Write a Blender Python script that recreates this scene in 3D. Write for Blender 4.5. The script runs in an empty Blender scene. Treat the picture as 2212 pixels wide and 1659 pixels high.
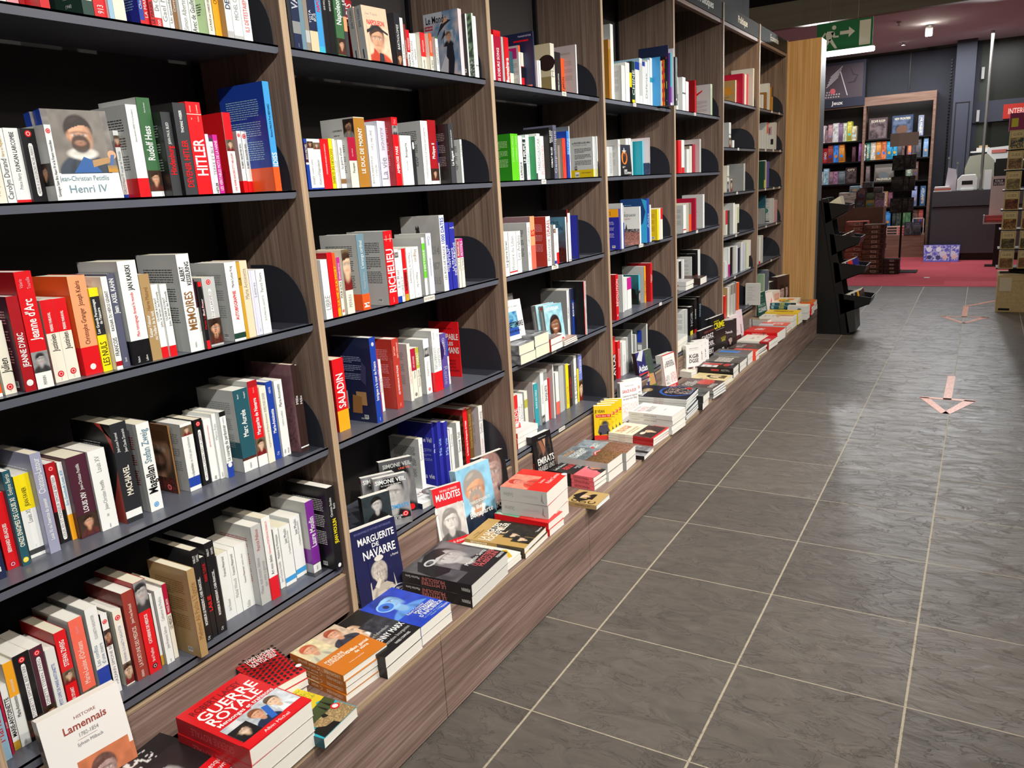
import bpy, math, random
import numpy as np
from mathutils import Matrix, Vector
random.seed(7); rng = np.random.default_rng(11)
sc = bpy.context.scene
COL = sc.collection
PI = math.pi
R = math.radians

# ------------------------------------------------------------------ palette
PAL = dict(white='E9ECE8', cream='E8E4D2', offwhite='DDDCD2', palegray='C9CAC6', lgray='B9BBB8', gray='8B8D8C', dgray='3C3D40', charcoal='26272B', black='131214',
 navy='1C2647', navyblue='20467C', indigo='2B2F9E', blue='1D3FA0', azure='2C7BD6', sky='3F9BD8', lblue='9CC3DA', steel='6D8C9A', slate='56586E', petrol='245561', teal='2A9DA8', teal2='1FA2B4',
 darkteal='245A66', cyan='3EB6D2', mint='CFE6E0', green='3F6B44', green2='2F8F1E', dgreen='1E4034', emerald='35935C', lime='63CC22', lgreen='C8E8A8', palegreen='C3D2AE', sage='8FA88C', olive='B4B13C',
 yellow='F2DD16', yellow2='DDBE1A', mustard='C79A2E', amber='F2A81C', gold='C9A648', ochre='B07A2C', orange='F05A22', peach='F6A070', peachcream='F0D3B2', coral='EE6A55', redorange='E8452C', red='D8141C',
 dred='A5161E', crimson='B01838', brick='B5382C', rust='96382E', darkrust='6E2622', plum='4A2130', brown='8A6238', darkbrown='33211E', mauvebrown='6E4A50', mauve='8C6E74', mauvepink='B98F93', bronze='6E4F28',
 tan='A98C5E', beige='D8C9A4', taupe='8F8377', purple='7A2A94', violet='5B4A96', lilac='9A9CB4', lavender='D6D8EA', pink='EFA0A8', palepink='E7D8DA', pinkgray='B9ADAC', magenta='C4238C', periwinkle='7C88D8',
 silver='BFC3C8', grayblue='5E6672', floral='DDE0DA', skin='D9A27E', skinlight='E8C4A2', skingray='B9B7B4', stone='C3B8AC', bustpink='B89A92', darkskin='8A5B40', page='EDEADF', pagecream='E6DFC6', pagegray='D9D7CF')
def lin(c):
    return c / 12.92 if c <= 0.04045 else ((c + 0.055) / 1.055) ** 2.4
def hexc(h):
    return tuple(lin(int(h[i:i + 2], 16) / 255) for i in (0, 2, 4))
C = {k: hexc(v) for k, v in PAL.items()}
def col(k):
    return C[k] if isinstance(k, str) and k in C else (hexc(k) if isinstance(k, str) else k)

# ------------------------------------------------------------------ materials
def new_mat(name, base=(.5, .5, .5), rough=.5, metal=0.0, spec=.5, emis=None, estr=0):
    m = bpy.data.materials.new(name); m.use_nodes = True
    nt = m.node_tree; b = nt.nodes['Principled BSDF']
    b.inputs['Base Color'].default_value = (*col(base), 1); b.inputs['Roughness'].default_value = rough
    b.inputs['Metallic'].default_value = metal; b.inputs['Specular IOR Level'].default_value = spec
    if emis is not None:
        b.inputs['Emission Color'].default_value = (*col(emis), 1); b.inputs['Emission Strength'].default_value = estr
    return m, nt, b
def N(nt, t, **kw):
    n = nt.nodes.new(t)
    for k, v in kw.items(): setattr(n, k, v)
    return n
def ramp(nt, stops):
    n = N(nt, 'ShaderNodeValToRGB'); e = n.color_ramp.elements
    while len(e) < len(stops): e.new(.5)
    for i, (p, c) in enumerate(stops):
        e[i].position = p; e[i].color = (*col(c), 1)
    return n
def attr_mat(name, rough, spec, coat=0.0, grain=0.0):
    m, nt, b = new_mat(name, rough=rough, spec=spec)
    a = N(nt, 'ShaderNodeAttribute', attribute_name='Col'); nt.links.new(a.outputs['Color'], b.inputs['Base Color'])
    b.inputs['Coat Weight'].default_value = coat; b.inputs['Coat Roughness'].default_value = .12
    tc = N(nt, 'ShaderNodeTexCoord'); no = N(nt, 'ShaderNodeTexNoise'); no.inputs['Scale'].default_value = 60
    nt.links.new(tc.outputs['Object'], no.inputs['Vector'])
    mr = N(nt, 'ShaderNodeMapRange'); mr.inputs['To Min'].default_value = rough - .06; mr.inputs['To Max'].default_value = rough + .08
    nt.links.new(no.outputs['Fac'], mr.inputs['Value']); nt.links.new(mr.outputs['Result'], b.inputs['Roughness'])
    return m
M_PRINT = attr_mat('printed_card', .38, .45, coat=.12)
M_MATTE = attr_mat('matte_print', .6, .35)
M_BAND = attr_mat('paper_band', .35, .5, coat=.15)
# page block: thin sheet lines across the thickness (local X)
M_PAGE, nt, b = new_mat('page_edges', rough=.75, spec=.2)
a = N(nt, 'ShaderNodeAttribute', attribute_name='Col'); tc = N(nt, 'ShaderNodeTexCoord')
sx = N(nt, 'ShaderNodeSeparateXYZ'); nt.links.new(tc.outputs['Object'], sx.inputs[0])
no = N(nt, 'ShaderNodeTexNoise', noise_dimensions='1D'); no.inputs['Scale'].default_value = 900
nt.links.new(sx.outputs['X'], no.inputs['W'])
mr = N(nt, 'ShaderNodeMapRange'); mr.inputs['From Min'].default_value = .3; mr.inputs['From Max'].default_value = .7
mr.inputs['To Min'].default_value = .86; mr.inputs['To Max'].default_value = 1.03
nt.links.new(no.outputs['Fac'], mr.inputs['Value'])
mx = N(nt, 'ShaderNodeMix', data_type='RGBA', blend_type='MULTIPLY'); mx.inputs['Factor'].default_value = 1
nt.links.new(a.outputs['Color'], mx.inputs['A']); nt.links.new(mr.outputs['Result'], mx.inputs['B']); nt.links.new(mx.outputs['Result'], b.inputs['Base Color'])

def wood_mat(name, dark, mid, light, scale, rough=.42, bumpd=.12):
    m, nt, b = new_mat(name, rough=rough, spec=.35)
    g = N(nt, 'ShaderNodeNewGeometry'); mp = N(nt, 'ShaderNodeMapping'); mp.inputs['Scale'].default_value = scale
    nt.links.new(g.outputs['Position'], mp.inputs['Vector'])
    n1 = N(nt, 'ShaderNodeTexNoise'); n1.inputs['Scale'].default_value = 1.0; n1.inputs['Detail'].default_value = 7; n1.inputs['Roughness'].default_value = .62; n1.inputs['Distortion'].default_value = .35
    nt.links.new(mp.outputs['Vector'], n1.inputs['Vector'])
    mp2 = N(nt, 'ShaderNodeMapping'); mp2.inputs['Scale'].default_value = tuple(s * 5.5 if s > 5 else s * 1.6 for s in scale)
    nt.links.new(g.outputs['Position'], mp2.inputs['Vector'])
    n2 = N(nt, 'ShaderNodeTexNoise'); n2.inputs['Scale'].default_value = 1.0; n2.inputs['Detail'].default_value = 3
    nt.links.new(mp2.outputs['Vector'], n2.inputs['Vector'])
    mix = N(nt, 'ShaderNodeMath', operation='MULTIPLY_ADD'); mix.inputs[1].default_value = .55
    nt.links.new(n2.outputs['Fac'], mix.inputs[0])
    h = N(nt, 'ShaderNodeMath', operation='MULTIPLY'); h.inputs[1].default_value = .48; nt.links.new(n1.outputs['Fac'], h.inputs[0]); nt.links.new(h.outputs[0], mix.inputs[2])
    r = ramp(nt, [(.36, dark), (.52, mid), (.66, light)]); nt.links.new(mix.outputs[0], r.inputs['Fac']); nt.links.new(r.outputs['Color'], b.inputs['Base Color'])
    bp = N(nt, 'ShaderNodeBump'); bp.inputs['Strength'].default_value = bumpd; bp.inputs['Distance'].default_value = .001
    nt.links.new(mix.outputs[0], bp.inputs['Height']); nt.links.new(bp.outputs['Normal'], b.inputs['Normal'])
    return m
M_WOOD_V = wood_mat('laminate_vertical', '5F4E45', '7D695C', '95806F', (28, 28, 1.1))
M_WOOD_H = wood_mat('laminate_horizontal', '5D4D46', '80695F', '98837A', (22, 1.3, 22))
M_WOOD_E = wood_mat('laminate_edge', '9C8468', 'AE967A', 'C2AA8C', (40, 40, 1.5))
M_WOOD_EH = wood_mat('laminate_edge_h', '8A735C', 'A58E74', 'BCA588', (40, 1.2, 40))
M_OAK = wood_mat('oak_panel', 'A87E4C', 'BE9560', 'CCA672', (24, 24, .8))
M_OAK_D = wood_mat('far_cabinet_wood', '6E5445', '86695A', '9A7E6C', (1.5, 18, 18))
M_SHELF, nt, b = new_mat('anthracite_metal', '565963', rough=.3, spec=.55)
no = N(nt, 'ShaderNodeTexNoise'); no.inputs['Scale'].default_value = 14; no.inputs['Detail'].default_value = 8
g = N(nt, 'ShaderNodeNewGeometry'); nt.links.new(g.outputs['Position'], no.inputs['Vector'])
mr = N(nt, 'ShaderNodeMapRange'); mr.inputs['To Min'].default_value = .2; mr.inputs['To Max'].default_value = .44
nt.links.new(no.outputs['Fac'], mr.inputs['Value']); nt.links.new(mr.outputs['Result'], b.inputs['Roughness'])
M_BOOKEND, _, _ = new_mat('bookend_black', '2A2C33', rough=.38, spec=.5)
M_BACK, nt, b = new_mat('dark_back_panel', '34302F', rough=.65, spec=.3)
M_RAIL, _, _ = new_mat('slotted_rail', '0C0C0E', rough=.4)
M_SIGN, _, _ = new_mat('sign_black', '23231F', rough=.6)
M_PLASTIC_W, _, _ = new_mat('white_plastic', 'DADCD8', rough=.35)
M_GRAYCTR, nt, b = new_mat('counter_gray', '45454A', rough=.5)
M_DARKWALL, nt, b = new_mat('slate_wall', '30323C', rough=.7)
no = N(nt, 'ShaderNodeTexNoise'); no.inputs['Scale'].default_value = 6; r = ramp(nt, [(.3, '2B2D36'), (.7, '363843')])
nt.links.new(no.outputs['Fac'], r.inputs['Fac']); nt.links.new(r.outputs['Color'], b.inputs['Base Color'])
M_PILLAR, _, _ = new_mat('pillar_blue_gray', '3A3E4C', rough=.6)
M_WHITECEIL, nt, b = new_mat('ceiling_paint', 'DDD6D6', rough=.85)
M_SOFFIT, nt, b = new_mat('soffit_paint', '9C9488', rough=.85)
no = N(nt, 'ShaderNodeTexNoise'); no.inputs['Scale'].default_value = 3; r = ramp(nt, [(.3, '938B7F'), (.7, 'A59D90')])
nt.links.new(no.outputs['Fac'], r.inputs['Fac']); nt.links.new(r.outputs['Color'], b.inputs['Base Color'])
M_BLACKCEIL, _, _ = new_mat('black_ceiling', '15140F', rough=.9)
M_BLACKMET, _, _ = new_mat('black_metal', '0E0E0F', rough=.42)
M_STEEL, _, _ = new_mat('brushed_steel', 'B8B6B0', rough=.32, metal=.85)
M_DOORGREEN, _, _ = new_mat('dark_green_panel', '161E17', rough=.35)
M_KRAFT, nt, b = new_mat('kraft_board', 'C9AE7C', rough=.7)
no = N(nt, 'ShaderNodeTexNoise'); no.inputs['Scale'].default_value = 18; r = ramp(nt, [(.3, 'C0A472'), (.7, 'D2B888')])
nt.links.new(no.outputs['Fac'], r.inputs['Fac']); nt.links.new(r.outputs['Color'], b.inputs['Base Color'])
M_LAMP, _, _ = new_mat('lamp_diffuser', 'FFFFFF', emis='F4FFF8', estr=9)
M_LAMP2, _, _ = new_mat('spot_lens', 'FFFFFF', emis='FFF6E8', estr=60)
M_TAPE, nt, b = new_mat('orange_tape', 'D08464', rough=.35)
no = N(nt, 'ShaderNodeTexNoise'); no.inputs['Scale'].default_value = 25; r = ramp(nt, [(.3, 'C4744F'), (.7, 'D9957A')])
nt.links.new(no.outputs['Fac'], r.inputs['Fac']); nt.links.new(r.outputs['Color'], b.inputs['Base Color'])

# floor tiles: 0.6 m slate tiles, raised relief, beige grout
TX0, TXS, TY0, TYS = .6446, .5987, .1551, .6000
M_FLOOR, nt, b = new_mat('slate_tiles', rough=.4, spec=.5)
g = N(nt, 'ShaderNodeNewGeometry'); sp = N(nt, 'ShaderNodeSeparateXYZ'); nt.links.new(g.outputs['Position'], sp.inputs[0])
def mth(op, a, bv=None, cl=False):
    n = N(nt, 'ShaderNodeMath', operation=op, use_clamp=cl)
    for i, v in enumerate((a, bv)):
        if v is None: continue
        if isinstance(v, (int, float)): n.inputs[i].default_value = v
        else: nt.links.new(v, n.inputs[i])
    return n.outputs[0]
def cellc(ax, o, s):
    q = mth('DIVIDE', mth('SUBTRACT', sp.outputs[ax], o), s)
    fl = mth('FLOOR', q); fr = mth('SUBTRACT', q, fl)
    d = mth('MINIMUM', fr, mth('SUBTRACT', 1.0, fr))
    return fl, mth('MULTIPLY', d, s)
fx, dx = cellc('X', TX0, TXS); fy, dy = cellc('Y', TY0, TYS)
gx_ = mth('LESS_THAN', dx, .0042); gy_ = mth('LESS_THAN', dy, .0026)
grout = mth('MAXIMUM', gx_, gy_)
cmb = N(nt, 'ShaderNodeCombineXYZ'); nt.links.new(fx, cmb.inputs[0]); nt.links.new(fy, cmb.inputs[1])
wn = N(nt, 'ShaderNodeTexWhiteNoise'); nt.links.new(cmb.outputs[0], wn.inputs['Vector'])
off = N(nt, 'ShaderNodeVectorMath', operation='MULTIPLY_ADD'); off.inputs[1].default_value = (9, 9, 9)
nt.links.new(wn.outputs['Color'], off.inputs[0]); nt.links.new(g.outputs['Position'], off.inputs[2])
mpf = N(nt, 'ShaderNodeMapping'); mpf.inputs['Scale'].default_value = (1.0, 2.1, 1); nt.links.new(off.outputs[0], mpf.inputs['Vector'])
nA = N(nt, 'ShaderNodeTexNoise'); nA.inputs['Scale'].default_value = 5.5; nA.inputs['Detail'].default_value = 9; nA.inputs['Roughness'].default_value = .58; nA.inputs['Distortion'].default_value = 1.6
nt.links.new(mpf.outputs['Vector'], nA.inputs['Vector'])
nB = N(nt, 'ShaderNodeTexNoise'); nB.inputs['Scale'].default_value = 90; nB.inputs['Detail'].default_value = 4; nt.links.new(g.outputs['Position'], nB.inputs['Vector'])
crk = N(nt, 'ShaderNodeTexVoronoi', feature='DISTANCE_TO_EDGE'); crk.inputs['Scale'].default_value = 3.2
dst = N(nt, 'ShaderNodeVectorMath', operation='MULTIPLY_ADD'); dst.inputs[1].default_value = (.5, .5, .5); nt.links.new(nA.outputs['Color'], dst.inputs[0]); nt.links.new(mpf.outputs['Vector'], dst.inputs[2])
nt.links.new(dst.outputs[0], crk.inputs['Vector'])
crs = mth('MULTIPLY', mth('MINIMUM', crk.outputs['Distance'], .02), 9)
r = ramp(nt, [(.25, '4D4944'), (.5, '5B5650'), (.78, '69635B')])
mixv = mth('ADD', mth('MULTIPLY', nA.outputs['Fac'], .75), mth('MULTIPLY', wn.outputs['Value'], .24))
nt.links.new(mixv, r.inputs['Fac'])
cm = N(nt, 'ShaderNodeMix', data_type='RGBA'); nt.links.new(grout, cm.inputs['Factor']); nt.links.new(r.outputs['Color'], cm.inputs['A']); cm.inputs['B'].default_value = (*hexc('A39A86'), 1)
nt.links.new(cm.outputs['Result'], b.inputs['Base Color'])
ro = mth('ADD', mth('MULTIPLY', nB.outputs['Fac'], .14), mth('ADD', mth('MULTIPLY', grout, .3), .3)); nt.links.new(ro, b.inputs['Roughness'])
hh = mth('ADD', mth('ADD', nA.outputs['Fac'], mth('MULTIPLY', nB.outputs['Fac'], .045)), mth('SUBTRACT', crs, mth('MULTIPLY', grout, .5)))
bp = N(nt, 'ShaderNodeBump'); bp.inputs['Strength'].default_value = .8; bp.inputs['Distance'].default_value = .009
nt.links.new(hh, bp.inputs['Height']); nt.links.new(bp.outputs['Normal'], b.inputs['Normal'])
# carpet tiles
M_CARPET, nt, b = new_mat('red_carpet', rough=.95, spec=.1)
ck = N(nt, 'ShaderNodeTexBrick'); ck.offset = .5; ck.inputs['Scale'].default_value = 1
ck.inputs['Color1'].default_value = (*hexc('A84C54'), 1); ck.inputs['Color2'].default_value = (*hexc('964048'), 1); ck.inputs['Mortar'].default_value = (*hexc('9C424A'), 1)
ck.inputs['Mortar Size'].default_value = .004; ck.inputs['Brick Width'].default_value = 1.0; ck.inputs['Row Height'].default_value = .5
g = N(nt, 'ShaderNodeNewGeometry'); nt.links.new(g.outputs['Position'], ck.inputs['Vector'])
no = N(nt, 'ShaderNodeTexNoise'); no.inputs['Scale'].default_value = 220; nt.links.new(g.outputs['Position'], no.inputs['Vector'])
mx = N(nt, 'ShaderNodeMix', data_type='RGBA', blend_type='OVERLAY'); mx.inputs['Factor'].default_value = .35
nt.links.new(ck.outputs['Color'], mx.inputs['A']); nt.links.new(no.outputs['Fac'], mx.inputs['B']); nt.links.new(mx.outputs['Result'], b.inputs['Base Color'])

# ------------------------------------------------------------------ glyphs (built-in font turned into flat polygons)
GLYPH = {}
def make_glyphs():
    cu = bpy.data.curves.new('glyph_source', 'FONT'); ob = bpy.data.objects.new('glyph_source', cu); COL.objects.link(ob)
    chars = "ABCDEFGHIJKLMNOPQRSTUVWXYZabcdefghijklmnopqrstuvwxyz0123456789'.,-:!?&ÉÈÊÀÂÎÔÇéèêàâîôçùœ"
    def ev(s):
        cu.body = s
        dg = bpy.context.evaluated_depsgraph_get()
        me = ob.evaluated_get(dg).to_mesh()
        V = [(v.co.x, v.co.y) for v in me.vertices]; F = [tuple(p.vertices) for p in me.polygons]
        ob.evaluated_get(dg).to_mesh_clear()
        return V, F
    for w, off in ((0, 0.0), (1, .018)):
        cu.offset = off; cu.resolution_u = 2
        base = max(x for x, y in ev('HH')[0]); hcap = max(y for x, y in ev('H')[0])
        for ch in chars:
            V, F = ev(ch)
            adv = max(x for x, y in ev('H' + ch + 'H')[0]) - base
            GLYPH[(ch, w)] = ([(x / hcap, y / hcap) for x, y in V], F, adv / hcap)
        GLYPH[(' ', w)] = ([], [], .42)
    bpy.data.objects.remove(ob); bpy.data.curves.remove(cu)
make_glyphs()

# ------------------------------------------------------------------ mesh builder
class MB:
    def __init__(s): s.v = []; s.f = []; s.c = []
    def face(s, pts, c):
        i = len(s.v); s.v.extend(pts); s.f.append(tuple(range(i, i + len(pts)))); s.c.append(c)
    def box(s, a, b, c=(.5, .5, .5)):
        x0, y0, z0 = a; x1, y1, z1 = b; i = len(s.v)
        s.v += [(x0, y0, z0), (x1, y0, z0), (x1, y1, z0), (x0, y1, z0), (x0, y0, z1), (x1, y0, z1), (x1, y1, z1), (x0, y1, z1)]
        for q in ((0, 3, 2, 1), (4, 5, 6, 7), (0, 1, 5, 4), (2, 3, 7, 6), (1, 2, 6, 5), (3, 0, 4, 7)):
            s.f.append(tuple(i + k for k in q)); s.c.append(c)
    def prism(s, pts, axis, a, b, c=(.5, .5, .5)):
        # pts: 2D outline; extruded along axis between a and b
        def P(p, t):
            return {'x': (t, p[0], p[1]), 'y': (p[0], t, p[1]), 'z': (p[0], p[1], t)}[axis]
        n = len(pts); i = len(s.v)
        s.v += [P(p, a) for p in pts] + [P(p, b) for p in pts]
        ar = sum(pts[k][0] * pts[(k + 1) % n][1] - pts[(k + 1) % n][0] * pts[k][1] for k in range(n))
        flip = (ar > 0) == (axis != 'y')
        lo = tuple(range(n)); hi = tuple(range(n, 2 * n))
        s.f.append(tuple(i + k for k in (lo[::-1] if flip else lo))); s.c.append(c)
        s.f.append(tuple(i + k for k in (hi if flip else hi[::-1]))); s.c.append(c)
        for k in range(n):
            q = (k, (k + 1) % n, n + (k + 1) % n, n + k)
            s.f.append(tuple(i + t for t in (q if flip else q[::-1]))); s.c.append(c)
    def cyl(s, p, r, h, axis='z', n=20, c=(.5, .5, .5), r2=None):
        r2 = r if r2 is None else r2; i = len(s.v)
        for rr, t in ((r, 0), (r2, h)):
            for k in range(n):
                a = 2 * PI * k / n; u, w = rr * math.cos(a), rr * math.sin(a)
                s.v.append({'z': (p[0] + u, p[1] + w, p[2] + t), 'x': (p[0] + t, p[1] + u, p[2] + w), 'y': (p[0] + w, p[1] + t, p[2] + u)}[axis])
        s.f.append(tuple(i + k for k in range(n))[::-1]); s.c.append(c); s.f.append(tuple(i + n + k for k in range(n))); s.c.append(c)
        for k in range(n):
            s.f.append((i + k, i + (k + 1) % n, i + n + (k + 1) % n, i + n + k)); s.c.append(c)
    def build(s, name, mat, parent=None, bevel=0.0, smooth=False):
        me = bpy.data.meshes.new(name); me.from_pydata(s.v, [], s.f); me.materials.append(mat)
        at = me.color_attributes.new('Col', 'FLOAT_COLOR', 'CORNER')
        buf = []
        for f, c in zip(s.f, s.c):
            c = col(c) if isinstance(c, str) else c
            if isinstance(c, list):
                for q in c: buf += [q[0], q[1], q[2], 1.0]
            else: buf += [c[0], c[1], c[2], 1.0] * len(f)
        at.data.foreach_set('color', buf)
        o = bpy.data.objects.new(name, me); COL.objects.link(o)
        if parent is not None: o.parent = parent
        if bevel:
            md = o.modifiers.new('bevel', 'BEVEL'); md.width = bevel; md.segments = 2; md.limit_method = 'ANGLE'
        if smooth:
            for p in me.polygons: p.use_smooth = True
        return o
def tag(o, label, cat, group=None, kind=None):
    if label: o['label'] = label
    if cat: o['category'] = cat
    if group: o['group'] = group
    if kind: o['kind'] = kind
    return o
def empty(name, M, label=None, cat=None, group=None):
    o = bpy.data.objects.new(name, None); COL.objects.link(o); o.empty_display_size = .05
    o.matrix_world = M if isinstance(M, Matrix) else Matrix.Translation(M)
    return tag(o, label, cat, group)
def struct(name, mb, mat):
    o = mb.build(name, mat); o['kind'] = 'structure'; return o

# ------------------------------------------------------------------ flat artwork on a face of a mesh
class Frame:
    """u,v in metres on a rectangle: origin o, axes U,V (unit), normal n, size w,h"""
    def __init__(s, mb, o, U, V, n, w, h, res=1.0):
        s.mb, s.o, s.U, s.V, s.n, s.w, s.h, s.lvl, s.res = mb, o, U, V, n, w, h, 1, res
    def P(s, u, v, l):
        d = l * .00022
        return tuple(s.o[k] + s.U[k] * u + s.V[k] * v + s.n[k] * d for k in range(3))
    def poly(s, pts, c, l=None):
        l = s.lvl if l is None else l
        s.mb.face([s.P(u, v, l) for u, v in pts], col(c))
    def rect(s, u0, v0, u1, v1, c, l=None): s.poly([(u0, v0), (u1, v0), (u1, v1), (u0, v1)], c, l)
    def ell(s, cu, cv, ru, rv, c, n=20): s.poly([(cu + ru * math.cos(2 * PI * k / n), cv + rv * math.sin(2 * PI * k / n)) for k in range(n)], c)
    def up(s): s.lvl += 1
    def text(s, u0, v0, u1, v1, c, txt, bold=0, rot=0, align='c'):
        """fit txt (lines split by /) into the box; rot 0 = along +u, 1 = reading upward, -1 = reading downward"""
        lines = [t for t in txt.split('/')]
        L, H = (u1 - u0, v1 - v0) if rot == 0 else (v1 - v0, u1 - u0)
        hl = H / len(lines); c = col(c)
        ww = [sum(GLYPH.get((ch, bold), GLYPH[('o', bold)])[2] for ch in t) for t in lines]
        wm = max(max(ww), .1)
        sy = hl * (.86 if len(lines) > 1 else .9) / (1.0 if txt.upper() == txt else 1.18)
        sx = min(sy * 1.12, L / wm)
        if sx < .62 * sy: sy = max(sx / .62, .0012)
        for k, t in enumerate(lines):
            pen = {'c': (L - ww[k] * sx) / 2, 'l': 0, 'r': L - ww[k] * sx}[align]
            base = H - (k + 1) * hl + (hl - sy) / 2 + (0 if t.upper() == t else .08 * sy)
            for ch in t:
                V, F, adv = GLYPH.get((ch, bold), GLYPH[('o', bold)])
                i = len(s.mb.v)
                for gx, gy in V:
                    a, bb = pen + gx * sx, base + gy * sy
                    if rot == 0: uu, vv = u0 + a, v0 + bb
                    elif rot == 1: uu, vv = u1 - bb, v0 + a
                    else: uu, vv = u0 + bb, v1 - a
                    s.mb.v.append(s.P(uu, vv, s.lvl))
                for f in F:
                    s.mb.f.append(tuple(i + q for q in f)); s.mb.c.append(c)
                pen += adv * sx
    def blurb(s, u0, v0, u1, v1, c, lead=.0068):
        n = max(2, int((v1 - v0) / lead)); c = col(c)
        for k in range(n):
            if k in (n // 3, (2 * n) // 3): continue
            v = v1 - (k + .8) * (v1 - v0) / n; u = u0
            end = u1 if (k + 1) not in (n // 3, (2 * n) // 3) else u0 + (u1 - u0) * .6
            while u < end - .004:
                w = min(random.uniform(.006, .019), end - u); s.rect(u, v, u + w, v + lead * .38, c); u += w + .0024
    def barcode(s, u, v, w=.022, h=.016):
        s.rect(u, v, u + w, v + h, 'white'); s.up(); x = u + w * .08
        while x < u + w * .9:
            bw = random.choice((.0005, .0009, .0013)); s.rect(x, v + h * .2, x + bw, v + h * .92, 'black'); x += bw + random.choice((.0006, .001))
    def raster(s, u0, v0, u1, v1, img):
        h, w = img.shape[:2]; i = len(s.mb.v)
        for r in range(h):
            for q in range(w): s.mb.v.append(s.P(u0 + (u1 - u0) * q / (w - 1), v0 + (v1 - v0) * r / (h - 1), s.lvl))
        I = [[tuple(float(t) for t in img[r, q]) for q in range(w)] for r in range(h)]
        for r in range(h - 1):
            for q in range(w - 1):
                a = i + r * w + q
                s.mb.f.append((a, a + 1, a + w + 1, a + w)); s.mb.c.append([I[r][q], I[r][q + 1], I[r + 1][q + 1], I[r + 1][q]])

def vnoise(h, w, n, seed):
    g = np.random.default_rng(seed).random((n + 2, n + 2))
    y = np.linspace(0, n, h); x = np.linspace(0, n, w); yi = np.minimum(y.astype(int), n); xi = np.minimum(x.astype(int), n)
    fy = (y - yi)[:, None]; fx = (x - xi)[None, :]; fy = fy * fy * (3 - 2 * fy); fx = fx * fx * (3 - 2 * fx)
    a = g[yi][:, xi]; b_ = g[yi][:, xi + 1]; c_ = g[yi + 1][:, xi]; d_ = g[yi + 1][:, xi + 1]
    return (a * (1 - fx) + b_ * fx) * (1 - fy) + (c_ * (1 - fx) + d_ * fx) * fy
def paint_portrait(w, h, asp, bg, hair, skin, cloth, flags, seed=1):
    """generic head-and-shoulders picture; returns h x w x 3 (row 0 at the bottom)"""
    Y, X = np.mgrid[0:h, 0:w]; Y = Y / (h - 1) * 2.3 - 1.25; X = (X / (w - 1) - .5) * 2.3 * asp
    big = 1.35 if 'close' in flags else 1.0
    X = X / big + (.12 if 'turn' in flags else 0); Y = (Y - .1) / big + .1
    im = np.ones((h, w, 3)) * np.array(col(bg)); nz = vnoise(h, w, 9, seed)[..., None]; im = im * (.8 + .4 * nz)
    e = 3.0 / h * 1.6
    def blend(d, c, a=1.0):
        nonlocal im
        k = np.clip(.5 - d / e, 0, 1)[..., None] * a; im = im * (1 - k) + np.array(col(c)) * k
    def el(cx, cy, rx, ry, rot=0):
        dx, dy = X - cx, Y - cy; c_, s_ = math.cos(rot), math.sin(rot); a_, b_ = (dx * c_ + dy * s_) / rx, (-dx * s_ + dy * c_) / ry
        return (np.sqrt(a_ * a_ + b_ * b_) - 1) * min(rx, ry)
    skc = np.array(col(skin)); dk = tuple(skc * .55); md = tuple(skc * .78); lt = tuple(np.minimum(skc * 1.12, 1))
    hc = np.array(col(hair)); hlt = tuple(np.minimum(hc * 1.9 + .02, 1))
    if 'long' in flags: blend(el(0, -.15, .62, .85), hair)
    blend(el(0, -1.25, .98, .78), cloth)
    cl = tuple(np.array(col(cloth)) * .55); blend(el(.45, -1.2, .12, .6, .3), cl, .8); blend(el(-.5, -1.2, .1, .6, -.3), cl, .8)
    if 'collar' in flags: blend(el(0, -.52, .34, .2), 'white')
    blend(el(0, -.42, .2, .34), md)
    if 'ruff' in flags:
        blend(el(0, -.46, .52, .2), 'E6E2D8'); blend(el(0, -.44, .4, .1), 'B9B4A8', .6)
    blend(el(0, .34, .5, .55), hair)
    blend(el(0, .16, .375, .5), skin)
    blend(el(.3, .1, .16, .42), md, .8); blend(el(-.12, .33, .2, .16), lt, .5)
    blend(el(-.4, .14, .06, .12), md); blend(el(.4, .14, .06, .12), dk)
    up = np.where(Y > .40 + .12 * np.sin(X * 4 + 1), el(0, .38, .47, .46), 9); blend(up, hair); blend(el(-.14, .7, .18, .06, .4), hlt, .4)
    for sx_ in (-1, 1):
        blend(el(sx_ * .16, .27, .1, .022, sx_ * -.15), tuple(hc * .7)); blend(el(sx_ * .16, .185, .075, .034), 'F2EEE6', .85)
        blend(el(sx_ * .155, .185, .032, .036), '1A1412'); blend(el(sx_ * .16, .215, .08, .014), dk, .8)
    blend(el(.035, .06, .035, .15, .1), md, .9); blend(el(.02, -.03, .07, .03), dk, .6)
    blend(el(0, -.145, .115, .03), 'A34A44' if 'gray' not in flags else dk, .85); blend(el(0, -.19, .09, .02), lt, .5)
    if 'smile' in flags: blend(el(0, -.13, .12, .028), 'F4F0EA')
    if 'beard' in flags:
        b_ = np.maximum(el(0, -.12, .33, .32), .02 - (el(0, -.09, .13, .06))); blend(b_, hair, .92); blend(el(0, -.085, .14, .03), hair, .8)
    if 'hat' in flags: blend(el(0, .62, .58, .3), cloth); blend(el(0, .45, .62, .1), cloth)
    if 'bust' in flags:
        k = vnoise(h, w, 24, seed + 5)[..., None]; m_ = np.clip(.5 - el(0, .2, .52, .66) / e, 0, 1)[..., None]; im = im * (1 - m_) + im * (.72 + .5 * k) * m_
    return np.clip(im, 0, 1)
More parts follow.
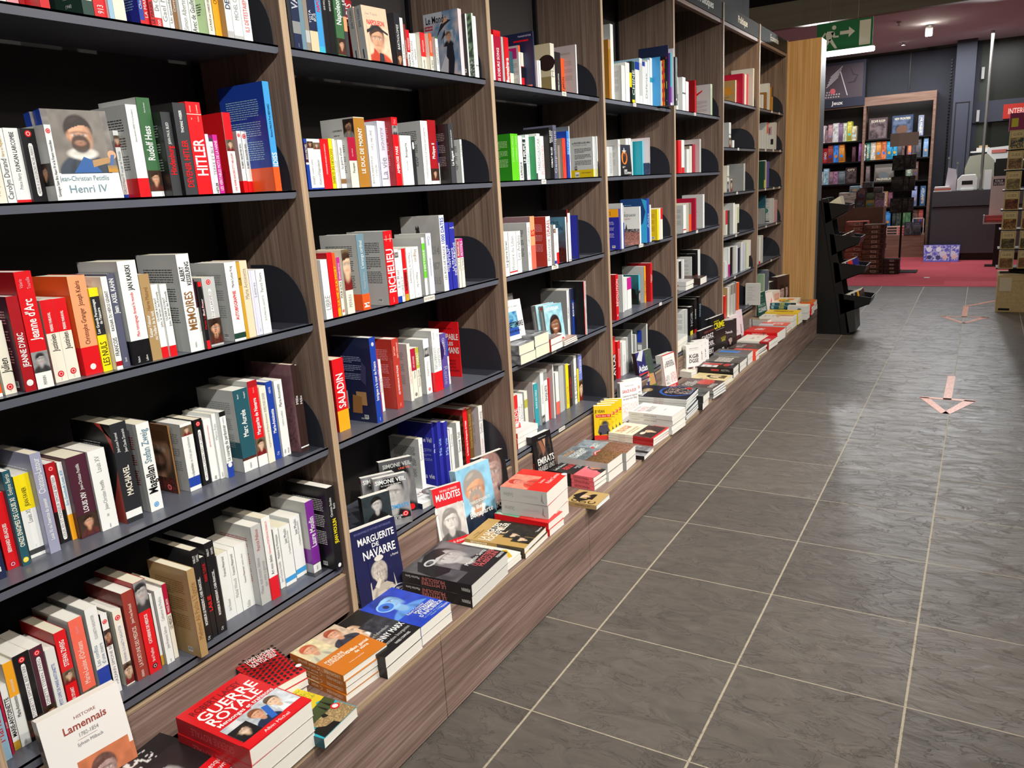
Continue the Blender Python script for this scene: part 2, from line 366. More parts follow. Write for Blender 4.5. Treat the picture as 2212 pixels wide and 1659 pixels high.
def paint_noise(w, h, kind, a, b_, seed):
    n = vnoise(h, w, 5, seed) * .6 + vnoise(h, w, 14, seed + 1) * .4
    if kind == 'speck': n = (vnoise(h, w, 30, seed) > .62).astype(float)
    if kind == 'land': n = np.clip(np.linspace(0, 1, h)[:, None] * 1.4 - .35 + (n - .5) * .8, 0, 1)
    if kind == 'crowd': n = vnoise(h, w, 40, seed) * np.linspace(1, .55, h)[:, None]
    n = np.clip((n - .3) / .4, 0, 1)[..., None] if kind in ('cloud',) else n[..., None]
    return np.array(col(a)) * (1 - n) + np.array(col(b_)) * n

def draw(fr, dsl):
    """cover artwork: items split by ';', boxes in fractions of the face"""
    W, H = fr.w, fr.h
    for k, it in enumerate(x.strip() for x in dsl.split(';')):
        if not it: continue
        p = it.split(' '); op = p[0]; fr.lvl = max(fr.lvl, 1) + (1 if k else 0)
        f = lambda i: float(p[i])
        if op == 'bg': fr.rect(0, 0, W, H, p[1])
        elif op == 'r': fr.rect(f(1) * W, f(2) * H, f(3) * W, f(4) * H, p[5])
        elif op in 'tTlL' : fr.text(f(1) * W, f(2) * H, f(3) * W, f(4) * H, p[5], ' '.join(p[6:]), 1 if op in 'TL' else 0, 0, 'l' if op in 'lL' else 'c')
        elif op in ('u', 'U'): fr.text(f(1) * W, f(2) * H, f(3) * W, f(4) * H, p[5], ' '.join(p[6:]), 1 if op == 'U' else 0, 1)
        elif op == 'e': fr.ell(f(1) * W, f(2) * H, f(3) * W, f(4) * H, p[5])
        elif op == 'y':
            q = [float(t) for t in p[2:]]; fr.poly([(q[i] * W, q[i + 1] * H) for i in range(0, len(q), 2)], p[1])
        elif op == 'x': fr.blurb(f(1) * W, f(2) * H, f(3) * W, f(4) * H, p[5])
        elif op == 'q': fr.barcode(f(1) * W, f(2) * H)
        elif op == 'P':
            u0, v0, u1, v1 = f(1) * W, f(2) * H, f(3) * W, f(4) * H; hh_ = int(46 * fr.res) if v1 - v0 > .08 else 22; asp = (u1 - u0) / (v1 - v0)
            fr.raster(u0, v0, u1, v1, paint_portrait(max(8, int(hh_ * asp)), hh_, asp, p[5], p[6], p[7], p[8], p[9] if len(p) > 9 else '', k + len(dsl)))
        elif op == 'N':
            u0, v0, u1, v1 = f(1) * W, f(2) * H, f(3) * W, f(4) * H; hh_ = int(30 * fr.res)
            fr.raster(u0, v0, u1, v1, paint_noise(max(6, int(hh_ * (u1 - u0) / (v1 - v0))), hh_, p[5], p[6], p[7], len(dsl) + k))

BOOKDATA = '''
#A1
-869 34 -94 230|white|white|
-835 29 -93 210|white|lgray|b .0 .12 pink;t .2 .5 gray LA PAIX
-806 14 -91 200|dred|navy|
-792 24 -30 200|red|red|t .1 .7 white LA FRANCE LIBRE
-678 30 -40 240|dgreen|dgreen|T .15 .6 cream DE GAULLE;S titled
-648 35 -39 200|red|red|b .3 1 white;t .05 .16 white 913
-613 14 -30 210|lblue|white|
-599 34 -30 220|cream|cream|t .3 .8 gray MEMOIRES
-443 15 -141 220|blue|indigo|b 0 .17 red;t .25 .8 white Charles de Gaulle;q;x lblue
-428 14 -141 190|red|red|t .1 .8 white LA MARCHE
-414 13 -133 200|red|dred|T .1 .5 black LE PARIER
-401 23 -132 220|white|white|b 0 .22 red;t .02 .2 white marion;t .3 .9 gray De Gaulle et l'histoire
-378 24 -131 210|white|white|t .1 .8 gray Gael Moral
-354 15 -130 220|white|lgray|t .1 .9 black Un quotidien de politique
-339 14 -129 230|brown|brown|t .1 .9 white Correspondance
-325 33 -116 230|white|white|t .1 .5 gray Simon Albertelli
-293 26 -114 220|white|white|t .1 .8 black Avec de Gaulle Diplomate
-267 23 -72 220|cream|lgreen|t .1 .6 black A LA PLAGE avec CHARLES DE GAULLE;x black
-243 25 -71 220|amber|amber|t .45 .95 black CHARLES DE GAULLE
-218 24 -47 240|white|tan|T .35 .95 navy DE GAULLE VU;b 0 .1 lgray
-194 35 -46 230|white|white|t .25 .7 gray MICHEL ONFRAY;b 0 .06 lgray
-159 35 -45 230|white|white|t .12 .9 red ILS DETESTAIENT DE GAULLE
#A2
-969 35 -83 174|cream|cream|t .1 .7 gold Harry et Meghan, libres
-933 21 -83 175|white|white|t .05 .6 dgray Carolyn Durand;t .62 .95 gold Harry et Meghan, libres
-912 35 -82 176|white|white|t .18 .4 gray Prince Harry;t .42 .95 black DUNCAN LARCOMBE;b 0 .04 red
-877 35 -72 175|black|dgray|o .93 red;p .08 .8 HENRI IV LE ROI DECRIE MICHEL PERNOT
-842 17 -30 181|white|lgray|o .92 red;t .05 .8 black Gonzague Saint Bris Henri IV et la France reconciliee;S pocketback
-590 16 -139 184|white|white|f .76 .93;t .05 .7 gray EGALLO Henri IV vu par un Francais;b 0 .06 blue
-574 34 -88 249|white|lgray|t .6 .95 gray Simone Bertiere HENRI IV et la Providence;B 0 .21 red;x dgray
-540 42 -85 269|green|lgray|T .37 .72 white Rudolf Hess;f .06 .27;b 0 .055 white;t .85 .95 white Pierre Servent
-497 32 -49 229|dgray|black|t .62 .88 white JEAN-PAUL BLED;T .25 .6 red Hindenburg;x gray
-465 42 -33 254|dgray|black|T .68 .92 white THOMAS WEBER;T .08 .6 red DEVENIR HITLER
-423 51 -32 259|red|red|T .2 .6 white HITLER;b .865 .872 cream;t .88 .97 cream HISTOIRES/BIOGRAPHIES;t .79 .85 cream Ian/Kershaw
-372 12 -31 171|lavender|white|
-360 13 -31 160|white|white|b .94 1 dgray;T .01 .2 black HITLER;t .3 .9 gray TERRE ET BLE
-347 18 -30 170|magenta|magenta|t .05 .9 white LES VERITABLES MOTS DE LA HAINE
-197 31 -150 252|white|red|b .67 1 red;f .53 .67;t .03 .5 red UNE FEMME REALISEE ETTY HILLESUM
-151 17 -149 197|white|pinkgray|o .93 red;B 0 .2 red;t .4 .8 black ROBERT BADINTER IDISS
-133 22 -148 196|white|cream|o .92 red;B 0 .19 red;t .4 .8 black ROBERT BADINTER IDISS
-111 26 -45 340|sky|blue|B 0 .225 orange;T .23 .36 white IDISS;t .5 .8 navy Richard MALKA Fred BERNARD;x lblue
#A3
-1082 27 -53 180|white|white|b .05 .2 orange;t .3 .7 gray Voltaire
-1047 28 -58 180|cream|cream|o .1 red;t .03 .07 gray TEXTO;t .3 .5 black Julien
-1011 28 -35 235|dred|plum|T .26 .62 white JEANNE D'ARC;o .09 white;q;x pink
-983 41 -32 290|red|dred|T .42 .77 white Jeanne d'Arc;f .14 .32;b 0 .14 white;t .03 .11 gray PERRIN;t .85 .95 pink Valerie/Toureille
-923 33 -58 212|cream|cream|b .6 1 red;T .62 .85 white PIERRE MARAVAL;t .38 .59 black Justinien;o .1 red;t .02 .06 gray TEXTO
-888 33 -62 211|cream|cream|b .6 1 red;T .62 .85 white PIERRE MARAVAL;t .38 .59 black Justinien;o .1 red;t .02 .06 gray TEXTO
-844 48 -57 262|peach|orange|t .31 .95 black Christophe Granger  Joseph Kabris;B 0 .285 red;o .08 white;q
-796 26 -53 225|yellow|yellow|b .44 .9 charcoal;T .46 .87 white Les Grands Personnages/de l'histoire;t .07 .36 black LES NULS
-768 18 -36 252|white|cream|t .42 .85 black RAGNAR, DU HEROS GENANT;t .15 .35 black FRANCOIS;b .04 .09 dred
-738 22 -54 256|slate|slate|T .58 .95 white Jean  AXEL KAHN;t .05 .1 white Stock
-713 55 -39 286|white|lgray|T .72 .96 black JAN KARSKI;t .27 .7 red Mon temoignage devant le monde;B 0 .235 black;t .02 .08 white Robert/Laffont
-655 32 -42 244|tan|brown|t .58 .85 brown Herve Mazurel;T .23 .57 white Kaspar l'obscur/ou l'enfant de la nuit
-619 22 -48 211|white|white|t .42 .9 black OLIVIER ROYANT/John, le dernier des Kennedy;b 0 .15 red
-597 23 -41 209|white|white|t .42 .9 black OLIVIER ROYANT/John, le dernier des Kennedy;b 0 .15 red
-535 43 -32 287|white|lgray|T .68 .92 black ALBERT/KESSELRING;T .22 .62 brown MEMOIRES;t .04 .1 gray PERRIN;x dgray
-492 6 -32 211|white|white|b .6 1 plum;t .1 .55 gray Black Power
-486 12 -19 202|black|black|b .93 1 red;b 0 .13 red;t .15 .85 red Martin Luther King;t .5 .75 white Black Power
-452 47 -44 209|lgray|lgray|o .93 red;p .05 .83 MARTIN ET SERGE KLARSFELD;f .03 .4
-370 45 -34 245|white|lgray|t .68 .95 black Martin Luther King;T .27 .64 red AUTOBIOGRAPHIE;b .03 .1 dgreen;q;x gray
-323 13 -36 242|mustard|tan|t .7 .8 black CLUB
-307 29 -40 244|peachcream|peachcream|t .5 .9 gray Marie Antoinette
-272 9 -46 210|lavender|white|
-263 18 -46 209|lavender|white|t .5 .9 gray Lettres;t .05 .1 gray TEMPUS
-245 36 -44 209|white|white|t .2 .6 gray LE ROMAN DE LAFAYETTE;t .65 .95 gray Patrick Poivre
#A4
-1158 35 -88 200|navy|navy|T .1 .3 white LE ROI
-1104 31 -123 205|red|red|T .22 .6 white BERNARD BELAIQUES;o .06 crimson
-1073 20 -109 258|petrol|petrol|T .2 .72 cream ONZE ENIGMES DE LOUIS XI;t .75 .97 cream Evelyne Bertin;o .06 yellow
-1038 39 -136 229|white|cream|b .58 1 yellow;t .62 .85 black JEAN FAVIER;t .42 .58 gray Louis XI;t .12 .15 gray TEXTO;b .04 .1 dgray
-999 28 -113 279|lilac|lilac|t .6 .95 white Chateau-Latour;T .13 .55 white Louis XI ou l'exercice du pouvoir;x white
-950 29 -150 230|dred|dred|b 0 .4 black;o .93 red;p .04 .85 LOUIS XIV ET MONSIEUR SIMONE BERTIERE
-921 14 -144 226|white|brown|b 0 .33 amber;t .45 .9 sky Eric Deschodt Louis XIV
-907 57 -125 235|plum|plum|T .3 .55 white LOUIS XIV;t .58 .9 white Jean-Christian Petitfils;f .02 .28
-850 50 -117 236|white|lgray|t .72 .92 gray Louis XV;t .25 .62 gray Jean-Christian Petitfils;t .16 .2 gray 741;t .02 .07 black tempus
-786 50 -97 297|charcoal|black|t .7 .93 white Jean-Louis Fournel/Jean-Claude Zancarini;T .27 .57 cream MACHIAVEL;b .05 .12 white;S darkwave
-702 42 -108 272|white|lgray|T .55 .93 steel Stefan Zweig;T .2 .52 black Magellan;o .07 sky;x dred
-569 6 -160 225|brown|brown|S bearded
-541 42 -138 221|white|lgray|f .82 .96;t .25 .8 gray Etre libre ce n'est pas seulement;t .2 .4 gray Nelson Mandela;b .06 .2 blue;x gray
-489 32 -142 220|black|black|o .93 red;p .06 .84 UN LONG CHEMIN VERS LA LIBERTE
-451 29 -147 210|white|white|t .55 .9 red JEAN GUILLOINEAU NELSON MANDELA;t .02 .08 black pbp
-422 16 -140 221|white|white|t .6 .85 steel Marco Polo;t .02 .1 gray tempus
-406 24 -121 225|white|white|b .93 1 black;t .25 .8 black Le courage de pardonner;t .82 .92 blue N. MANDELA;b 0 .22 blue;o .19 white
-349 58 -110 282|petrol|lgray|b 0 .14 white;f .14 .36;T .42 .75 white Marc Aurele;t .88 .96 white Benoit/Rossignol;t .03 .1 gray PERRIN;B .17 .37 petrol;x gray
-290 40 -106 299|red|lgray|b 0 .13 white;f .13 .33;T .37 .8 white Marguerite de Navarre;b .93 1 dred;t .86 .92 pink Patricia
-250 29 -101 271|cream|cream|t .2 .65 gray Le grand amour de Marie-Antoinette;t .67 .92 gray EVELYNE LEVER
-215 29 -107 279|blue|blue|T .34 .65 white Marie-Antoinette;t .85 .93 white HERVE;t .05 .1 white City
-180 36 -105 275|white|white|t .4 .6 gray Lettres inedites;t .65 .95 black Marie-Antoinette;t .03 .1 gray Albin/Michel
-122 20 -75 321|darkbrown|mauvebrown|t .55 .65 white Mille;b .05 .065 white;S speckle
-101 18 -76 315|darkbrown|darkbrown|t .55 .65 white Mille;b .05 .065 white
#A5
-1237 27 -81 190|lblue|lblue|t .1 .8 red Marie
-1205 6 -91 190|crimson|crimson|t .1 .8 white LE ROI
-1194 16 -100 190|white|white|b 0 .13 mustard;T .2 .8 black MARIE-ANTOINETTE
-1178 24 -97 244|white|cream|b .6 1 amber;t .65 .8 white EVELYNE LEVER;t .35 .6 black Marie-Antoinette;t .03 .08 gray TEXTO
-1154 41 -94 250|black|cream|o .93 red;p .04 .88 MARIE-ANTOINETTE SIMONE BERTIERE;f .05 .25
-1112 33 -93 248|plum|white|o .93 red;p .04 .88 MARIE ANTOINETTE STEFAN ZWEIG;f .05 .3
-1078 26 -91 225|floral|floral|t .2 .8 blue LE PETIT LIVRE DE MARIE-ANTOINETTE
-1050 32 -87 260|red|dred|T .6 .9 white STEFAN ZWEIG;f .4 .55;T .15 .35 white MARIE STUART
-1010 38 -83 275|coral|lgray|t .28 .75 cream Marie-Louise d'Orleans;t .84 .92 pink Elisabeth;f .02 .22;x pink
-961 35 -86 283|white|lgray|t .66 .92 gray ELISABETH BADINTER;t .37 .6 steel Les conflits/d'une mere;b 0 .34 blue
-924 19 -82 250|white|black|o .9 red;p .05 .82 MAZARIN SIMONE BERTIERE;f .6 .8
-889 26 -84 240|cream|cream|o .9 red;p .03 .82 LE POUVOIR AU FEMININ ELISABETH BADINTER;f .02 .3
-859 38 -76 282|rust|darkrust|t .64 .86 cream Jean-Yves Boriaud;t .14 .6 cream LA FORTUNE DES MEDICIS;t .02 .1 cream PERRIN;x pink
-822 39 -71 297|red|dred|f .68 1;T .32 .64 white CATHERINE DE MEDICIS;t .12 .27 white Brief Papillon;o .07 black
-775 9 -81 238|white|gray|b 0 .14 mustard;x black
-765 26 -69 245|white|lgray|t .58 .9 gray Catherine de Medicis;t .2 .5 gray Jean-Francois Solnon;t .02 .06 black tempus
-734 15 -76 249|cream|cream|b .6 1 crimson;t .62 .8 white MARCEL BRION;t .4 .58 black LES MEDICIS
-695 26 -2 291|tan|tan|t .2 .85 brown Mehmet Ali Pacha L'Egypte;x brown;q
-635 28 -57 318|black|charcoal|T .18 .7 white MONSIEUR LE PRESIDENT, CHER FRANCOIS...;t .86 .94 white PABLOT/DANIEL;t .02 .06 white City
-603 19 -62 278|black|black|T .3 .55 red LAILIE;t .7 .92 red MARIE TUDOR
-583 35 -61 316|black|black|T .2 .7 white MONSIEUR LE PRESIDENT, CHER FRANCOIS...;t .86 .94 white PABLOT/DANIEL;t .03 .07 white City
-513 44 -106 235|white|cream|t .65 .95 black Francois Mitterrand;t .12 .3 gray Eric Roussel
-470 26 -105 236|white|white|t .6 .92 black Francois Mitterrand;t .25 .55 gray Michel Winock
-443 51 -105 236|white|white|t .4 .65 black Francois Mitterrand;t .67 .85 gray Lettres a Anne;t .02 .12 gray folio
-392 43 -72 290|lgray|lgray|t .68 .95 dred Patrick Pelloux;t .14 .6 gray Mieux vaut mourir debout/que vivre a genoux;x dred
-349 37 -67 304|white|lgray|t .55 .95 red Clementine PORTIER-KALTENBACH;t .3 .54 black Art mon delien;B 0 .27 red
-279 22 -100 229|white|white|t .5 .9 navy Madame de Montespan;t .1 .45 gray Jean-Christian Petitfils
-258 50 -94 226|white|white|t .7 .95 navy Jean Moulin;t .5 .9 gray  /La Republique des catacombes;b .06 .14 sky
-197 49 -104 236|white|white|t .7 .95 navy Jean Moulin;t .5 .9 gray  /La Republique des catacombes;b .06 .14 sky
-142 38 -73 280|purple|lgray|b 0 .12 white;f .12 .3;T .36 .78 white Laure Moulin;t .03 .09 gray PERRIN;B .13 .34 purple
-90 36 -10 325|black|black|T .32 .62 yellow JEAN MOULIN;t .65 .88 white Christian Soudan/Kern;o .05 white;x white;q
#B1
34 16 -42 235|black|black|b .02 .98 charcoal
50 36 -41 250|navy|navy|T .5 .75 silver VAH;b .2 .35 gray;t .03 .08 silver LAROUSSE
86 20 -41 240|steel|steel|
106 20 -41 235|taupe|taupe|b .12 .28 lgray
126 38 -40 240|navy|white|b 0 .28 beige;t .38 .55 white TOTA/EN/BUS
164 28 -40 220|sky|sky|T .6 .95 red NAPOLEON;b 0 .1 cyan
192 25 -36 235|black|gray|t .6 .95 white QUE SAIS JE DE NAPOLEON
217 29 -36 235|black|black|t .6 .95 white QUE SAIS JE DE NAPOLEON
246 42 -31 240|green|green|T .42 .78 white Napoleon;f .02 .24
288 18 -30 240|dgray|dgray|T .7 .95 white LENTZ;b .35 .55 peach
648 37 -87 206|charcoal|dgray|t .35 .8 white BARTHOLOMEE;f .03 .3
685 20 -87 193|white|white|t .2 .5 gray Sud Ouest
706 11 -87 172|rust|rust|t .1 .8 cream LES MAISONS
717 22 -86 153|white|red|b .45 1 red;t .5 .8 white ROBESPIERRE;t .05 .4 black Waterloo
739 20 -86 142|white|white|t .1 .8 gray NAPOLEON
758 24 -86 144|white|white|t .3 .6 black NAPOLEON
783 33 -66 149|cream|cream|b .38 1 red;t .5 .8 white NAPOLEON;t .08 .3 black Austerlitz
816 20 -46 146|cream|cream|b .4 1 orange;t .5 .8 white NAPOLEON;t .08 .3 black Le Sacre
836 20 -30 133|white|lgray|t .2 .7 gray NAPOLEON;b .95 1 green
1110 28 -90 290|palepink|palepink|S lemonde
1138 12 -71 270|white|white|S darkportrait
1151 11 -46 270|white|white|S foliage
1161 22 -45 260|white|lgray|b .2 .22 gray
#B2
127 14 -131 177|blue|blue|b .54 .92 plum;t .6 .9 white JEAN MICHEL;b .5 .54 white
141 29 -130 177|white|white|t .3 .6 gray Comment les hommes;f .82 .95;b 0 .04 blue;t .1 .28 gray SOULEY
170 35 -130 177|white|white|f .8 .93;t .3 .6 gray Napoleon;t .1 .3 gray EGALLO;b 0 .04 blue
205 43 -129 178|red|red|t .3 .9 white DICTIONNAIRE AMOUREUX DE NAPOLEON
248 19 -128 180|yellow|yellow|d .1 .8 black DISCOURS DE GUERRE
268 13 -128 179|white|white|t .1 .8 gray La chute
281 27 -115 175|white|white|t .4 .85 black La guerre d'hiver;b .1 .2 brown
308 42 -89 183|cream|lgray|b .54 1 crimson;t .62 .78 white PAUL MORAND;t .3 .5 black Fouquet;x dgray
350 61 -87 256|cream|lgray|T .2 .85 white LE DUC DE MORNY;b 0 .99 ochre;S clauderich
410 49 -79 227|white|lgray|d .6 .92 gray Jean des Cars;d .05 .5 gray NICOLAS II/ET ALEXANDRA DE RUSSIE
459 49 -67 244|lavender|lavender|d .55 .9 gray ALEXANDRE;t .1 .45 gray La vie
508 37 -35 257|red|dred|T .18 .58 white AMBROISE PARE;f .75 .88;t .9 .97 pink Guy;x pink
545 71 -31 190|white|white|t .56 .85 black Bonaparte;t .3 .5 gray Patrice Gueniffey
616 22 -30 173|charcoal|charcoal|p .8 .96 
830 50 -137 266|white|lgray|t .1 .9 gray CORRESPONDANCE DE MARIE-ANTOINETTE;x dgray
880 59 -136 271|dred|dred|b 0 .06 white;f .06 .25;T .4 .65 white Philippe II;b .25 .27 dred
940 6 -136 183|blue|blue|b 0 .5 white
946 38 -75 252|dgray|black|T .3 .55 white Le Regent;t .6 .9 white ALEXANDRE DUPILET;x gray
984 15 -45 185|white|lgray|t .6 .9 gray LA REINE;x dgray
#B3
34 33 -30 211|white|white|t .15 .4 gray LIBRE;t .03 .06 gray folio
71 26 -32 232|red|dred|
101 16 -35 228|orange|red|t .1 .8 yellow A LA VIE A LA MORT;b 0 .12 amber
122 16 -36 211|cream|cream|b .6 1 magenta;t .62 .9 white BERNARD PARTOS;t .3 .58 black POUR LE ROI;o .08 red
149 40 -33 235|cream|cream|f .37 1;t .1 .3 gray PERRIN
236 42 -34 283|steel|lgray|t .55 .92 white L'etrange cardinal;t .28 .5 silver Philippe Kersaud;B 0 .215 orange;T .03 .1 white M;x dgray
364 52 -10 285|red|lgray|T .16 .76 white RICHELIEU;t .85 .95 cream Francoise/Hildesheimer;b .885 .89 cream;t .03 .1 white Flammarion;x dgray;q
425 26 -16 209|white|white|b 0 .12 blue;f .85 .95;t .2 .7 gray Le Roi
451 19 -16 204|white|white|t .1 .5 gray BORELLY;t .02 .06 gray tempus
476 23 -19 208|red|cream|b 0 .13 mustard;T .2 .55 black ROBESPIERRE;b .6 .62 white
526 36 -37 208|white|white|d .3 .9 gray Charles le Temeraire;t .02 .08 gray tempus
566 44 -39 206|white|white|d .7 .95 brown Hugues;d .2 .5 gray Philippe Le Bel;t .02 .08 gray tempus
635 19 -38 239|white|lgray|b .3 .9 lime;t .4 .8 white HISTOIRE;x green
654 36 -28 254|lavender|lgray|d .8 .95 steel Clovis;d .3 .6 gray LES ROIS INCONNUS
750 35 -22 322|white|lgray|T .62 .97 blue 1000 DATES;t .15 .6 dgray LES ROIS DE FRANCE;S queen
787 31 -24 289|indigo|blue|t .2 .75 white DES ROIS QUI/ONT FAIT;t .03 .07 white
821 38 -24 287|indigo|navy|t .2 .7 white LA FRANCE/DES BOURBONS;t .88 .96 white 1/2
859 19 -17 213|cream|cream|b .62 1 crimson;t .65 .95 white FRANKLIN;t .35 .6 gray Louis XVI
878 24 -14 214|cream|cream|b .62 1 magenta;t .65 .95 white PETITFILS;t .35 .6 gray Le Grand
#B4
113 61 -110 284|red|dred|T .32 .8 white SALADIN;b 0 .29 amber;t .08 .13 gold Flammarion
262 35 -48 343|blue|navy|T .26 .72 cream Intrigues a la cour de France;o .92 silver;t .02 .06 white GRUND;S parchment;q
361 19 -118 267|red|red|T .35 .7 white SIMONE VEIL
403 16 -137 221|white|lavender|t .1 .9 gray Alexandre
452 44 -98 298|brick|brick|T .2 .62 white LES MARECHAUX DE STALINE;t .72 .94 cream Jean Lopez/Lasha Otkhmezuri;t .03 .08 cream PERRIN;x pink
575 21 -120 253|cream|pinkgray|t .3 .6 pink Lady Stanhope;x gray
613 32 -133 222|cream|cream|b .56 1 crimson;t .62 .85 white DE GOUGES;t .4 .55 gray Olympe;o .08 dgray
644 23 -131 222|cream|cream|b .58 1 olive;t .65 .9 white MARAT;t .2 .55 gray Saint-Just
695 41 -124 248|white|lgray|d .32 .6 gray TOCQUEVILLE;f .68 .84;o .08 red;x gray
741 59 -109 279|white|lgray|d .36 .72 gray TOUSSAINT/LOUVERTURE;d .85 .97 gray SUDHIR/HAZAREESINGH;B 0 .32 red;x dgray
812 44 -115 251|violet|purple|d .6 .92 white CLEOPATRE;d .05 .4 lilac Reine;S circle
883 12 -134 221|white|white|b .6 1 blue;t .2 .5 blue Charles
1023 6 -160 268|red|red|S coupable
#B5
644 30 -160 264|white|lgray|t .6 .9 gray Simone;x dgray
748 18 -160 308|indigo|indigo|t .3 .9 white Ma vie;S blueveil
766 30 -142 310|indigo|indigo|t .3 .9 lblue Ma vie
796 30 -127 302|indigo|indigo|t .3 .9 lblue Ma vie
863 17 -160 238|white|white|
885 24 -160 241|white|white|t .6 .9 gray Louise
943 33 -160 254|white|lgray|t .4 .8 black Simone Veil
1005 37 -160 301|red|dred|T .2 .8 white Le dernier bal de Marguerite de Nabal;S darkflower
1045 36 -160 295|bronze|red|t .3 .9 gold Deux femmes du Roi-Soleil
1129 36 -151 284|white|lgray|t .5 .9 gray Stefan Zweig;t .05 .4 pink Vie d'une reine;x gray;b 0 .06 gray
#C1
1461 24 -142 236|white|white|
1484 67 -141 259|crimson|red|T .05 .7 white LES SOEURS SONG;b .9 1 red
1551 21 -139 235|lgray|white|
1572 44 -136 237|red|red|t .1 .55 white Barnabe a l'est;T .1 .6 white Barnabe a
1616 35 -135 175|cream|white|b .42 1 petrol
1651 18 -101 202|white|lgray|b .85 1 orange;S magentablock
1669 28 -100 171|red|white|b .3 .6 black;b .62 1 cream
1697 12 -41 266|navy|navy|S navyred
1709 16 -31 129|palepink|palepink|
1726 20 -30 130|white|white|
2035 46 -121 260|cream|beige|t .2 .8 gray Mao;S beigedot
2081 67 -118 221|black|black|T .05 .5 white L'EMPIRE DU JAPON
2148 43 -117 195|orange|orange|T .05 .5 black LE JAPON
2191 15 -45 260|white|pinkgray|S backtext
#C2
1581 39 -136 233|lime|green2|t .4 .95 lgreen COMPRENDRE L'AFRIQUE;x lgreen
1620 34 -136 233|lime|lime|t .4 .95 lgreen COMPRENDRE L'AFRIQUE
1654 44 -135 222|white|cream|T .06 .42 black L'AFRIQUE
1698 32 -134 216|charcoal|charcoal|T .4 .9 white LE PEUPLE;b .96 1 white
1730 36 -133 230|white|mint|t .1 .6 teal Guerres d'Afrique
1766 14 -95 221|white|emerald|b 0 .15 dgray
1780 39 -95 235|white|white|t .2 .9 gray MADAGASCAR
1819 38 -94 223|white|palepink|t .1 .8 pink Ruptures
1857 43 -59 265|black|black|T .22 .62 white COBALT BLUES;t .7 .95 white ERIC BAIR/ANDRAS
1900 40 -58 278|slate|slate|t .1 .9 lgray Geopolitique
1939 27 -54 175|taupe|taupe|x white
1967 39 -39 211|redorange|taupe|t .3 .6 dred MOUKOKO;x dgray
2006 31 -30 248|blue|blue|t .5 .85 lblue ALLONS;b .5 1 azure
2036 8 -30 274|white|grayblue|
2419 13 -65 233|white|palegray|S africaback;b 0 .2 yellow
2431 14 -45 232|white|white|b 0 .2 yellow
#C3
1255 40 -16 212|white|white|t .2 .8 black La guerre Israel
1316 74 -26 209|white|white|t .1 .9 gray Histoire du Liban;b .05 .08 red
1406 43 -34 207|white|lgray|t .3 .9 gray Les Arabes
1505 35 -27 242|white|lgray|t .5 .9 gray CHRISTIAN;x dgray;t .25 .4 gray SOULET
1575 47 -46 269|peach|mauve|b 0 .45 coral;T .62 .75 red ES
1696 50 -19 260|white|brick|t .6 .95 dred ISRAEL;t .1 .55 gray Palestine;x pink
1774 25 -16 212|white|lgray|b .02 .1 blue;f .8 .9
1818 26 -25 191|white|white|b 0 .32 red
1917 16 -16 245|white|steel|S tealphoto
1933 6 -11 284|red|black|b 0 .75 white
1941 30 -12 263|white|white|b .02 .04 gray
2098 9 -29 245|navy|indigo|S arabtitle
#C4
2087 21 -113 270|white|gray|t .2 .8 blue Un pays
2110 8 -112 277|white|white|
2118 25 -96 277|blue|navy|T .4 .7 white ECHEC;b .75 1 navy
2143 6 -28 317|red|black|T .3 .9 white KAMALA HARRIS
2149 6 -20 319|white|white|t .3 .6 gray SOUS LA
#C5
1491 39 -160 243|red|red|t .1 .7 white MONDE
1532 26 -160 239|white|white|t .2 .9 gray La crise
1559 29 -160 234|white|white|t .1 .9 gray Le Monde
1604 36 -160 239|cream|lgray|b .6 .8 olive
1702 8 -160 268|pinkgray|pinkgray|b 0 .2 red
1716 48 -160 254|teal|gray|T .42 .85 white BLACK ELK PARLE
1764 41 -142 315|white|lgray|t .4 .75 gray Revoltes paysannes;f 0 .18
1828 43 -154 310|white|white|T .4 .7 black ENQUETE;b .8 .95 gray
1879 18 -154 252|red|red|
1908 14 -137 327|white|pinkgray|
1981 44 -160 259|white|lgray|b 0 .3 coral
2029 60 -160 293|lgray|gray|
2117 40 -160 278|yellow|lgray|t .1 .5 mustard POLITIQUE
2160 38 -160 265|darkbrown|gray|T .2 .7 red LE CHOC DES EMPIRES
2223 35 -155 309|white|gray|t .1 .6 gray LE SIECLE
2275 23 -160 309|yellow|navy|b .7 1 slate
2300 48 -160 297|periwinkle|navy|f 0 .45;t .6 .9 white Ukraine
#D1
2803 36 -113 369|ochre|ochre|
2839 45 -113 462|white|lgray|
2884 59 -64 221|white|lgray|x gray
2944 70 -62 244|white|white|
3014 37 -62 251|black|black|b .4 .75 yellow
3051 48 -61 260|dgreen|black|b 0 .1 yellow;t .2 .8 white CHINE
3105 75 -60 263|white|white|b .82 1 blue
3180 50 -59 292|white|lblue|b .2 .9 palegray
3230 51 -58 275|white|white|b .9 1 blue
3281 44 -58 281|white|white|t .1 .8 gray Defense
3325 41 -57 296|white|white|
3367 42 -56 312|white|lblue|b .5 .6 teal
3409 6 0 315|sky|sky|b 0 .12 lilac
3416 6 12 288|yellow|cream|b .1 .18 navy;b .3 .38 navy;b .5 .58 navy;b .7 .78 navy;b .88 .95 navy
3422 6 24 293|yellow|red|b .08 .18 red;b .3 .4 red;b .5 .6 red;b .72 .82 red
3429 8 36 313|black|black|o .1 white;b .35 .5 olive;b .95 1 red
3437 6 48 386|navy|navy|
3443 29 60 335|purple|purple|b .35 1 teal;b 0 .05 white
3472 6 72 365|white|lavender|
3479 41 84 311|black|black|o .12 white;b .3 .36 darkbrown;b .55 .61 darkbrown;b .75 .81 darkbrown
#D2
2625 36 -68 177|white|white|
2661 58 -68 178|lgray|lgray|t .1 .8 gray RELATIONS
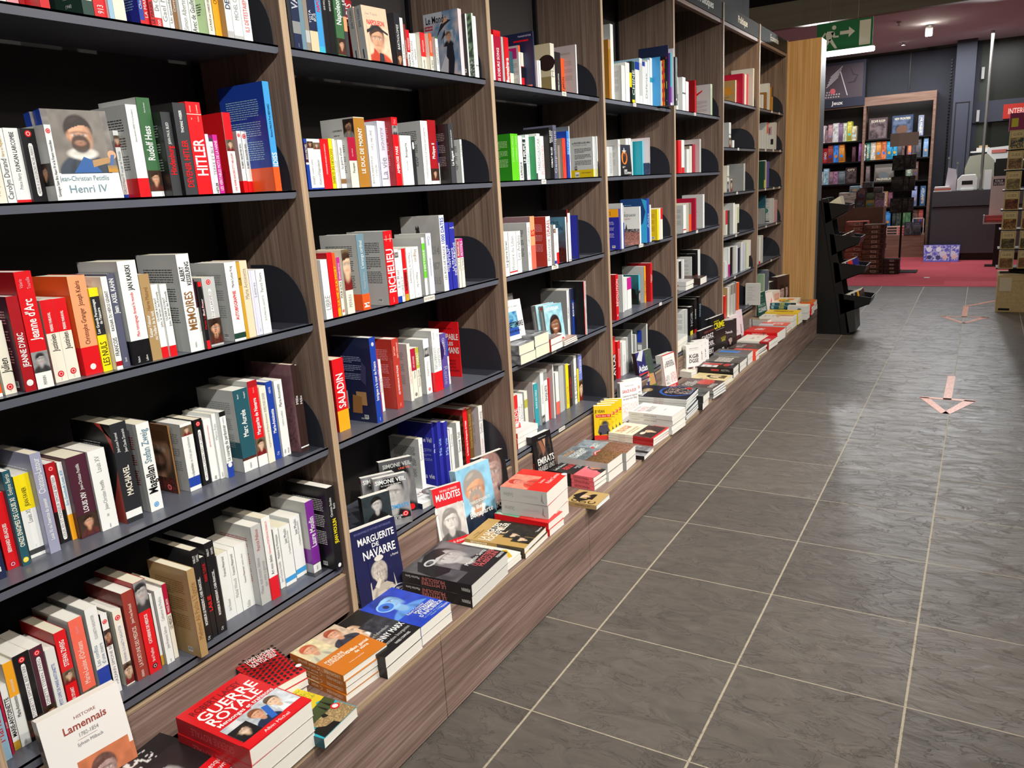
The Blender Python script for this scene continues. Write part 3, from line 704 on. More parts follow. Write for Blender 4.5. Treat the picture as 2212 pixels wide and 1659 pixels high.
2719 33 -30 218|white|lgray|T .8 .9 dred PEST;x gray
3135 47 -150 243|white|cream|
3187 44 -150 246|white|cream|
3240 16 -150 227|white|white|
3281 20 -90 226|cyan|teal2|
3301 11 -45 245|palegray|palepink|b 0 .3 navy;S cityphoto
#D3
2632 23 -2 251|indigo|indigo|S yellowtop;q
2673 29 -2 283|white|lgray|
2704 14 -2 268|blue|white|b .6 1 lgray
2981 26 -2 248|white|white|S kershaw
3118 44 -2 295|blue|navyblue|S bluewave;t .2 .8 lblue Atlas
3177 21 -2 250|white|white|
3314 33 -2 213|yellow|yellow2|x ochre;q
3350 33 -2 218|cream|cream|
3386 39 -2 218|cream|white|b .64 1 red
#D4
2641 41 -39 295|red|dred|t .3 .9 white REVOLUTION;o .1 lgray
2945 19 -120 256|white|lgray|x gray
3007 25 -136 227|white|white|
3037 25 -137 225|white|white|
3065 75 -136 220|white|white|b .62 1 magenta
3290 25 -140 215|cyan|darkteal|S horseman;f 0 .5
3372 29 -128 266|amber|lgray|t .2 .6 brown HISTOIRE
3434 37 -104 283|red|dred|t .3 .9 cream SERGE/GAL
#D5
2841 41 -160 309|black|black|T .1 .6 white ATLAS;b .6 1 red
2907 47 -154 265|red|red|t .3 .8 white GEOPOLITIQUE
2999 75 -160 241|white|white|t .4 .6 gray Monde
3077 35 -160 259|lgray|lgray|t .5 .7 gray DE VINCI
3178 21 -160 297|white|gray|b 0 .15 gray
3253 18 -160 249|white|lgray|b .2 .35 emerald
3475 23 -160 289|white|gray|S screens
3501 26 -160 275|black|darkbrown|
#E1
3890 46 -53 235|white|white|b .3 .5 gray
3973 70 -32 237|white|white|b .5 .55 black
4043 69 -30 212|palepink|palepink|
4638 34 -150 282|red|dred|
4678 9 -150 233|red|red|
4728 50 -45 247|palegreen|palegray|S redstrip
#E2
4023 70 -86 244|red|red|
4100 70 -86 248|white|white|b 0 .17 red
4214 70 -83 181|white|palegray|
4284 62 -82 206|cream|taupe|
4354 70 -80 220|dred|darkbrown|b 0 1 crimson
4424 41 -45 259|palegray|pinkgray|
#E3
3944 70 -24 212|white|lgray|b .1 .14 red;x gray
4096 55 -27 222|orange|cream|b .6 1 taupe
4285 42 -42 252|crimson|crimson|S blackblock
4522 48 -49 273|white|palegray|S redtext
#E4
4228 64 -160 218|white|white|b .2 .95 black
4325 41 -160 213|white|white|
4543 31 -160 213|palegray|palegray|S backtext
4674 27 -160 227|black|black|b .0 .2 red
4736 70 -160 255|white|black|
#E5
4375 70 -160 246|palegray|white|x gray
4522 70 -160 249|black|black|b 0 .15 yellow;t .3 .8 silver NOIR
4632 70 -160 301|black|black|t .4 .7 white GUERRE;b 0 .1 red
4762 70 -160 300|black|black|t .4 .8 lblue MONDE
#F1
5877 38 -150 239|cream|tan|S mapleleaf
5918 65 -94 295|crimson|crimson|x dred
5997 65 -93 296|white|palepink|
6062 53 -92 301|red|red|
6116 49 -45 353|cream|lgray|
#F2
5312 65 -52 216|white|lgray|b .5 .55 gray;f .0 .4
5399 65 -45 65|white|lgray|
#F3
5614 65 -150 242|cream|cream|f 0 .4;b .55 .6 gray
5731 65 -150 117|palegray|palegray|f 0 .9
5804 57 -45 254|lgray|gray|S backtext
#F4
5389 65 -100 227|cream|cream|b .42 1 red
5461 65 -99 220|black|darkbrown|
5526 58 -67 284|white|lgray|
5590 65 -45 270|white|cream|b .35 .9 palegreen;b .02 .35 black
#F5
5267 65 -73 156|white|white|
5381 65 -72 269|white|white|b 0 .42 magenta
5459 65 -69 267|black|black|
5555 65 -68 264|palegray|palegray|
5636 65 -67 262|white|white|
5718 65 -66 238|navy|navy|
5811 65 -65 283|white|lgray|
5897 65 -62 267|lavender|lavender|
5970 65 -61 267|palegreen|palegray|
6050 65 -45 283|white|cream|b .05 .45 black
#F6
5179 65 -49 229|red|red|
5268 65 -46 294|cream|tan|
5356 65 -37 306|palegray|palegray|b .7 1 taupe
5442 65 -36 306|palegray|palegray|b .7 1 taupe
5507 32 -35 320|gray|gray|
5563 65 -30 303|orange|orange|
6120 30 50 223|cream|palegray|S bigback
#G1
6491 65 -45 138|palegray|palegray|
6636 65 -43 170|brown|brown|
6766 65 -46 267|palegray|palegray|
6909 65 -45 240|ochre|ochre|b .6 1 black
#G2
6830 65 -123 203|palegray|palegray|
7031 65 -115 287|palegray|palegray|b .6 1 orange
7111 65 -45 284|palegray|lgray|S bargraph
#G3
6657 65 -51 276|dgreen|dgreen|b 0 .3 olive
6722 20 -50 282|white|white|
6741 42 -47 268|mauve|mauve|
6794 65 -45 270|blue|blue|
#G4
6922 65 -111 164|gray|gray|
6987 33 -110 303|petrol|petrol|
7075 65 -48 266|palegray|lgray|S greenseal
7226 65 -45 242|mauvepink|mauvepink|
#G5
6464 65 -46 272|white|lgray|b 0 .1 red
6576 65 -45 287|palegray|palegray|
#G6
6791 44 -66 236|palegreen|sage|
6876 65 -45 270|grayblue|grayblue|
'''

# ------------------------------------------------------------------ books
SIDE = {
 'titled': 'T .35 .3 .85 .42 cream DES LETTRES DE GUERRE;t .5 .16 .85 .26 white PUBLIEES PAR;t .5 .1 .75 .14 white 1940',
 'pocketback': 'P .45 .2 .98 .5 darkbrown darkbrown skin black;x .2 .04 .95 .18 gray;e .4 .86 .09 .05 gray',
 'darkwave': 'y rust .75 0 1 0 1 .55 .9 .38 .78 .2;y brick .62 1 .78 1 1 .72 1 .86;x .18 .55 .7 .82 lgray',
 'bearded': 'P 0 0 1 1 4A3A2A 14100E skin 5A3A22 beard,hat,close;N .0 .0 1 .22 speck 3A2A1C 8A2A1A;t .1 .5 .3 .56 white N;e .74 .08 .08 .05 red;e .74 .08 .06 .037 F0D8D4;e .74 .08 .045 .028 red',
 'speckle': 'N 0 0 1 1 cloud 8A6064 6A464C;N .3 .05 .95 .55 speck 745055 5A3A40',
 'lemonde': 'N 0 0 1 1 cloud 5F86A8 C9BDC0;r 0 .86 .55 1 BFC4CC;T .06 .83 .66 .96 black Le Monde;r .03 .76 .26 .82 crimson;t .05 .77 .25 .81 white HORS-SERIE;y 2A2A32 .36 .64 .5 .82 .64 .88 .8 .86 .62 .8 .46 .72;y skin .55 .82 .62 .92 .7 .86;y 24242E .58 .2 .66 .56 .8 .6 .84 .3 .78 .05 .62 .05;y C9C7CC .36 .12 .58 .38 .66 .3 .62 .05 .4 .02;P .56 .5 .84 .72 A9B3C0 6A4A32 skin 24242E;y 24242E .5 .6 .6 .74 .62 .66',
 'darkportrait': 'bg black;P 0 .45 .7 1 2A1A12 1A100C skin 3A2A1A;t .7 .1 .95 .16 white N 12',
 'foliage': 'N 0 0 1 1 speck 24382A 7A9A7A;N 0 0 1 .3 speck 3A4A44 A9B3A8',
 'clauderich': 'P .68 .72 1 .98 30241F 1A120E skin 8A8482 beard;T .35 .8 .64 .86 black CLAUDE DERRICHET;x .38 .66 .66 .78 dgray;L .38 .62 .66 .645 dgray COLLECTION',
 'queen': 'N 0 0 1 1 cloud B4B3B0 A8A7A4;e .44 .78 .05 .06 2A2A2A;y 2A2A2A .36 .66 .4 .75 .48 .75 .56 .66;y 2A2A2A .38 .82 .4 .88 .43 .84 .46 .88 .49 .83;t .44 .66 .7 .69 black PERSPECTIVES;T .7 .1 .95 .2 9C9B98 1515;T .72 .3 .95 .4 9C9B98 987;T .68 .5 .97 .62 9C9B98 1214',
 'parchment': 'x .25 .5 .75 .78 9AA6C8;r .55 .2 .8 .36 B08A5A;y 9A6E3E .42 .1 .66 .1 .68 .3 .46 .32;r .22 .14 .34 .36 C9C9C2;y 3C3F66 .7 .5 .82 .44 .86 .66 .76 .72;t .6 .03 .8 .05 white GRUND',
 'circle': 'e .62 .7 .5 .28 4A2C7A',
 'coupable': 'bg red;T .25 .66 .98 .8 white COUPABLE;T .6 .57 .8 .64 white LES;T .35 .42 .98 .55 white ROMANS;t .6 .27 .85 .31 black MEGA;t .6 .21 .85 .25 black BESTE;t .6 .15 .85 .19 black JUSTICE;t .5 .09 .95 .13 black ENTRE KOSSEN;t .3 .86 .8 .9 black Arthur Boudon',
 'blueveil': 'N .0 .1 .3 .7 cloud 14163A 3A3C70;T .5 .66 .98 .8 lavender Simone Veil;x .55 .4 .95 .6 9AA0E0;T .6 .1 .98 .2 lavender Ma vie',
 'darkflower': 'N 0 0 1 .9 speck 3A1614 6A4A30',
 'magentablock': 'r .2 .7 .92 .95 B02070;x .35 .1 .95 .6 gray',
 'navyred': 'r .35 .84 .85 .87 red;r .5 .03 .92 .06 E88A7A;t .5 .92 .95 .95 lavender TRANSPORTER',
 'beigedot': 'e .85 .62 .3 .16 darkbrown;r .62 0 1 .35 9C8A5C;x .12 .6 .4 .78 brown',
 'backtext': 'x .15 .3 .85 .7 gray;t .3 .82 .85 .86 gray PORTRAITS',
 'africaback': 'T .1 .84 .9 .89 black LA FRONTIERE ALGERO-MALI;t .1 .79 .8 .83 gray Voisinages ou rejet;x .2 .32 .92 .74 dgray;r 0 0 1 .2 yellow2;r .2 .02 .38 .15 white;q .22 .03;t .5 .1 .9 .15 brown harmattan;P .2 .2 .3 .3 gray black skingray dgray',
 'tealphoto': 'N 0 .0 1 1 land 4A1A16 4F7E96;T .3 .7 .9 .92 1F3A4C CIVIL/ISATION;N .35 .05 .9 .32 speck 5A2018 2A0E0C',
 'arabtitle': 'U .1 .2 .32 .8 lavender VOIX DE DJIHAD OU TERRE;r .1 .03 .9 .06 3A3E66',
 'cityphoto': 'N 0 0 1 .32 crowd navy 5A6480;t .1 .2 .4 .28 white PARIS',
 'yellowtop': 'r 0 .8 1 1 amber;t .2 .83 .8 .95 brown ETI;x .2 .3 .8 .7 C9BCE8;q .2 .03',
 'kershaw': 'N 0 0 1 .34 crowd 6A4A46 F0A898;N 0 .34 1 .42 speck 3A3032 C9C4C8;y 3A3436 .36 .4 .42 .56 .46 .4;T .15 .74 .85 .82 gray KERSHAW;t .2 .66 .6 .72 C88A88 L age global;t .2 .84 .4 .88 gray IAN',
 'bluewave': 'y 3AAAE0 .6 0 1 0 1 .95 .8 1 .95 .7 .85 .45 .7 .35;x .15 .78 .6 .88 lblue',
 'horseman': 'N 0 0 1 1 land 1A1E16 2F6E7A;y 14100C .3 .3 .6 .55 .8 .5 .9 .2 .5 .15',
 'screens': 'r .1 .4 .28 .72 4A4644;r .34 .44 .52 .76 2E7A6A;r .6 .5 .8 .82 2A44B0;r .1 .25 .28 .38 white;x .1 .1 .8 .22 gray;r .62 .3 .8 .44 white',
 'redstrip': 'y red .0 .55 .55 .78 .58 .84 .0 .64;x .2 .15 .8 .5 gray',
 'blackblock': 'r .55 .15 .78 .85 black;x .6 .3 .75 .8 gray',
 'redtext': 'x .15 .65 .7 .85 gray;x .3 .35 .75 .5 red',
 'mapleleaf': 'y C98A2E .3 .5 .1 .62 .3 .62 .25 .9 .5 .68 .5 .9 .62 .68 .9 .86 .75 .6 .95 .55 .6 .45;t .1 .34 .8 .4 brown ECONOMIE/DU SUCRE;x .1 .04 .9 .2 brown',
 'bigback': 'x .15 .66 .72 .86 gray;x .15 .42 .72 .6 gray;x .15 .22 .72 .38 gray;r .15 .03 .25 .05 black',
 'bargraph': 'r .4 .55 .8 .85 9C8C98;r .45 .6 .5 .82 dgray;r .55 .6 .6 .75 dgray;r .65 .6 .7 .8 dgray;r .75 .2 .9 .4 black',
 'greenseal': 'e .55 .5 .18 .1 2A6A5A;e .55 .5 .13 .07 3E8070;x .2 .6 .8 .9 gray;x .2 .12 .8 .4 gray;r .5 .05 .8 .09 black'}
SIDEWORD = dict(bearded='a bearded portrait on its cover', lemonde='a sky blue cover showing a rearing rider', africaback='a grey back cover with a yellow foot', coupable='a red cover with white capitals',
 kershaw='a pale cover showing a crowd', bigback='a grey back cover facing out', queen='a crowned queen on its grey side', parchment='parchment scraps on its blue side', clauderich='a portrait on its side',
 tealphoto='a teal photo on its side', mapleleaf='a golden leaf on its cover', horseman='a dark painted side', beigedot='a dark round spot on its side', navyred='a large navy side', redstrip='a red diagonal strip', greenseal='a green round seal')
COLWORD = dict(offwhite='off-white', palegray='pale grey', lgray='light grey', gray='grey', dgray='dark grey', charcoal='near-black', navyblue='navy', indigo='bright blue', azure='blue', sky='sky blue', lblue='pale blue',
 steel='blue-grey', slate='slate', petrol='petrol blue', teal2='teal', darkteal='teal', cyan='turquoise', mint='mint', green2='green', dgreen='dark green', lgreen='pale green', palegreen='pale green', sage='sage green',
 yellow2='yellow', peachcream='peach', redorange='orange red', dred='dark red', darkrust='rust', rust='rust red', brick='brick red', darkbrown='dark brown', mauvebrown='mauve brown', mauvepink='mauve pink', grayblue='grey blue',
 floral='speckled white', palepink='pale pink', pinkgray='pinkish grey', periwinkle='periwinkle blue', peach='light orange')
def cword(c): return COLWORD.get(c, c)
def book_parts(parent, t, d, h, spine, side, front=None, deco='', cover=None, page='page', res=1.0, spine_dsl=None):
    """cover (boards, spine, printed lettering), page block and any paper band, in the book's own frame:
    X through the thickness (front cover at +X), Y from spine to fore-edge, Z up"""
    b = min(.0013, t * .2); mb = MB(); front = front or side
    mb.box((0, 0, 0), (b, d, h), side); mb.box((t - b, 0, 0), (t, d, h), front); mb.box((0, -.0004, 0), (t, b, h), spine)
    fs = Frame(mb, (0, -.0004, 0), (1, 0, 0), (0, 0, 1), (0, -1, 0), t, h, res)
    fb = Frame(mb, (0, d, 0), (0, -1, 0), (0, 0, 1), (-1, 0, 0), d, h, res)
    ff = Frame(mb, (t, 0, 0), (0, 1, 0), (0, 0, 1), (1, 0, 0), d, h, res)
    band = None; m = min(.002, t * .12)
    for k, it in enumerate(x.strip() for x in deco.split(';')):
        if not it: continue
        p = it.split(' '); op = p[0]; fs.lvl = k + 2
        if op in 'tTdD':
            fs.lvl = k + 3; fs.text(m, float(p[1]) * h, t - m, float(p[2]) * h, p[3], ' '.join(p[4:]), 1 if op in 'TD' else 0, 1 if op in 'tT' else -1)
        elif op == 'b': fs.rect(0, float(p[1]) * h, t, float(p[2]) * h, p[3], 1 + .1 * k)
        elif op == 'B': band = (float(p[1]) * h, float(p[2]) * h, p[3])
        elif op == 'o':
            r = min(t * .36, .008); fs.ell(t / 2, float(p[1]) * h, r, r, p[2], 14); fs.up(); fs.ell(t / 2, float(p[1]) * h, r * .62, r * .62, 'F2DCD8', 12); fs.up(); fs.ell(t / 2, float(p[1]) * h, r * .45, r * .45, p[2], 10)
        elif op == 'p':
            a, z = float(p[1]) * h, float(p[2]) * h; w = min(t * .3, .0055)
            fs.poly([(t / 2 - w, a + w), (t / 2 - w * .6, a), (t / 2 + w * .6, a), (t / 2 + w, a + w), (t / 2 + w, z - w), (t / 2 + w * .6, z), (t / 2 - w * .6, z), (t / 2 - w, z - w)], 'EDEDEA'); fs.up()
            if len(p) > 3 and p[3]: fs.text(t / 2 - w * .8, a + w, t / 2 + w * .8, z - w, 'dgray', ' '.join(p[3:]), 0, 1)
        elif op == 'f':
            hs = random.choice((('3A2A20', '2A1A12', 'skin', '5A2A22'), ('gray', '222222', 'skingray', '3A3A3A'), ('6A5A44', '3A2418', 'skinlight', '7A1C1C')))
            hh_ = float(p[2]) * h - float(p[1]) * h; n_ = max(10, min(30, int(hh_ / .0022)))
            fs.raster(0, float(p[1]) * h, t, float(p[2]) * h, paint_portrait(max(6, int(n_ * t / hh_)), n_, t / hh_, *hs, '', k + int(h * 1000)))
        elif op == 'x': fb.lvl = 2; fb.blurb(d * .14, h * .3, d * .86, h * .86, p[1])
        elif op == 'q': fb.lvl = 3; fb.barcode(d * .7, h * .04)
        elif op == 'S': fb.lvl = 1; draw(fb, SIDE[p[1]])
    if cover: draw(ff, cover)
    if spine_dsl: draw(fs, spine_dsl)
    c = mb.build('cover', M_PRINT, parent)
    pg = MB(); pg.box((b, b, .0012), (t - b, d - .0015, h - .0012), page); pg.build('page_block', M_PAGE, parent)
    if band:
        z0, z1, bc = band; e = .00035; q = MB()
        q.box((-e, -e - .0004, z0), (0, d, z1), bc); q.box((t, -e - .0004, z0), (t + e, d, z1), bc); q.box((-e, -e - .0008, z0), (t + e, -.0004, z1), bc)
        q.build('paper_band', M_BAND, parent)
    return c
M_SPINEOUT = Matrix(((0, -1, 0, 0), (1, 0, 0, 0), (0, 0, 1, 0), (0, 0, 0, 1)))      # spine faces +X (the aisle)
M_FLAT = Matrix(((0, 0, -1, 0), (0, 1, 0, 0), (1, 0, 0, 0), (0, 0, 0, 1)))          # lies on its back cover, top towards the wall
ORD = 'first second third fourth fifth sixth seventh eighth ninth tenth eleventh twelfth thirteenth fourteenth fifteenth sixteenth seventeenth eighteenth nineteenth twentieth'.split()
def ordw(n):
    if n <= 20: return ORD[n - 1]
    return {20: 'twenty', 30: 'thirty'}[n // 10 * 10] + '-' + ORD[n % 10 - 1] if n % 10 else 'thirtieth'
BAYW = dict(A='nearest bay', B='second bay', C='third bay', D='fourth bay', E='fifth bay', F='sixth bay', G='last bay')
SHELFW = {1: 'top shelf', 2: 'second shelf', 3: 'third shelf', 4: 'fourth shelf', 5: 'fifth shelf', 6: 'bottom shelf'}
def shelfword(b, n): return 'bottom shelf' if b in 'ABCDE' and n == 5 else SHELFW[n]
W, Y0, PT = 1.2443, -.0258, .028
ZS = dict(A=[2.370, 1.919, 1.468, 1.013, .549], F=[2.512, 2.122, 1.729, 1.341, .953, .57])
for k_ in 'BCDE': ZS[k_] = ZS['A']
ZS['G'] = ZS['F']
ZB, XB = .3534, .395
def look_words(t, h, spine, side, deco):
    w = []
    if h > .28: w.append('tall')
    elif h < .185: w.append('small')
    if t < .016: w.append('slim')
    elif t > .042: w.append('thick')
    w.append(cword(spine)); w.append('book'); f = ''
    ops = [x.strip().split(' ') for x in deco.split(';') if x.strip()]
    for p in ops:
        if p[0] == 'S' and p[1] in SIDEWORD: f = 'with ' + SIDEWORD[p[1]]; break
        if p[0] == 'B': f = f'with a {cword(p[3])} paper band'; break
        if p[0] == 'p': f = 'with a white title pill'; break
    if not f:
        for p in ops:
            if p[0] == 'b' and p[3] not in (spine,): f = f'with a {cword(p[3])} block'; break
            if p[0] == 'T': f = f'with bold {cword(p[3])} lettering'; break
            if p[0] == 'f': f = 'with a picture on its spine'; break
            if p[0] in 'td': f = f'with {cword(p[3])} lettering'; break
    return ' '.join(w) + (' ' + f if f else '')
def shelf_books():
    cur = None; idx = 0
    for ln in BOOKDATA.strip().split('\n'):
        if ln[0] == '#': cur = ln[1:]; idx = 0; continue
        nums, spine, side, deco = ln.split('|'); y, t, x, h = (int(q) / 1000 for q in nums.split())
        idx += 1; b, n = cur[0], int(cur[1]); z = ZS[b][n - 1]
        d = min(.21, max(.105, h * .645)); t -= .0006
        name = 'pocket_book' if h < .192 else ('large_book' if h > .275 else 'book')
        lab = f'{look_words(t, h, spine, side, deco)}, {ordw(idx)} from left, {shelfword(b, n)}, {BAYW[b]}'
        if len(lab.split()) > 15: lab = f'{look_words(t, h, spine, side, deco).split(" with ")[0]}, {ordw(idx)} from left, {shelfword(b, n)}, {BAYW[b]}'
        e = empty(name, Matrix.Translation((x, y, z + .0005)) @ M_SPINEOUT, lab, 'book', f'books on the {shelfword(b, n)} of the {BAYW[b]}')
        book_parts(e, t, d, h, spine, side, None, deco, page=random.choice(('page', 'page', 'pagecream')), res=.8 if b in 'AB' else .5)
shelf_books()

def faceout(name, x, y, z, yaw, tilt, t, d, h, spine, cover, label, side='lgray', group=None, sdsl=None, res=1.0, front=None, cat='book', page='page', deco=''):
    """a book standing with its front cover towards the aisle; x,y = foot of the cover's spine-side corner"""
    nx, ny = math.cos(yaw), math.sin(yaw)
    M = Matrix.Translation((x, y, z + .0006)) @ Matrix.Rotation(yaw, 4, 'Z') @ Matrix.Rotation(-tilt, 4, 'Y') @ Matrix.Translation((-t, 0, 0))
    e = empty(name, M, label, cat, group)
    book_parts(e, t, d, h, spine, side, front or side, deco, cover, res=res, spine_dsl=sdsl, page=page); return e
def again(e, M, label):
    r = e.copy(); COL.objects.link(r); r.matrix_world = M; r['label'] = label
    for ch in list(e.children):
        c = ch.copy(); COL.objects.link(c); c.parent = r
    return r
POS = ['topmost copy', 'second copy down', 'third copy down', 'fourth copy down', 'fifth copy down', 'sixth copy down', 'seventh copy down', 'eighth copy down', 'ninth copy down', 'tenth copy down']
def stack(name, xf, y, w, H, z, total, n, rot, spine, cover, sdsl, label, group, side='lgray', front=None, page='page', res=1.0, jit=.004, cat='book', deco=''):
    """a pile of n copies lying flat, tops towards the wall; xf = front edge, y = spine end, w across, H deep"""
    t = total / n; first = None
    for k in range(n):
        jx, jy, jr = (0, 0, 0) if k == 0 else (random.uniform(-jit, jit), random.uniform(-jit, jit), random.uniform(-.02, .02))
        M = Matrix.Translation((xf + jx, y + jy, z + total - (k + 1) * t + .0004)) @ Matrix.Rotation(rot + jr, 4, 'Z') @ M_FLAT
        lab = label if n == 1 else f'{POS[k] if k < n - 1 or n < 3 else "lowest copy"} of {label}'
        if first is None:
            first = empty(name, M, lab, cat, group); book_parts(first, t - .0008, w, H, spine, side, front or side, deco, cover, res=res, spine_dsl=sdsl, page=page)
        else: again(first, M, lab)
    return first

# ---- books shown face-out on the bookcase shelves
z2, z4, z5, z1 = ZS['A'][1], ZS['A'][3], ZS['A'][4], ZS['A'][0]
HENRI = 'N 0 .3 1 1 cloud 6E6A66 8E8880;P .1 .26 .9 1 7A746C 2A1E18 skin 34404C beard,ruff;r 0 0 1 .29 white;y 2A5C9C .3 .3 .5 .48 .62 .44 .74 .3;y B08A5A .62 .36 .95 .42 .95 .48 .62 .44;e .95 .5 .07 .05 skin;y 4A6A9A .86 .32 .92 .32 .99 .5 .93 .5;N .84 .3 1 .38 land C08A2A 8A7A5A;t .06 .2 .82 .27 steel Jean-Christian Petitfils;t .16 .06 .76 .17 steel Henri IV'
faceout('book', -.035, -.832, z2, R(-4), R(5), .034, .165, .222, 'blue', HENRI, 'white fronted biography with a ruffed king in armour, second shelf of nearest bay', group='books shown face-out on the shelves', res=1.4, front='white')
faceout('book', -.073, -.836, z2, R(-4), R(5), .032, .165, .218, 'blue', HENRI, 'blue spined copy standing behind the ruffed king biography', group='books shown face-out on the shelves', front='white', res=.5)
NAPO = 'bg F2C4A4;t .12 .83 .6 .89 gray Jean Tulard;r .12 .79 .3 .793 gray;T .14 .66 .86 .76 red NAPOLEON;P .12 .0 .98 .66 F2C4A4 3A2418 skin C8442A close,turn;y 14161C .1 .5 .5 .62 .95 .5 .95 .54 .5 .67 .1 .56;y C23A22 .2 0 .3 .24 .5 .12 .62 .0;y 22242C .46 0 .5 .16 .66 .14 .66 0'
faceout('pocket_book', -.028, .402, z1, R(-6), R(4), .036, .125, .19, 'palegray', NAPO, 'peach pocket biography with a red collared profile, front copy, top shelf of second bay', sdsl='u .3 .62 .7 .95 dgray JEAN TULARD;r .42 .05 .58 .22 dgray', group='books shown face-out on the shelves', res=1.3, front='peachcream')
faceout('pocket_book', -.068, .405, z1, R(-6), R(4), .034, .125, .19, 'palegray', NAPO, 'grey spined copy just behind the red collared profile biography', sdsl='u .3 .62 .7 .95 dgray JEAN TULARD;r .42 .05 .58 .22 dgray', group='books shown face-out on the shelves', res=.4, front='peachcream')
for k, (yy, tt, hh_, cc, dd) in enumerate(((.42, .03, .225, 'lgray', 't .6 .95 gray BONAPARTE'), (.452, .04, .235, 'dred', 't .6 .95 white PARIS'), (.51, .032, .214, 'coral', 't .6 .9 pink SACRE'))):
    e = empty('book', Matrix.Translation((-.16, yy, z1 + .0005)) @ M_SPINEOUT, ['light grey book', 'dark red book', 'coral book'][k] + ' half hidden behind the red collared profile biography, top shelf', 'book', 'books on the top shelf of the second bay')
    book_parts(e, tt, .15, hh_, cc, cc, None, dd)
VEIL = 'N 0 0 1 1 cloud 8E8E90 6A6A6C;P .02 .12 .98 .96 8A8A8C 0E0E10 skingray 16161A gray,close;T .05 .86 .95 .95 white SIMONE VEIL;t .2 .81 .8 .85 white de l academie francaise;T .08 .38 .4 .45 azure MES;T .3 .33 .95 .42 sky COMBATS;t .25 .12 .75 .2 white LES DISCOURS/D UNE VIE;e .82 .2 .09 .055 red;e .82 .2 .06 .037 F2DCD8;e .82 .2 .045 .028 red'
VEIL2 = 'bg 4A4A4C;P .1 .0 1 .9 6A6A6C 141416 skingray 1A1A1C gray,close,turn;T .1 .86 .95 .94 lgray SIMONE VEIL;t .5 .8 .95 .84 coral UNE VIE;e .82 .08 .09 .055 red'
faceout('pocket_book', -.095, .258, z5, R(-32), R(6), .03, .145, .215, 'lgray', VEIL, 'grey pocket book with a dark haired woman and blue title words, bottom shelf of second bay', sdsl='e .5 .92 .3 .03 red;r .35 .2 .65 .85 white', group='books shown face-out on the shelves', res=1.2)
faceout('pocket_book', -.150, .246, z5, R(-32), R(6), .03, .145, .215, 'gray', VEIL, 'grey spined copy tucked behind the dark haired woman cover', sdsl='e .5 .92 .3 .03 red;r .35 .2 .65 .85 white', group='books shown face-out on the shelves', res=.4)
faceout('pocket_book', -.155, .37, z5, R(-32), R(6), .035, .15, .24, 'dgray', VEIL2, 'dark pocket book with a half hidden grey portrait, behind the dark haired woman cover', group='books shown face-out on the shelves')
faceout('pocket_book', -.06, .14, z5, R(-22), R(4), .03, .125, .185, 'black', 'bg 1E3238;P .0 .4 1 1 2A3438 111111 skingray 111111 gray;t .1 .3 .9 .38 white VEIL;T .1 .2 .95 .28 sky AU TEMPS;t .1 .12 .5 .18 sky CAMP;e .75 .14 .11 .07 red', 'dark teal pocket book at the left end of second bay bottom shelf', group='books shown face-out on the shelves')
stack('book', -.055, .50, .19, .16, z5, .026, 1, R(-6), 'navy', 'bg E3E4E4;N .0 .6 .3 1 cloud 2A3A60 5A6A90;e .72 .42 .24 .3 5A5A5C;e .72 .4 .14 .2 9A9A9C;t .14 .52 .62 .7 9A5A5A Simone Veil;t .2 .4 .6 .5 gray Discours', None, 'white book lying flat beside the blue wrapped books on the bottom shelf', 'books lying on the shelves', front='white', page='pagegray')
SEPT = 'bg white;N .1 .12 .72 .72 cloud 2E62A8 6FB2C4;y 2A4EA0 .1 .12 .72 .12 .72 .3 .1 .34;t .2 .82 .8 .86 dgray GARRETT M. GRAFF;U .0 .0 .01 .01 black A;T .04 .28 .96 .5 black 11 SEPTEMBRE;t .2 .18 .8 .26 black UNE HISTOIRE ORALE'
faceout('book', -.10, 1.36, z4 + .105, R(-8), R(8), .05, .165, .205, 'white', SEPT, 'white book with a blue smoke photo and black title, fourth shelf of third bay', group='books shown face-out on the shelves', front='white')
OBA = 'N 0 0 1 1 cloud 8E8C8C A8A6A4;P .15 .0 1 .92 9C9A98 1E1A18 9A9896 16181C smile,gray,collar;t .1 .87 .9 .93 lgray UNE TERRE PROMISE;T .3 .06 .95 .15 white BARACK'
faceout('book', -.20, 1.41, z4, R(-10), R(6), .05, .2, .325, 'dgray', OBA, 'large grey book with a smiling man in a suit, fourth shelf of third bay', group='books shown face-out on the shelves')
DEV = 'N 0 0 1 1 cloud 7FB4C4 A6CFD6;P .05 .0 .98 .8 93C3CE 2A1C1A darkskin D9E6E2 long,smile;T .08 .85 .82 .94 white DEVENIR;T .1 .16 .9 .26 white MICHELLE;T .3 .08 .8 .15 white OBAMA;e .86 .08 .09 .06 red'
faceout('pocket_book', -.075, 1.765, z4 + .005, R(-14), R(7), .034, .15, .225, 'gray', DEV, 'pale blue pocket book with a smiling long haired woman, fourth shelf of third bay', sdsl='e .5 .93 .25 .03 red;r .35 .2 .65 .85 lgray', group='books shown face-out on the shelves', res=1.2)
faceout('pocket_book', -.118, 1.755, z4 + .005, R(-14), R(7), .034, .15, .228, 'gray', DEV, 'grey spined copy behind the smiling long haired woman cover', sdsl='r .35 .2 .65 .85 lgray', group='books shown face-out on the shelves', res=.4)
OBF = 'N 0 0 1 1 cloud 4A4C50 8E9092;T .2 .1 .9 .2 white BARACK OBAMA'
for (yy, lab) in ((1.322, 'left pile of thick cream books on the fourth shelf of third bay'), (1.487, 'second pile of thick cream books on the fourth shelf of third bay')):
    stack('book', -.005, yy, .158, .23, z4, .118 if yy > 1.4 else .1, 2, 0, 'lgray', OBF, 'N 0 0 1 1 cloud 5A5C60 9A9C9C', lab, 'books lying on the shelves', page='pagecream', front='gray')
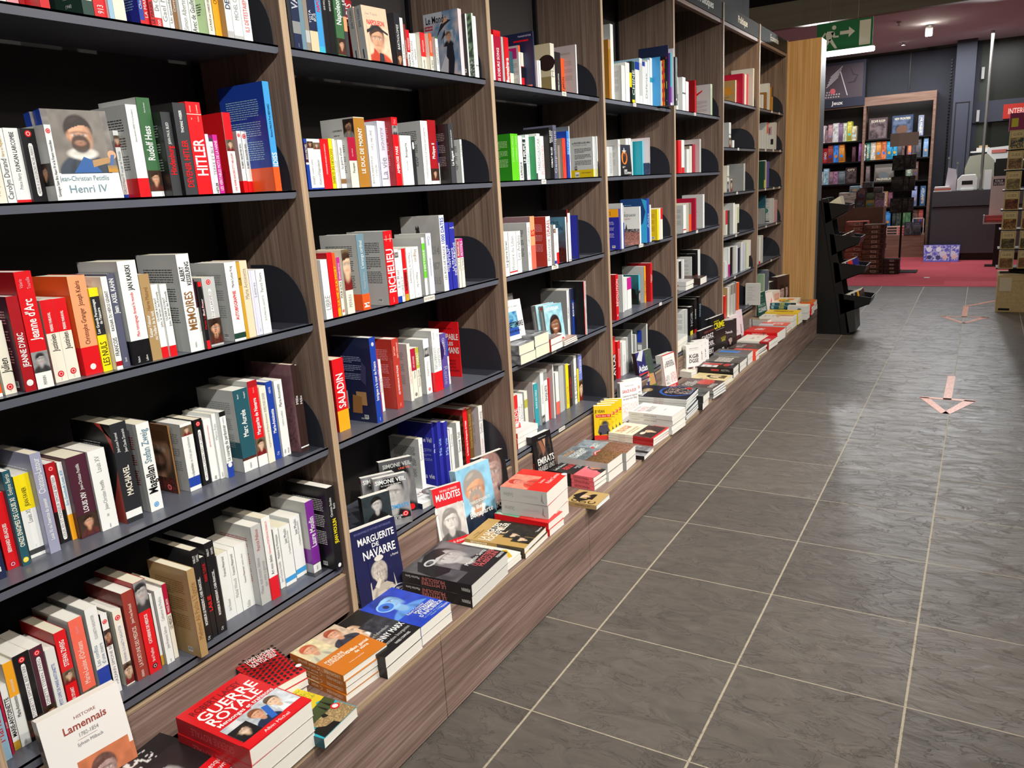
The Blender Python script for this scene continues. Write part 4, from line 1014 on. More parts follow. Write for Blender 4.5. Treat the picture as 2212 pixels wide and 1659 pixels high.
stack('pocket_book', .0, 1.652, .145, .2, z4, .07, 2, R(2), 'dred', 'N 0 0 1 1 cloud 6A5A58 9A8A86', None, 'low pile of cream paged pocket books in front of the smiling woman cover', 'books lying on the shelves', page='page', front='dred')
stack('magazine', -.0, 1.81, .18, .2, z4, .03, 3, R(3), 'palegray', 'N 0 0 1 1 cloud B08A78 C9A898', None, 'slim magazines lying right of the cream piles on the fourth shelf', 'books lying on the shelves', front='taupe', cat='magazine')
stack('book', -.06, 1.345, .2, .2, z5, .088, 3, R(-4), 'red', 'bg E8DEDC;T .1 .6 .9 .9 red NOUS;y red .1 .5 .5 .3 .9 .55 .85 .48 .5 .22 .15 .42', 'r .6 .3 .8 .7 F0B0A8', 'red spined pile at the left end of third bay bottom shelf', 'books lying on the shelves', front='white')
faceout('book', -.035, 2.735, z2, R(-2), R(3), .045, .2, .19, 'palegreen', 'N 0 0 1 1 land black 1A1E2E;e .5 .58 .22 .22 E07A1E;e .52 .6 .14 .16 5A2A12;e .48 .52 .1 .12 2A1810;e .5 .8 .03 .1 F4F0E4;e .5 .8 .16 .012 F4F0E4;L .3 .24 .9 .3 white LES GRANDS/NAINS;L .4 .04 .95 .2 white LIVRES/DE LA MORALE', 'black book with a burning orange figure, second shelf of fourth bay', group='books shown face-out on the shelves', sdsl='r 0 .55 1 1 palegreen;u .35 .6 .65 .95 gray PRECIS;u .3 .1 .7 .5 white POLITIQUE')
stack('book', -.03, 4.02, .2, .2, ZS['A'][3], .07, 2, 0, 'palegray', 'bg C9C4C2', 't .6 .2 .9 .8 dgray ONE;r .05 .3 .2 .7 rust', 'low grey spined pile on fourth shelf of fifth bay', 'books lying on the shelves')
stack('book', -.02, 4.36, .2, .19, ZS['A'][3], .055, 1, R(2), 'darkbrown', 'bg 4A302C', None, 'dark brown book lying at the right of fifth bay fourth shelf', 'books lying on the shelves')
stack('book', -.03, 3.80, .3, .22, z5, .1, 2, R(3), 'palegray', 'bg D3D6D4', None, 'pale grey pile at the left end of fifth bay bottom shelf', 'books lying on the shelves')

# ------------------------------------------------------------------ the books laid out on the low display bench
G1 = 'piles on the display bench'; G2 = 'books standing on the display bench'
stack('book', .36, -1.19, .34, .30, ZB, .075, 2, R(6), 'black', 'bg 161416;N .05 .35 .8 .95 speck 1A181A D8D8D6;P .35 .0 .95 .75 1C1A1C 222022 skingray 121012 gray,turn;r .62 0 1 .26 red;t .66 .04 .96 .22 white Romanesque/et Crown;T .1 .12 .5 .26 white DAME/DE COEUR', None, 'black book pile with a jewelled necklace, nearest the camera on the bench', G1, front='black', res=1.3)
stack('book', .410, -.880, .226, .298, ZB, .152, 3, R(0), 'red',
 'bg D0121C;T .1 .84 .85 .93 6A1016 ROBERT LACEY;T .08 .68 .95 .83 white GUERRE;T .08 .54 .86 .68 white ROYALE;T .1 .46 .95 .53 white Mensonges et trahisons;N .06 .13 .98 .44 cloud A9B4B8 D9DADA;P .55 .13 .98 .46 C9D2D6 5A4636 skinlight DDE6EA;P .3 .12 .68 .44 B4BCC0 7A4A2E skin 1E2A4A;y 2A62B8 .52 .14 .6 .36 .68 .34 .6 .13;P .06 .1 .34 .34 1A1618 141012 skinlight 161416 smile,long;r 0 0 1 .11 red;t .3 .03 .7 .08 white Albin Michel',
 'r 0 0 1 1 A5161E;u .25 .2 .75 .8 C8545A GUERRE ROYALE', 'thick red pile with a uniformed prince on the cover', G1, front='red', res=1.6)
stack('pocket_book', .172, -.612, .138, .2, ZB, .078, 3, R(-12), 'black', 'bg C8141A;' + ';'.join(f'e {(.06 + .125 * (k % 8)):.3f} {(.05 + .085 * (k // 8) + .04 * (k % 2)):.3f} .038 .03 161012' for k in range(88)) + ';L .16 .62 .9 .9 F4E8E4 LUIGI LUCHENI,/L ANARCHISTE/QUI TUA SISSI;t .2 .5 .7 .56 161012 ARMAND;e .88 .08 .07 .045 F4E8E4', None, 'red pocket pile covered in black dots behind the red royal pile', G1, front='red', res=.8)
stack('pocket_book', .438, -.655, .155, .235, ZB, .034, 1, R(4), 'petrol', 'bg 2AA0AE;y D8BC1E .5 .62 .62 1 1 1 1 .5 .78 .56 .6 .36 .5 .28;N .62 .66 .98 .98 speck E0C41E 7A8A1E;y 3C4A26 .1 .34 .5 .5 1 .54 1 .36 .4 .16;N .2 .0 .98 .3 speck 8A7250 B49A66;y 14120E .04 .0 .06 .2 .2 .22 .3 .12 .48 .1 .5 0;y 14120E .66 .32 .7 .5 .72 .32;y 14120E .8 .34 .84 .54 .86 .34;y 14120E .46 .26 .5 .32 .58 .3 .56 .22;L .04 .72 .46 .92 white vous/et toi;e .84 .27 .09 .06 red;e .84 .27 .06 .04 F0D8D4', None, 'teal and yellow pocket book jutting over the front edge of the bench', G1, front='teal', res=1.4)
stack('book', .345, -.462, .198, .25, ZB, .092, 4, R(-4), 'ochre', 'bg C8721E;P .0 .5 .5 1 D9CBA0 B4502E skin C9C4A8 turn;P .5 .5 1 1 C9B49A 9A4A2E skin 3A3A44 smile;L .08 .3 .62 .43 F2E4CC MARCELINE/LORIDAN-IVENS;T .45 .2 .95 .36 F6ECDA C etait genial/de vivre;t .3 .1 .62 .16 F2E4CC Entretiens avec David Teboul', 'r 0 0 1 1 B8681C;u .15 .05 .85 .35 F2E4CC LORIDAN-IVENS;u .15 .42 .85 .85 F2E4CC C etait genial', 'orange pile with two red haired women on the cover', G1, front='ochre', res=1.5)
stack('book', .392, -.318, .196, .28, ZB, .083, 2, R(1), 'black', 'bg 1A1818;P .0 .3 .72 1 1C1A1A 1E1612 skinlight 4A4440 collar;N .5 .3 1 .7 cloud 26262A 3A3C42;L .28 .2 .98 .36 white JENNY MARX;t .2 .36 .8 .43 lgray Jerome Fehrenbach;t .2 .12 .95 .19 lgray La tentation bourgeoise;t .4 .04 .8 .08 white PASSES COMPOSES', 'u .2 .2 .8 .8 white JENNY MARX', 'black pile with a pale faced lady portrait and white title', G1, front='black', res=1.5)
stack('book', .383, -.116, .184, .276, ZB, .076, 2, R(0), 'blue', 'N 0 0 1 1 cloud 1E3CB0 2A4CC4;P .0 .36 1 1 2440B4 16308A 8FC0EE 5A90DA close,turn;e .3 .72 .2 .13 8FC0F0;e .3 .72 .17 .1 3A70D0;e .3 .72 .06 .05 16205A;t .24 .3 .75 .36 white Robert Schneider;T .3 .12 .98 .3 white MAITRESSES/ET FEMMES/D INFLUENCE;t .3 .03 .9 .11 lblue Le coeur du pouvoir/depuis 1789;t .76 .02 .98 .06 white PERRIN', None, 'bright blue pile showing a face behind a monocle', G1, front='blue', res=1.5)
stack('book', .402, .178, .292, .318, ZB, .094, 2, R(3), 'black', 'N 0 0 1 1 cloud 3A383A 5A585A;y 161416 .0 .52 .06 .8 .3 .95 .62 .9 .64 .7 .5 .5 .2 .42;P .3 .2 .95 .95 6A686A 1A181A skingray 1E1C1E close,turn,gray;y 1A181A .2 .86 .5 .96 .72 .86 .66 .74 .42 .8;e .33 .78 .11 .07 BDBDBB;e .33 .78 .06 .04 5A5858;e .28 .78 .03 .03 2A2828;r 0 0 1 .2 1C1A1C;t .44 .27 .95 .35 white Maurizio Serra;T .48 .1 .98 .26 C85A5A LE MYSTERE/MUSSOLINI;t .8 .03 .98 .08 white PERRIN',
 'r 0 0 1 1 1C1A1C;u .55 .74 .85 .95 white Maurizio Serra;U .12 .36 .88 .72 C0706A LE MYSTERE/MUSSOLINI;u .2 .02 .8 .14 white PERRIN', 'thick black pile with a man in a helmet on the cover', G1, front='charcoal', res=1.6, page='pagegray')
stack('book', .372, .42, .178, .28, ZB, .034, 2, R(0), 'cream', 'bg E9E6D8;x .3 .3 .9 .8 B8B09A;y D0A828 .6 .06 .9 .3 .96 .24 .72 .04;t .2 .04 .6 .12 gray Franco', None, 'cream pile with a yellow brush stroke between the black and gold piles', G1, front='cream', page='page')
stack('book', .386, .605, .226, .292, ZB, .05, 2, R(4), 'gold', 'bg B4914E;N .46 .0 1 .78 speck 16140F 2A2620;P .38 .36 .66 .66 3A3428 0E0C0A skinlight 141210 hat;P .5 .5 .74 .78 4A4230 0E0C0A skinlight 141210 hat;P .3 .16 .56 .48 2A261E 0E0C0A skinlight 141210 hat;P .18 .0 .44 .3 2A261E 0E0C0A skinlight 141210 hat;t .04 .84 .5 .93 7A5E2A Tristan/Gaston-Breton;L .05 .56 .9 .8 F2EBD8 LA SAGA DES/ROCKEFELLER;t .7 .03 .95 .08 white Tallandier', 'r 0 .45 1 1 9C7A38;r 0 0 1 .45 3A3020;u .12 .55 .88 .97 F2EBD8 LA SAGA DES/ROCKEFELLER;u .2 .12 .8 .42 161412 Tristan Gaston-Breton', 'gold pile with a group of men in black hats', G1, front='gold', res=1.6)
stack('book', .379, .838, .142, .285, ZB, .066, 2, R(0), 'red', 'bg D8221E;r 0 .55 .7 1 76B08C;y 1E58A8 .2 .7 1 .62 1 1 .35 1;P .3 .38 1 .82 2A5AA8 C84A32 E8745A 2A4A90 turn;L .0 .84 .95 .97 white ROGER;t .1 .64 .6 .76 2A5A3A MARGUERITE/DE LA SAGA;t .15 .14 .85 .34 F4D0C8 recit d une vie/au coeur;t .7 .04 .95 .1 white Seuil', None, 'red green and blue pile right behind the gold pile', G1, front='red', res=1.3)
stack('book', .362, .868, .242, .236, ZB, .2, 3, R(4), 'lgray', 'bg D8261E;r 0 .5 .6 1 EC8A72;P .0 .42 .7 1 E88A74 B83A2C E08070 D24A3A turn;t .38 .28 .6 .36 F6E0DA Staline;t .42 .12 .95 .24 F6E0DA Robert Service;e .96 .05 .06 .06 white', 'u .2 .72 .8 .93 gray Staline;u .25 .2 .75 .5 BDB4B2 Robert Service;y gray .1 .05 .3 .13 .9 .1 .3 .09', 'tall pile of thick white spined books with a red cover', G1, front='red', res=1.4, page='page')
stack('pocket_book', .453, 1.19, .158, .166, ZB, .023, 1, R(0), 'tan', 'bg B99C62;y 14100A .3 .42 .1 .62 .3 .9 .6 .92 .8 .6 .6 .4;P .36 .3 .8 .95 B99C62 14100A skinlight 1E1810 turn;y 14100A .2 .7 .5 .98 .86 .8 .9 .66 .5 .72;L .02 .1 .3 .9 3A2E18 O/S/C', 'u .3 .2 .7 .7 3A2E18 LES PARRAINS', 'tan pocket book with a hatted gangster jutting over the bench edge', G1, front='tan', res=1.2, page='white')
stack('book', .338, 1.408, .206, .268, ZB, .07, 3, R(-4), 'black', 'bg 161416;r .0 .0 1 .44 EC6A72;P .3 .0 .95 .42 E8707A 161214 C98A6A 16141A long;t .05 .84 .6 .93 white Leila Slimani;L .2 .66 .9 .8 E8484A SEXE ET/MENSONGES;t .4 .5 .9 .62 white LA VIE SEXUELLE/AU MAROC;t .5 .3 .95 .42 F8D0D0 PAROLES/D HONNEUR', 'r 0 0 1 .5 EC6A72;u .2 .56 .8 .9 E8484A SEXE ET;u .2 .1 .8 .44 2A1A1C MENSONGES', 'black and pink pile with a reclining woman', G1, front='black', res=1.2)
stack('book', .358, 1.545, .186, .30, ZB, .103, 2, R(-2), 'lgray', 'N 0 .3 1 1 cloud 5A6468 7E8C90;N .0 .0 1 .44 crowd 2E2A1C A87A50;y C83A44 .5 .36 .72 .44 .98 .4 .96 .46 .7 .5 .5 .42;y E8DED8 .55 .4 .72 .455 .96 .43 .96 .44 .7 .475 .55 .41;L .06 .84 .6 .93 D8A070 DOUGLAS;L .06 .62 .9 .82 white VOYAGE DANS/L AMERIQUE', None, 'grey photo pile with a flag and a crowd on the cover', G1, front='gray', res=1.2)
stack('book', .383, 1.735, .152, .31, ZB, .1, 2, R(2), 'gray', 'N 0 .45 1 1 cloud 6E7C84 94A0A4;N 0 0 1 .5 crowd 3A2A20 B8846A;L .2 .6 .9 .74 white ETATS/UNIS;y C05050 .1 .62 .3 .66 .3 .72 .1 .69', None, 'sky grey pile beyond the flag and crowd pile', G1, front='gray')
stack('book', .413, 1.925, .165, .2, ZB, .024, 1, R(2), 'black', 'bg 8E8E90;N 0 0 1 1 cloud 7A7A7C A8A8AA;y 18181A .3 .0 .5 .0 .62 .8 .9 .9 .5 1 .3 .6;x .6 .1 .95 .5 3A3A3C', None, 'grey and black book jutting over the bench edge by the cream pile', G1, front='gray')
stack('book', .378, 2.168, .224, .298, ZB, .05, 3, R(-4), 'cream', 'bg EDE4C4;N .0 .0 1 .46 cloud 2A1A18 4A2A26;P .3 .02 .7 .46 2E1E1C 141010 skinlight 2A1A1A;e .3 .34 .12 .05 E8D4C0;r 0 0 1 .05 red;L .1 .72 .75 .9 C87A5A DES JUSTES/A RETENIR;t .1 .52 .8 .66 B08A78 ROMAN FAMILIAL/Annick Kayitesi', 'r 0 0 1 .45 B8242A;u .3 .5 .7 .9 C89A80 DES JUSTES', 'cream topped pile with a dark painted lower half', G1, front='cream', res=1.2)
stack('book', .388, 2.405, .15, .27, ZB, .046, 1, R(2), 'lgray', 'bg C9C6C4;r .0 .0 1 .38 D0242A;L .15 .08 .4 .34 white LES;L .55 .06 .95 .32 white MOTS;t .1 .7 .8 .8 D05A5A FIGURES;x .1 .45 .9 .66 gray', None, 'red and grey book between the cream pile and the white pile', G1, front='lgray')
stack('book', .408, 2.41, .222, .29, ZB, .12, 4, R(-3), 'palegray', 'bg E6E4E2;L .1 .72 .62 .86 D8A0A0 PEUPLE;L .2 .56 .75 .7 A9A6A4 MAUDIT;t .3 .3 .8 .36 C4C0BE anne;t .1 .88 .6 .94 B4B0AE JEAN PAUL', 'u .3 .36 .7 .66 6A625E LE PEUPLE MAUDIT;u .35 .75 .65 .95 9A928E A. DUPONT', 'pile of four white books in front of the magazine pile', G1, front='white', res=1.1)
stack('magazine', .405, 2.695, .30, .37, ZB, .15, 10, R(3), 'palegray', 'N 0 0 1 1 cloud 14141C 1E2030;e .62 .32 .42 .3 2A5CB8;e .64 .31 .38 .27 12141E;N .4 .08 .95 .5 speck 1A2238 B8A090;L .06 .8 .42 .96 white 2022;e .56 .84 .16 .09 A0844A;t .46 .8 .66 .88 white BILAN;r .84 .1 .97 .2 C8242A;t .4 .02 .95 .08 lgray LE BILAN DU MONDE', 'u .2 .4 .8 .6 9A4A4A HORS SERIE', 'tall pile of black magazines showing the earth at night', 'magazines on the display bench', front='black', res=1.3, cat='magazine', page='white', jit=.008)
stack('book', .425, 2.985, .165, .28, ZB, .098, 2, R(2), 'black', 'N 0 0 1 1 cloud 3A3C3A 6A6C6A;L .1 .5 .9 .8 lgray ATLAS', None, 'grey covered pile with a black spine right of the black magazines', G1, front='dgray')
stack('magazine', .402, 3.285, .246, .27, ZB, .072, 4, R(-4), 'gray', 'N 0 0 1 1 cloud 4A3A38 5E4A46;L .08 .6 .75 .92 C9C6C2 CHINE/GUERRES;e .68 .42 .3 .22 C8443A;N .42 .24 .95 .6 speck B83A32 DA6A5A;L .1 .05 .6 .2 C9C6C2 EMPIRES', None, 'brown magazines with a red globe on the cover', 'magazines on the display bench', front='darkbrown', cat='magazine', page='white', jit=.008)
stack('book', .38, 3.60, .26, .27, ZB, .036, 3, R(-2), 'beige', 'bg E2CE98;t .1 .5 .4 .9 6A5A38 LE/MONDE/SELON;e .66 .4 .24 .2 2A2418;e .66 .4 .18 .14 E2CE98;P .5 .1 .85 .7 E2CE98 2A2418 beige 6A5A38', None, 'pale yellow pile with a black ink drawing', G1, front='beige', page='page')
stack('book', .385, 3.885, .184, .278, ZB, .082, 2, R(2), 'black', 'bg 141212;r .06 .48 .45 .92 D6D2CE;L .1 .54 .42 .88 3A3634 MEN/SONGES;r .48 .42 .75 .94 C02A2A;r .77 .4 .8 .94 E4DCD4;e .55 .26 .26 .1 B03034;L .5 .1 .86 .18 lgray GUERRES', 'u .3 .1 .7 .34 lgray TALLON;r .3 .4 .7 .62 A83034', 'black pile with red and white title panels', G1, front='black')
stack('book', .08, 3.80, .19, .2, ZB, .05, 2, R(-14), 'offwhite', 'bg EAE4D2;t .1 .6 .6 .85 6A5A48 LE MAGE;N .4 .15 .85 .5 speck EAE4D2 6A4A38;r .05 .88 .4 .96 E8B090', None, 'cream pile with small brown drawings in front of the bookcase foot', G1, front='cream')
stack('book', .376, 4.108, .23, .285, ZB, .074, 2, R(0), 'dgray', 'N 0 0 1 1 cloud 4A4642 625E58;' + ';'.join(f'r {.07 + .23 * k:.2f} .3 {.25 + .23 * k:.2f} .74 D6D0C4;x {.09 + .23 * k:.2f} .34 {.23 + .23 * k:.2f} .7 5A5048' for k in range(3)) + ';N .76 .2 .98 .8 cloud 7A7468 9A9488', None, 'grey brown pile with three white panels on the cover', G1, front='dgray')
stack('book', .378, 4.352, .172, .285, ZB, .092, 2, R(0), 'gray', 'N 0 0 1 1 cloud 5E5654 74686A;r .24 .35 .44 .9 3A88D8;r .46 .3 .66 .88 4A90D8;x .26 .4 .42 .85 2A5AA0;x .48 .36 .64 .82 2A5AA0;r .1 .4 .2 .9 7E7470;r .7 .2 .94 .8 6E6462', None, 'grey brown pile with two blue panels on the cover', G1, front='mauve')
stack('book', .396, 4.54, .11, .2, ZB, .076, 2, R(0), 'redorange', 'bg DC3A22;x .2 .2 .8 .8 F0A090', None, 'small orange red pile beyond the blue panel pile', G1, front='red')
stack('book', .378, 4.70, .255, .26, ZB, .061, 3, R(-4), 'dgray', 'N 0 0 1 1 cloud 3A3230 54443E;L .2 .6 .7 .85 C9BEB8 ARTI/DOUTES;r .34 .3 .66 .6 7A2A2C;N .5 .05 .95 .45 cloud 2A2220 6A4A3C', None, 'dark brown pile in front of the white and red pile', G1, front='darkbrown')
stack('book', .408, 4.97, .3, .285, ZB, .074, 2, R(-3), 'offwhite', 'bg E9E2D2;r .0 .0 1 .3 C8202A;L .1 .06 .5 .24 white MATIN;t .3 .6 .6 .7 B08A80 Sahel;t .5 .5 .8 .58 C8A0A0 roman', 'r .0 .0 1 .3 B01E28;r .4 .08 .6 .2 161214', 'cream pile with red front edge before the thick red book', G1, front='cream')
stack('book', .405, 5.31, .29, .31, ZB, .094, 1, R(-3), 'red', 'bg D02A1E;' + ';'.join(f'y A81C16 .5 .5 {.5 + .7 * math.cos(a):.2f} {.5 + .7 * math.sin(a):.2f} {.5 + .7 * math.cos(a + .2):.2f} {.5 + .7 * math.sin(a + .2):.2f}' for a in [.4 * k for k in range(16)] if abs(math.cos(a)) < .72 and abs(math.sin(a)) < .72) + ';L .36 .5 .66 .8 F4E6E0 R4', 'y A01A14 0 .3 1 .34 1 .44 0 .4;U .12 .3 .5 .75 F4E6E0 HISTOIRE GLOBALE;U .55 .3 .9 .75 F4E6E0 DES SOCIALISMES', 'very thick red book with dark rays lying near the far end', G1, front='red')
stack('pocket_book', .17, 5.96, .2, .25, ZB, .092, 3, R(-14), 'palegray', 'bg 8E7A5C;r .5 .0 1 1 2A2220;N .5 .1 .95 .5 cloud 6A4A3A 3A2A22;x .1 .3 .45 .8 D9CBA8', 'r .0 .66 1 .7 6A625E', 'tan topped pile with white spines below the green standing book', G1, front='tan')
stack('book', .39, 5.80, .2, .27, ZB, .07, 3, R(0), 'lgray', 'bg D9442E;r 0 .5 .5 1 D8C4D0;L .3 .2 .8 .6 F2DAD4 LR', None, 'small orange red pile under the pointing hand pile', G1, front='coral')
stack('book', .40, 6.03, .21, .33, ZB, .11, 3, R(0), 'offwhite', 'bg E4DECE;x .2 .6 .6 .9 3A3A3C;N .45 .05 .95 .6 cloud C08A6A E0B090;t .1 .4 .4 .56 C84A44 GUIDE', None, 'white pile with a pointing hand on the cover', G1, front='cream')
stack('book', .405, 6.26, .2, .33, ZB, .12, 3, R(0), 'yellow2', 'bg E8C424;N .3 .2 .7 .8 cloud 6A4A1E D8A818', None, 'yellow covered pile behind the pointing hand pile', G1, front='yellow')
stack('book', .31, 6.64, .40, .262, ZB, .166, 5, R(4), 'petrol', 'bg E9E2CC;e .3 .5 .22 .22 2A8A8C;e .38 .62 .14 .14 D84A3A;r .45 .5 .7 .85 E8C41E;r .5 .2 .75 .45 E88A3A;L .12 .25 .42 .7 D8CE2A SES', 'r 0 .0 1 .2 141414;U .1 .38 .9 .7 D8D04A SES;r .1 .84 .9 .94 8AB4BA', 'teal spined pile with large yellow letters', G1, front='cream', jit=.012)
stack('book', .44, 6.555, .17, .2, ZB, .145, 2, R(0), 'palegray', 'bg E6E2D6', 'e .5 .4 .2 .1 6A6662', 'white pile right of the teal spined pile', G1, front='cream')
stack('book', .43, 6.86, .19, .24, ZB, .09, 3, R(0), 'red', 'bg D22A24;L .2 .3 .8 .7 F2DAD4 LE', None, 'low red pile near the far corner of the bench', G1, front='red')
stack('book', .405, 7.13, .21, .30, ZB, .1, 2, R(0), 'orange', 'N 0 0 1 1 crowd 5A4630 B89A72;r 0 0 1 .2 DC6A28', 'r 0 0 1 1 DC6A28', 'orange spined pile on the far corner of the bench', G1, front='brown')
# ---- standing books on the bench
faceout('book', .045, -1.18, ZB, R(-7), R(9), .032, .205, .30, 'taupe', 'r 0 .42 1 1 E9E7E2;r 0 0 1 .42 C87650;P .3 .0 .95 .5 C87650 6A4A42 bustpink A9857C bust,turn,gray;t .32 .87 .75 .9 8A4A3A HISTOIRE;T .24 .76 .78 .85 9A4A40 Lamennais;t .4 .7 .65 .74 gray 1782-1854;r .38 .68 .62 .682 8A4A3A;t .36 .62 .68 .66 gray Sylvain Milbach', 'white and terracotta book with a stone head, standing nearest the camera on the bench', group=G2, res=1.5, sdsl='r 0 .88 1 1 palegray;P 0 .3 1 .86 6A6058 4A423C 9A8C80 6A6058', front='white')
faceout('book', .014, -.008, ZB, R(-17), R(7), .034, .207, .305, 'navy', 'bg 1E2048;t .1 .93 .9 .96 6A70A8 BIOGRAPHIES ET MYTHES HISTORIQUES;L .14 .78 .94 .88 F2F0EA MARGUERITE;T .4 .71 .6 .77 F2F0EA DE;L .2 .58 .92 .7 F2F0EA NAVARRE;t .55 .5 .95 .54 F2F0EA Jean-Pierre Poirel;y C9C2B4 .24 .0 .26 .26 .34 .34 .4 .4 .62 .36 .78 .3 .82 .1 .7 .0;P .28 .02 .78 .56 1E2048 B4AC9E stone C4BCAE bust,gray,turn;e .52 .55 .1 .035 DAD4C8;y DAD4C8 .46 .56 .5 .6 .54 .57 .58 .59 .58 .54;y B4AC9E .36 .18 .6 .22 .74 .16 .6 .12 .4 .12;y D6CFC2 .34 .2 .46 .3 .5 .26 .42 .16;e .84 .07 .13 .05 E4E2DC;e .84 .07 .115 .04 1E2048;t .74 .045 .94 .09 E4E2DC ellipses', 'navy book with a white marble bust, standing at the first bookcase upright', sdsl='u .25 .06 .75 .6 F2F0EA MARGUERITE DE NAVARRE;e .5 .8 .3 .05 C9C2B4', group=G2, res=1.7, front='navy')
faceout('pocket_book', .0, .535, ZB, R(-24), R(9), .026, .148, .272, 'lgray', 'bg E6E2DE;r 0 .7 1 1 D0202A;y D0202A 0 .7 .2 .64 .4 .68 .6 .62 .8 .69 1 .64 1 .7;t .25 .91 .85 .95 F4E4E0 PAR BALI LEE MERESSE;T .08 .77 .94 .9 white MAUDITES;P .08 .0 .98 .68 C9C5C0 8A8682 D9D4CE 5A5856 gray,long,turn;r 0 .0 1 .1 D0202A;t .1 .02 .9 .08 F4E4E0 Femmes de dictateurs', 'red and white book with a fair haired woman, standing beside the cream pile', sdsl='U .25 .06 .75 .34 C06A64 MAUDITES', group=G2, res=1.5, front='lgray')
faceout('book', .03, .69, ZB, R(-13), R(8), .042, .212, .308, 'lblue', 'N 0 0 1 1 cloud 7FB8D4 8FC4DC;P .08 .0 1 1 86BED8 9A948C skin 1E2A3C beard,turn,collar;t .24 .42 .86 .47 white CHARLES BONAPARTE;T .28 .31 .7 .4 white La liberte;T .2 .2 .9 .31 white Bonaparte', 'pale blue book with a bearded grey haired man, standing on the bench', sdsl='u .25 .62 .8 .9 5A8AA4 CHARLES/BONAPARTE;u .2 .2 .8 .52 2A5A7A La liberte/Bonaparte', group=G2, res=1.8, front='lblue')
faceout('book', -.02, .915, ZB, R(-14), R(8), .03, .2, .285, 'black', 'bg 1A1718;P .1 .1 1 1 1A1718 8A6C64 bustpink 9A7C74 bust,close,turn,gray;T .3 .03 .98 .15 F0ECE6 NAPOLEON', 'black book with a pink marble head, standing behind the pale blue book', group=G2, res=1.6, front='black')
faceout('book', .012, 1.415, ZB, R(-9), R(8), .035, .165, .245, 'black', 'bg 141214;N .2 .44 .9 .86 cloud 141214 4A3A32;y 8A5A42 .3 .86 .46 .84 .6 .62 .46 .5;y B88A70 .52 .86 .66 .86 .6 .64;t .3 .9 .75 .93 lgray Sebastien Boussois;L .1 .32 .98 .48 E0DEDA EMIRATS;L .06 .16 .96 .31 B4B0AC ARABES UNIS;L .04 .04 .96 .12 D03A2E A LA CONQUETE DU MONDE', 'black book with a hidden face and grey capitals, standing by the flag pile', sdsl='U .25 .06 .75 .4 C83A2E EMIRATS', group=G2, res=1.3, front='black')
TAXI = 'bg F0CC1E;T .05 .78 .6 .9 1E1A12 JE VEAN;r .1 .66 .95 .75 D8302A;t .14 .67 .9 .74 F6E6C8 Paris dans VIE;t .3 .58 .95 .63 6A5A18 Une semaine de vacances;P .3 .2 .9 .58 F0CC1E 2A2A34 4A4A54 3A3A4A;y 4A4A5A .2 .22 .3 .42 .72 .44 .86 .26 .8 .16 .3 .14;e .34 .18 .06 .05 161616;e .74 .2 .06 .05 161616;r 0 0 1 .13 D8302A'
for k in range(4):
    e = faceout('pocket_book', .0, 2.16 + .0525 * k, ZB, R(-86) if False else R(-62), R(0), .026, .11, .215, 'yellow2', TAXI, f'{ORD[k]} of the four yellow pocket books standing in a row on the bench', sdsl='u .25 .5 .75 .95 6A5A18 JE VEAN;r 0 0 1 .14 C83028', group='yellow pocket books in a row', res=1.0 if k == 3 else .3, front='yellow2', side='yellow2')
GRA = 'bg EAE7E4;t .25 .88 .75 .92 3A3836 Thomas Louis;L .1 .7 .9 .84 C0302E GRACE A EUX;t .1 .54 .95 .68 3A3836 Comment les migrants/ont sauve mon village;N .1 .2 .95 .46 speck EAE7E4 D8B8B4;r 0 0 1 .0 C0302E'
for k in range(2):
    faceout('book', .018, 2.545 + .065 * k, ZB, R(-30), R(2), .035, .145, .262, 'palegray', GRA, ['left', 'right'][k] + ' white book with red capitals, standing behind the white pile', sdsl='u .2 .62 .8 .95 dgray Thomas Louis;U .2 .28 .8 .6 C0302E GRACE A EUX;r 0 0 1 .24 B8242A', group=G2, front='white', res=1.1)
faceout('book', -.012, 3.03, ZB, R(-11), R(11), .03, .2, .36, 'black', 'N 0 0 1 1 cloud 3A3A78 2A2A5E;N .55 .5 1 1 speck 3E4A48 4E5A3E;y B8905A .5 .2 .62 .52 .92 .5 .96 .3 .8 .1;N .5 .0 1 .28 cloud 3E5A34 4A6A3A;y C9CCD2 .0 .86 .25 1 .5 1 .3 .8;L .04 .58 .6 .74 white Atlas;r 0 .46 .62 .57 D8302A;t .4 .48 .6 .55 white 2022;L .04 .3 .6 .44 white GEOPOLITIQUE/MONDIAL;N .0 .0 .5 .28 cloud 34346E 44568A', 'dark blue atlas with a tan landmass on its cover, standing on the bench', sdsl='r 0 .44 1 .54 D8302A;r .2 .02 .8 .2 lgray', group=G2, res=1.4, front='navy')
faceout('book', .018, 3.40, ZB, R(-11), R(8), .055, .178, .265, 'offwhite', 'bg C02A34;r .03 .03 .97 .97 ECEAE6;r 0 0 1 .1 C02A34;t .2 .84 .8 .88 B8B0AC PASCAL BONIFACE;T .12 .62 .9 .8 2A2828 LES RELATIONS/INTERNATIONALES/DE 1945 A NOS JOURS;N .08 .14 .4 .4 speck ECEAE6 3A3838;N .5 .16 .92 .44 speck ECEAE6 C84A4A;t .3 .02 .8 .08 F4E4E0 EYROLLES', 'white book framed in red with a world map, standing beside the atlas', sdsl='u .3 .2 .7 .8 B8A8A4 RELATIONS', group=G2, res=1.2, front='white')
KGB = 'bg E6E3E0;t .2 .87 .8 .91 6A6664 BERNARD BESSON;r .2 .83 .8 .834 dgray;L .18 .56 .8 .7 1A1818 KGB;L .18 .4 .8 .54 1A1818 DGSE;x .2 .3 .8 .36 C8A0A0;P .08 .0 .45 .27 8A6A6E 2A1A1C bustpink 3A2A2E gray;P .55 .0 .92 .27 8A6A6E 2A1A1C bustpink 3A2A2E gray'
